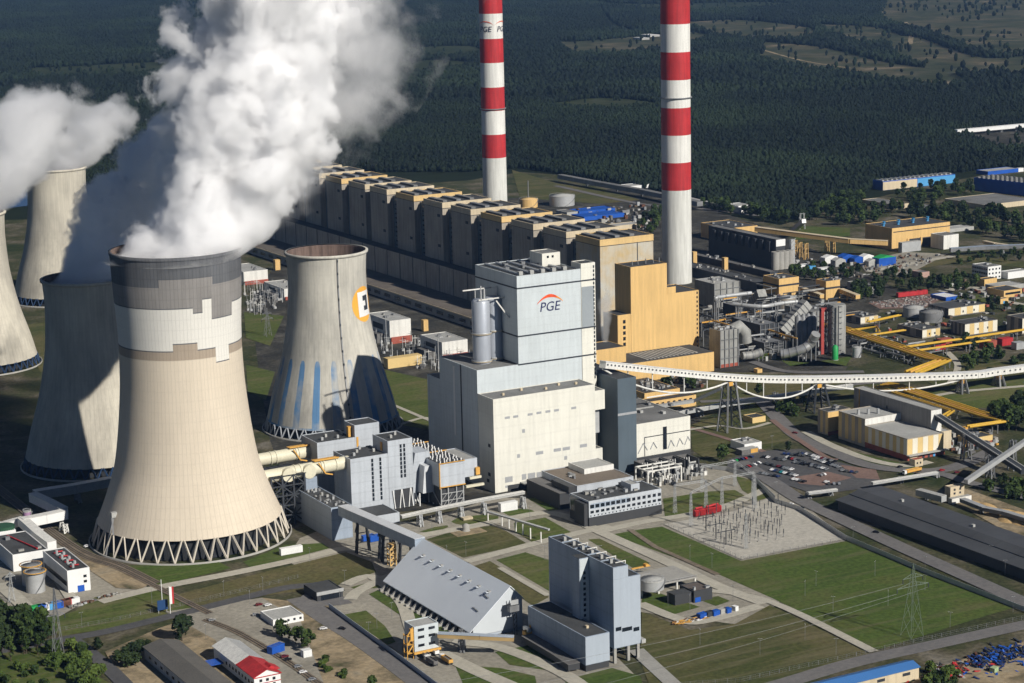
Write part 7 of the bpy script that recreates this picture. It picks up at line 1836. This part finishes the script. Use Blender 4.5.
# ================================================================ TREES
def leafmat(name, dark, light, patch=None, rnd=True):
    m = bpy.data.materials.new(name); m.use_nodes = True; nt = m.node_tree; b = nt.nodes['Principled BSDF']
    b.inputs['Roughness'].default_value = .8; b.inputs['Specular IOR Level'].default_value = .15
    oi = nt.nodes.new('ShaderNodeObjectInfo'); geo = nt.nodes.new('ShaderNodeNewGeometry')
    n1 = nt.nodes.new('ShaderNodeTexNoise'); n1.inputs['Scale'].default_value = .35; n1.inputs['Detail'].default_value = 3
    nt.links.new(geo.outputs['Position'], n1.inputs['Vector'])
    a = nt.nodes.new('ShaderNodeMath'); a.operation = 'MULTIPLY_ADD'; a.inputs[1].default_value = .55; nt.links.new(oi.outputs['Random'], a.inputs[0]); 
    s = nt.nodes.new('ShaderNodeMath'); s.operation = 'MULTIPLY'; s.inputs[1].default_value = .5; nt.links.new(n1.outputs['Fac'], s.inputs[0]); nt.links.new(s.outputs[0], a.inputs[2])
    fac = a.outputs[0]
    if patch:
        n2 = nt.nodes.new('ShaderNodeTexNoise'); n2.inputs['Scale'].default_value = patch; n2.inputs['Detail'].default_value = 6; n2.inputs['Roughness'].default_value = .6
        mp = nt.nodes.new('ShaderNodeMapping'); mp.inputs['Rotation'].default_value = (0,0,-.5); mp.inputs['Scale'].default_value = (1,.8,1); nt.links.new(geo.outputs['Position'], mp.inputs['Vector']); nt.links.new(mp.outputs[0], n2.inputs['Vector'])
        r2 = ramp(nt, [(.46, (0,0,0)), (.66, (1,1,1))]); nt.links.new(n2.outputs['Fac'], r2.inputs['Fac'])
        m2 = nt.nodes.new('ShaderNodeMath'); m2.operation = 'MULTIPLY_ADD'; m2.inputs[1].default_value = .55; nt.links.new(r2.outputs['Color'], m2.inputs[0])
        h = nt.nodes.new('ShaderNodeMath'); h.operation = 'MULTIPLY'; h.inputs[1].default_value = .62; nt.links.new(fac, h.inputs[0]); nt.links.new(h.outputs[0], m2.inputs[2]); fac = m2.outputs[0]
    r = ramp(nt, [(.15, dark), (.85, light)]); nt.links.new(fac, r.inputs['Fac'])
    nt.links.new(r.outputs['Color'], b.inputs['Base Color']); return m
LEAF = leafmat('broad_leaves', (.022,.042,.012), (.062,.095,.024))
LEAFD = leafmat('dark_leaves', (.014,.026,.011), (.036,.056,.018))
LEAFL = leafmat('young_leaves', (.05,.085,.018), (.10,.14,.03))
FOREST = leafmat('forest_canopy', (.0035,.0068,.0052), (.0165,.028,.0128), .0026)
def tree_meshes(seed, kind):
    r = random.Random(seed); cr = MB(); tr = MB(); H = 1.
    lm_ = {'broad':LEAF,'dark':LEAFD,'young':LEAFL,'poplar':LEAF,'shrub':LEAFL,'bush':LEAF}[kind]
    wd = {'broad':.36,'dark':.33,'young':.34,'poplar':.19,'shrub':.55,'bush':.6}[kind]; base = {'shrub':.02,'bush':.02,'poplar':.12}.get(kind,.2)
    lobes = []
    for i in range(11 if kind != 'poplar' else 9):
        t = r.random(); z = base+(1-base)*(.12+.8*t); rad = wd*(sin(pi*(.15+.8*t))**.8)*r.uniform(.25,.95); a = r.uniform(0,2*pi)
        lobes.append((rad*cos(a)*.75, rad*sin(a)*.75, z, wd*r.uniform(.38,.62)))
    lobes.append((0,0,.62,wd*.8)); lobes.append((0,0,.9,wd*.35))
    for (lx,ly,lz,lr) in lobes:
        for _ in range(30):
            v = Vector((r.gauss(0,1),r.gauss(0,1),r.gauss(0,1))).normalized(); rr = lr*r.uniform(.72,1.05)
            c = Vector((lx,ly,min(.99,max(base*.6,lz+v.z*rr*.9))))+Vector((v.x,v.y,0))*rr
            n = (v+Vector((r.gauss(0,.5),r.gauss(0,.5),r.gauss(0,.5)))).normalized(); u = n.orthogonal().normalized(); w = n.cross(u); s = wd*r.uniform(.13,.24); a0 = r.uniform(0,pi)
            u2 = u*cos(a0)+w*sin(a0); w2 = n.cross(u2)
            cr.poly([c-u2*s-w2*s*.6, c+u2*s*.9-w2*s*.7, c+u2*s+w2*s*.6, c-u2*s*.3+w2*s*.95], lm_)
    if base > .05:
        tr.tube([(0,0,0),(0.01,0,base),(0,.01,.6)],[.03,.022,.008],BARK,6)
        for i in range(5):
            a = 2*pi*i/5+r.random(); tr.tube([(0,0,base+.05*i),(wd*.55*cos(a),wd*.55*sin(a),base+.22+.06*i)],[.013,.004],BARK,5)
    else:
        for i in range(4): a = 2*pi*i/4; tr.tube([(0,0,0),(wd*.5*cos(a),wd*.5*sin(a),.5)],[.02,.006],BARK,5)
    return cr.mesh('crown'), tr.mesh('trunk')
TM = {k: [tree_meshes(11+37*i+len(k), k) for i in range(3)] for k in ('broad','dark','young','poplar','shrub','bush')}
rt = random.Random(21); NM = {'broad':'broadleaf_tree','dark':'dark_tree','young':'young_tree','poplar':'slim_tree','shrub':'shrub','bush':'bush'}
def tree(x, y, h, kind, label, group=None, wide=1.):
    c = P(x, y); t = thing(NM[kind], label, 'shrub' if kind in ('shrub','bush') else 'tree', (c.x,c.y,-.1), rt.uniform(0,6.28), group)
    cm, tm = rt.choice(TM[kind]); s = (h*wide*rt.uniform(.9,1.15),)*2+(h,)
    part(cm,'crown',t,scale=s); part(tm,'trunk',t,scale=s)
KD = {'broad':'green broadleaf tree','dark':'dark green tree','young':'light green young tree','poplar':'slim upright tree','shrub':'light green shrub','bush':'green bush'}
def grove(where, pts, n, kinds, h0, h1, group, sortkey=0):
    """trees scattered in a picture polygon"""
    xs = [p[0] for p in pts]; ys = [p[1] for p in pts]; got = []
    while len(got) < n:
        x, y = rt.uniform(min(xs),max(xs)), rt.uniform(min(ys),max(ys)); ins = False; j = len(pts)-1
        for i in range(len(pts)):
            if (pts[i][1] > y) != (pts[j][1] > y) and x < (pts[j][0]-pts[i][0])*(y-pts[i][1])/(pts[j][1]-pts[i][1])+pts[i][0]: ins = not ins
            j = i
        if ins: got.append((x,y))
    got.sort(); cnt = {}
    for (x,y) in got:
        k = rt.choice(kinds); cnt[k] = cnt.get(k,0)+1
        tree(x, y, rt.uniform(h0,h1), k, f'{KD[k]}, {ORD[cnt[k]-1]} from left in the {where}', group)
grove('grove by the road fork', [(-12,630),(20,626),(50,632),(54,648),(30,660),(-12,664)], 34, ['poplar','dark','broad','poplar'], 13, 19, 'grove by the road fork')
grove('hedge below the road fork', [(52,648),(72,646),(96,668),(118,690),(60,692),(45,664)], 34, ['shrub','bush','shrub','young'], 4, 8, 'hedge below the road fork')
grove('scrub at the lower corner', [(-10,668),(30,664),(50,692),(-10,694)], 16, ['bush','shrub'], 3, 6, 'scrub at the lower corner')
tree(182,641,15,'dark','big dark round tree alone between the road and the grey warehouse',wide=1.25)
for i,(x,y,h) in enumerate(((118,664,8),(126,662,9),(134,658,9),(141,654,8),(136,666,8),(128,668,7),(148,650,6))): tree(x,y,h,'dark',f'dark rounded tree, {ORD[i]} in the clump left of the grey warehouse','clump left of the warehouse',1.3)
tree(98,651,8,'dark','small dark tree alone at the inner corner of the road fork',wide=1.2)
for i,(x,y,h) in enumerate(((278,634,9),(282,638,11),(289,641,8),(296,644,10),(302,646,12),(308,650,12),(305,653,8))): tree(x,y,h,'broad' if i%2 else 'poplar',f'tree in the short row between the depot and the railway, {ORD[i]} from the depot','row between depot and railway')
grove('scrub between railway and diagonal road', [(312,660),(322,658),(352,678),(340,682),(318,668)], 12, ['bush','shrub'], 2, 4, 'scrub by the railway')
tree(372,690,8,'broad','green tree on the verge of the diagonal road at the bottom edge')
grove('grove beyond the heating plant', [(984,418),(1000,412),(1035,409),(1035,434),(1006,432),(988,425)], 26, ['dark','broad','dark'], 12, 17, 'grove beyond the heating plant')
tree(722,462,13,'broad','green tree between the white pavilion and the transformer bays'); tree(788,452,8,'dark','small round dark tree at the upper edge of the car park')
tree(759,396,11,'dark','dark tree on the grass under the white conveyor bridge')
grove('belt behind the big yellow hall', [(800,224),(850,214),(905,208),(980,214),(1035,222),(1035,246),(990,238),(950,230),(905,219),(860,228)], 84, ['dark','broad','dark'], 13, 20, 'belt behind the big yellow hall')
grove('belt below the long hall', [(886,196),(955,186),(980,194),(948,197),(925,207),(900,200)], 40, ['dark','broad'], 11, 17, 'belt below the long hall')
grove('belt left of the long hall', [(800,224),(830,206),(866,194),(882,186),(858,206),(852,214)], 46, ['dark','broad','dark'], 12, 18, 'belt left of the long hall')
grove('belt behind the dark filter hall', [(690,206),(720,212),(770,224),(798,226),(796,218),(760,212),(724,206)], 40, ['broad','dark'], 11, 17, 'belt behind the dark filter hall')
grove('trees beside the thicker chimney', [(636,228),(650,216),(662,214),(662,236),(646,236)], 16, ['dark','broad'], 10, 15, 'trees beside the thicker chimney')
grove('line of trees left of the paved yard', [(850,292),(880,287),(884,298),(868,303),(848,300)], 18, ['dark','broad'], 10, 15, 'trees left of the paved yard')
grove('clump in front of the white office block', [(924,290),(940,278),(975,276),(978,288),(950,294)], 22, ['dark','broad'], 8, 14, 'clump in front of the office block')
grove('trees above the red containers', [(958,346),(972,342),(986,346),(970,354)], 8, ['dark','broad'], 7, 11, 'trees above the red containers')
grove('bushes by the low ochre offices', [(660,384),(690,380),(694,388),(664,390)], 10, ['dark','bush'], 6, 10, 'bushes by the low ochre offices')
grove('bushes by the blue-roofed shed', [(922,672),(948,664),(962,680),(945,692),(922,690)], 18, ['bush','shrub','broad'], 3, 7, 'bushes by the blue-roofed shed')
grove('trees beside the tents', [(786,278),(800,272),(826,278),(812,284)], 12, ['dark','broad'], 8, 13, 'trees beside the tents')
grove('verge below the silver tubular conveyor', [(980,486),(1010,478),(1030,486),(1030,505),(1000,498)], 16, ['bush','dark'], 4, 8, 'verge below the tubular conveyor')
grove('green strip beside the tents', [(850,272),(905,276),(935,284),(925,294),(880,288),(850,284)], 24, ['dark','broad','dark'], 7, 13, 'green strip by the tents')
grove('green strip along the white offices', [(950,300),(1024,306),(1030,316),(985,312),(955,308)], 16, ['dark','broad'], 6, 11, 'green strip along the offices')
grove('scrub below the grey-blue gallery', [(940,256),(1030,252),(1030,262),(960,264)], 20, ['dark','bush'], 5, 10, 'scrub below the gallery')
grove('trees behind the yellow transfer blocks', [(780,270),(845,268),(850,280),(800,278)], 14, ['dark','broad'], 7, 12, 'trees behind the transfer blocks')
grove('hedge beside the transformer house', [(768,404),(800,398),(812,410),(790,418)], 10, ['bush','dark'], 4, 8, 'hedge by the transformer house')
grove('scrub beside the wide pipe rack', [(948,372),(985,350),(1030,352),(1030,362),(960,382)], 16, ['bush','dark'], 4, 9, 'scrub right of the pipe rack')
# ---------------------------------------------------------------- the forest: nobody could count it, one object
import numpy as np
def inpoly(px, py, poly):
    ins = np.zeros(len(px), bool); j = len(poly)-1
    for i in range(len(poly)):
        xi, yi = poly[i]; xj, yj = poly[j]
        c = ((yi > py) != (yj > py)) & (px < (xj-xi)*(py-yi)/((yj-yi) if yj != yi else 1e-9)+xi); ins ^= c; j = i
    return ins
rg = np.random.default_rng(4)
edge = [(-400,187),(-60,187),(90,184.5),(200,184),(260,190),(330,172),(470,172),(520,168),(560,174),(600,181),(640,188),(700,200),(760,213),(800,220),(830,206),(866,193),(882,181),(955,173),(1030,166),(1400,140)]
def forest_pts(sp, dmin, dmax, big):
    X = np.arange(-1800, 13000, sp); Y = np.arange(1200, 16000, sp); gx, gy = np.meshgrid(X, Y); gx = gx.ravel(); gy = gy.ravel()
    gx = gx+rg.uniform(-.45,.45,len(gx))*sp; gy = gy+rg.uniform(-.45,.45,len(gy))*sp
    d = np.stack([gx, gy, np.full_like(gx, -CAM_H)], 1); zc = d@np.array(FW); ok = zc > 100
    gx, gy, d, zc = gx[ok], gy[ok], d[ok], zc[ok]
    px = 512+CAM_F*(d@np.array(RT))/zc; py = 341.5-CAM_F*(d@np.array(UP))/zc; dist = np.hypot(gx, gy)
    ex = np.array([e[0] for e in edge]); ey = np.array([e[1] for e in edge])
    ok = (py < np.interp(px, ex, ey)) & (py > -24) & (px > -240) & (px < 1264) & (dist >= dmin) & (dist < dmax)
    gx, gy = gx[ok], gy[ok]
    keep = np.ones(len(gx), bool)
    for cpoly in CLEARINGS: keep &= ~(inpoly(gx, gy, cpoly) & (rg.random(len(gx)) > .022))
    keep &= ~inpoly(gx, gy, LAKE)
    keep &= rg.random(len(gx)) > .09
    gx, gy = gx[keep], gy[keep]
    s = rg.uniform(.6, 1.4, len(gx))*big
    return np.stack([gx, gy, np.zeros_like(gx)], 1), s
a1, s1 = forest_pts(6.2, 0, 4500, .72); a2, s2 = forest_pts(11., 4500, 10500, 1.12)
pts = np.concatenate([a1, a2]); scl = np.concatenate([s1, s2])
me = bpy.data.meshes.new('forest'); me.vertices.add(len(pts)); me.vertices.foreach_set('co', pts.astype(np.float32).ravel())
at = me.attributes.new('crown_size', 'FLOAT', 'POINT'); at.data.foreach_set('value', scl.astype(np.float32)); me.update()
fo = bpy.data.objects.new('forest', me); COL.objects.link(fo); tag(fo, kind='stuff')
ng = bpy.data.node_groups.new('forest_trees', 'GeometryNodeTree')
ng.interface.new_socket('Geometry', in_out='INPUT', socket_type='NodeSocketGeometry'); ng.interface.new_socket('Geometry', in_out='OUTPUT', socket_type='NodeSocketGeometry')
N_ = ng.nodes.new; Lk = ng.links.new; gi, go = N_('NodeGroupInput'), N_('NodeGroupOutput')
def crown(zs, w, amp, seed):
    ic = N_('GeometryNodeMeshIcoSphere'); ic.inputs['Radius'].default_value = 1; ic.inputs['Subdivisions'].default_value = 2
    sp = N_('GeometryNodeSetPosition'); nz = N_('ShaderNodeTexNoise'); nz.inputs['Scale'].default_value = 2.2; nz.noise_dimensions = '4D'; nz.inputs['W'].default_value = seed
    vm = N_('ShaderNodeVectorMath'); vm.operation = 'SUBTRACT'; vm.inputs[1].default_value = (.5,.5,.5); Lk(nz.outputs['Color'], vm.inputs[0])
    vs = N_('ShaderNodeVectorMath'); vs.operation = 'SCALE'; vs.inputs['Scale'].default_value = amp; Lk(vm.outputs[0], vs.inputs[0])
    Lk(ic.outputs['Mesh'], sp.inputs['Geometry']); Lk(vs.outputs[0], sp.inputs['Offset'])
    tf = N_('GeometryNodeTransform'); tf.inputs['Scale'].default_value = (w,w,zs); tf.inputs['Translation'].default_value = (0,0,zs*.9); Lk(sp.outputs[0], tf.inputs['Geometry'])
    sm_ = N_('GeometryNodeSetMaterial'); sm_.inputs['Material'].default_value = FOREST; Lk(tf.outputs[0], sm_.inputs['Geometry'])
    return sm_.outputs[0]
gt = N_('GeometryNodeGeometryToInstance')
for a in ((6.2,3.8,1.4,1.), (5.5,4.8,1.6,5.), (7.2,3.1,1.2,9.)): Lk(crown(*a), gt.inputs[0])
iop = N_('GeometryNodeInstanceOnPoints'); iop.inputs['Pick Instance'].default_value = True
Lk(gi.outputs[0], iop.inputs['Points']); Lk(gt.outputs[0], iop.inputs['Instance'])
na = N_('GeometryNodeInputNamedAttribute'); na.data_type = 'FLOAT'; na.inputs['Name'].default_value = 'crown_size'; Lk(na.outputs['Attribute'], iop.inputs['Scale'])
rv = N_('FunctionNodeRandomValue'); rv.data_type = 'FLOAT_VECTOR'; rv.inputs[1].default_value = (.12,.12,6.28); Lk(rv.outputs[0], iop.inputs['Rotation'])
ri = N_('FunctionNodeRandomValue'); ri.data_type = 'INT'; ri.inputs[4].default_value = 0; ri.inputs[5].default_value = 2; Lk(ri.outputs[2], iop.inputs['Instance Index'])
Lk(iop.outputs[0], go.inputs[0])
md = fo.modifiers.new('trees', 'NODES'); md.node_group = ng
# ================================================================ STEAM
def steam_mat(name, H, r0, r1, dx, dy, e, dens, scale, amp, seed, k=5., fade=.0, rexp=1., cap=0., blue=(.996,.996,.998)):
    m = bpy.data.materials.new(name); m.use_nodes = True; nt = m.node_tree
    for n in list(nt.nodes):
        if n.type == 'BSDF_PRINCIPLED': nt.nodes.remove(n)
    out = [n for n in nt.nodes if n.type == 'OUTPUT_MATERIAL'][0]
    def M(op, a, b=None, c=None, clamp=False):
        n = nt.nodes.new('ShaderNodeMath'); n.operation = op; n.use_clamp = clamp
        for i, v in enumerate((a, b, c)):
            if v is None: continue
            if isinstance(v, (int, float)): n.inputs[i].default_value = v
            else: nt.links.new(v, n.inputs[i])
        return n.outputs[0]
    tc = nt.nodes.new('ShaderNodeTexCoord'); sx = nt.nodes.new('ShaderNodeSeparateXYZ'); nt.links.new(tc.outputs['Object'], sx.inputs[0])
    x, y, z = sx.outputs
    t = M('DIVIDE', M('MAXIMUM', z, 0.), H)
    te = M('POWER', t, e); tr = M('POWER', t, rexp)
    ux = M('SUBTRACT', x, M('MULTIPLY', te, dx)); uy = M('SUBTRACT', y, M('MULTIPLY', te, dy))
    r = M('MULTIPLY_ADD', tr, r1-r0, r0)
    d = M('DIVIDE', M('SQRT', M('ADD', M('MULTIPLY', ux, ux), M('MULTIPLY', uy, uy))), r)
    mp = nt.nodes.new('ShaderNodeMapping'); mp.inputs['Location'].default_value = (seed*13.7, seed*7.1, seed*3.3); nt.links.new(tc.outputs['Object'], mp.inputs['Vector'])
    n1 = nt.nodes.new('ShaderNodeTexNoise'); n1.inputs['Scale'].default_value = scale; n1.inputs['Detail'].default_value = 6; n1.inputs['Roughness'].default_value = .62; n1.inputs['Distortion'].default_value = .25
    nt.links.new(mp.outputs[0], n1.inputs['Vector'])
    rim = M('MULTIPLY_ADD', M('MINIMUM', M('MULTIPLY', t, 5.), 1.), .75, .25)     # calm just above the tower mouth, ragged higher up
    nz = M('MULTIPLY', M('MULTIPLY', M('SUBTRACT', n1.outputs['Fac'], .5), amp), rim)
    s = M('ADD', M('SUBTRACT', 1., d), nz)
    if cap: s = M('SUBTRACT', s, M('MULTIPLY', M('POWER', t, 5.), cap))
    dn = M('MULTIPLY', M('MULTIPLY', s, k, clamp=True), dens)
    if fade: dn = M('MULTIPLY', dn, M('SUBTRACT', 1., M('MULTIPLY', M('POWER', t, 1.5), fade)))
    vs = nt.nodes.new('ShaderNodeVolumePrincipled'); vs.inputs['Color'].default_value = (*blue, 1); vs.inputs['Anisotropy'].default_value = .25
    nt.links.new(dn, vs.inputs['Density']); nt.links.new(vs.outputs[0], out.inputs['Volume'])
    m.cycles.volume_step_rate = STEP; return m
STEP = .3
def plume(name, base, H, r0, r1, dx, dy, e, dens, scale, amp, seed, grow=1.35, **kw):
    q = MB(); n = 28; K = 14; rexp = kw.get('rexp', 1.)
    for j in range(K+1):
        t = j/K; te = t**e; r = (r0+(r1-r0)*t**rexp)*(1.01 if j == 0 else min(grow, 1.02+t*4)); 
        for i in range(n):
            a = 2*pi*i/n; q.v.append((dx*te+r*cos(a), dy*te+r*sin(a), H*t))
    for j in range(K):
        for i in range(n): q.face([j*n+i, j*n+(i+1)%n, (j+1)*n+(i+1)%n, (j+1)*n+i], ROOF)
    q.face([K*n+i for i in range(n)], ROOF); q.face([i for i in range(n)][::-1], ROOF)
    o = q.build(name); o.location = base; o.data.materials.clear(); o.data.materials.append(steam_mat(name, H, r0, r1, dx, dy, e, dens, scale, amp, seed, **kw))
    return tag(o, kind='stuff')
plume('steam_plume', (b1.x-3, b1.y-1, 185.5), 236, 43., 56., 116., 44., .55, .40, .029, 2.7, 4, k=6., grow=1.7, rexp=.8)
plume('steam_plume', (b1.x+12, b1.y+6, 190.), 190, 34., 86., 140., 60., .6, .04, .026, 5., 14, k=1.3, grow=1.45, rexp=.6, cap=1.2)
b2 = P(97, 462); plume('steam_plume', (b2.x, b2.y, 136.5), 122, 30.2, 50., 96., 50., .72, .26, .03, 2.6, 8, k=4., grow=1.4, cap=1.2)
b3 = P(64, 298); plume('steam_plume', (b3.x, b3.y, 137.), 88, 30., 46., 84., 10., .8, .10, .032, 2.6, 5, k=3., grow=1.4, cap=1.8)
b4 = P(-20, 365); plume('steam_plume', (b4.x, b4.y, 138.), 128, 30., 72., 100., 30., .75, .10, .027, 2.8, 11, k=3., grow=1.45, cap=1.6)
bv = PX(603, 335, 781); plume('steam_puff', (bv.x+3, bv.y+2, bv.z-6), 46, 2.5, 9., 4., 3., 1., .12, .09, 2.2, 21, k=2., grow=1.5, cap=1.5)
SC.cycles.volume_bounces = 24; SC.cycles.max_bounces = 26; SC.cycles.volume_max_steps = 512
SC.cycles.use_adaptive_sampling = True; SC.cycles.adaptive_threshold = .03
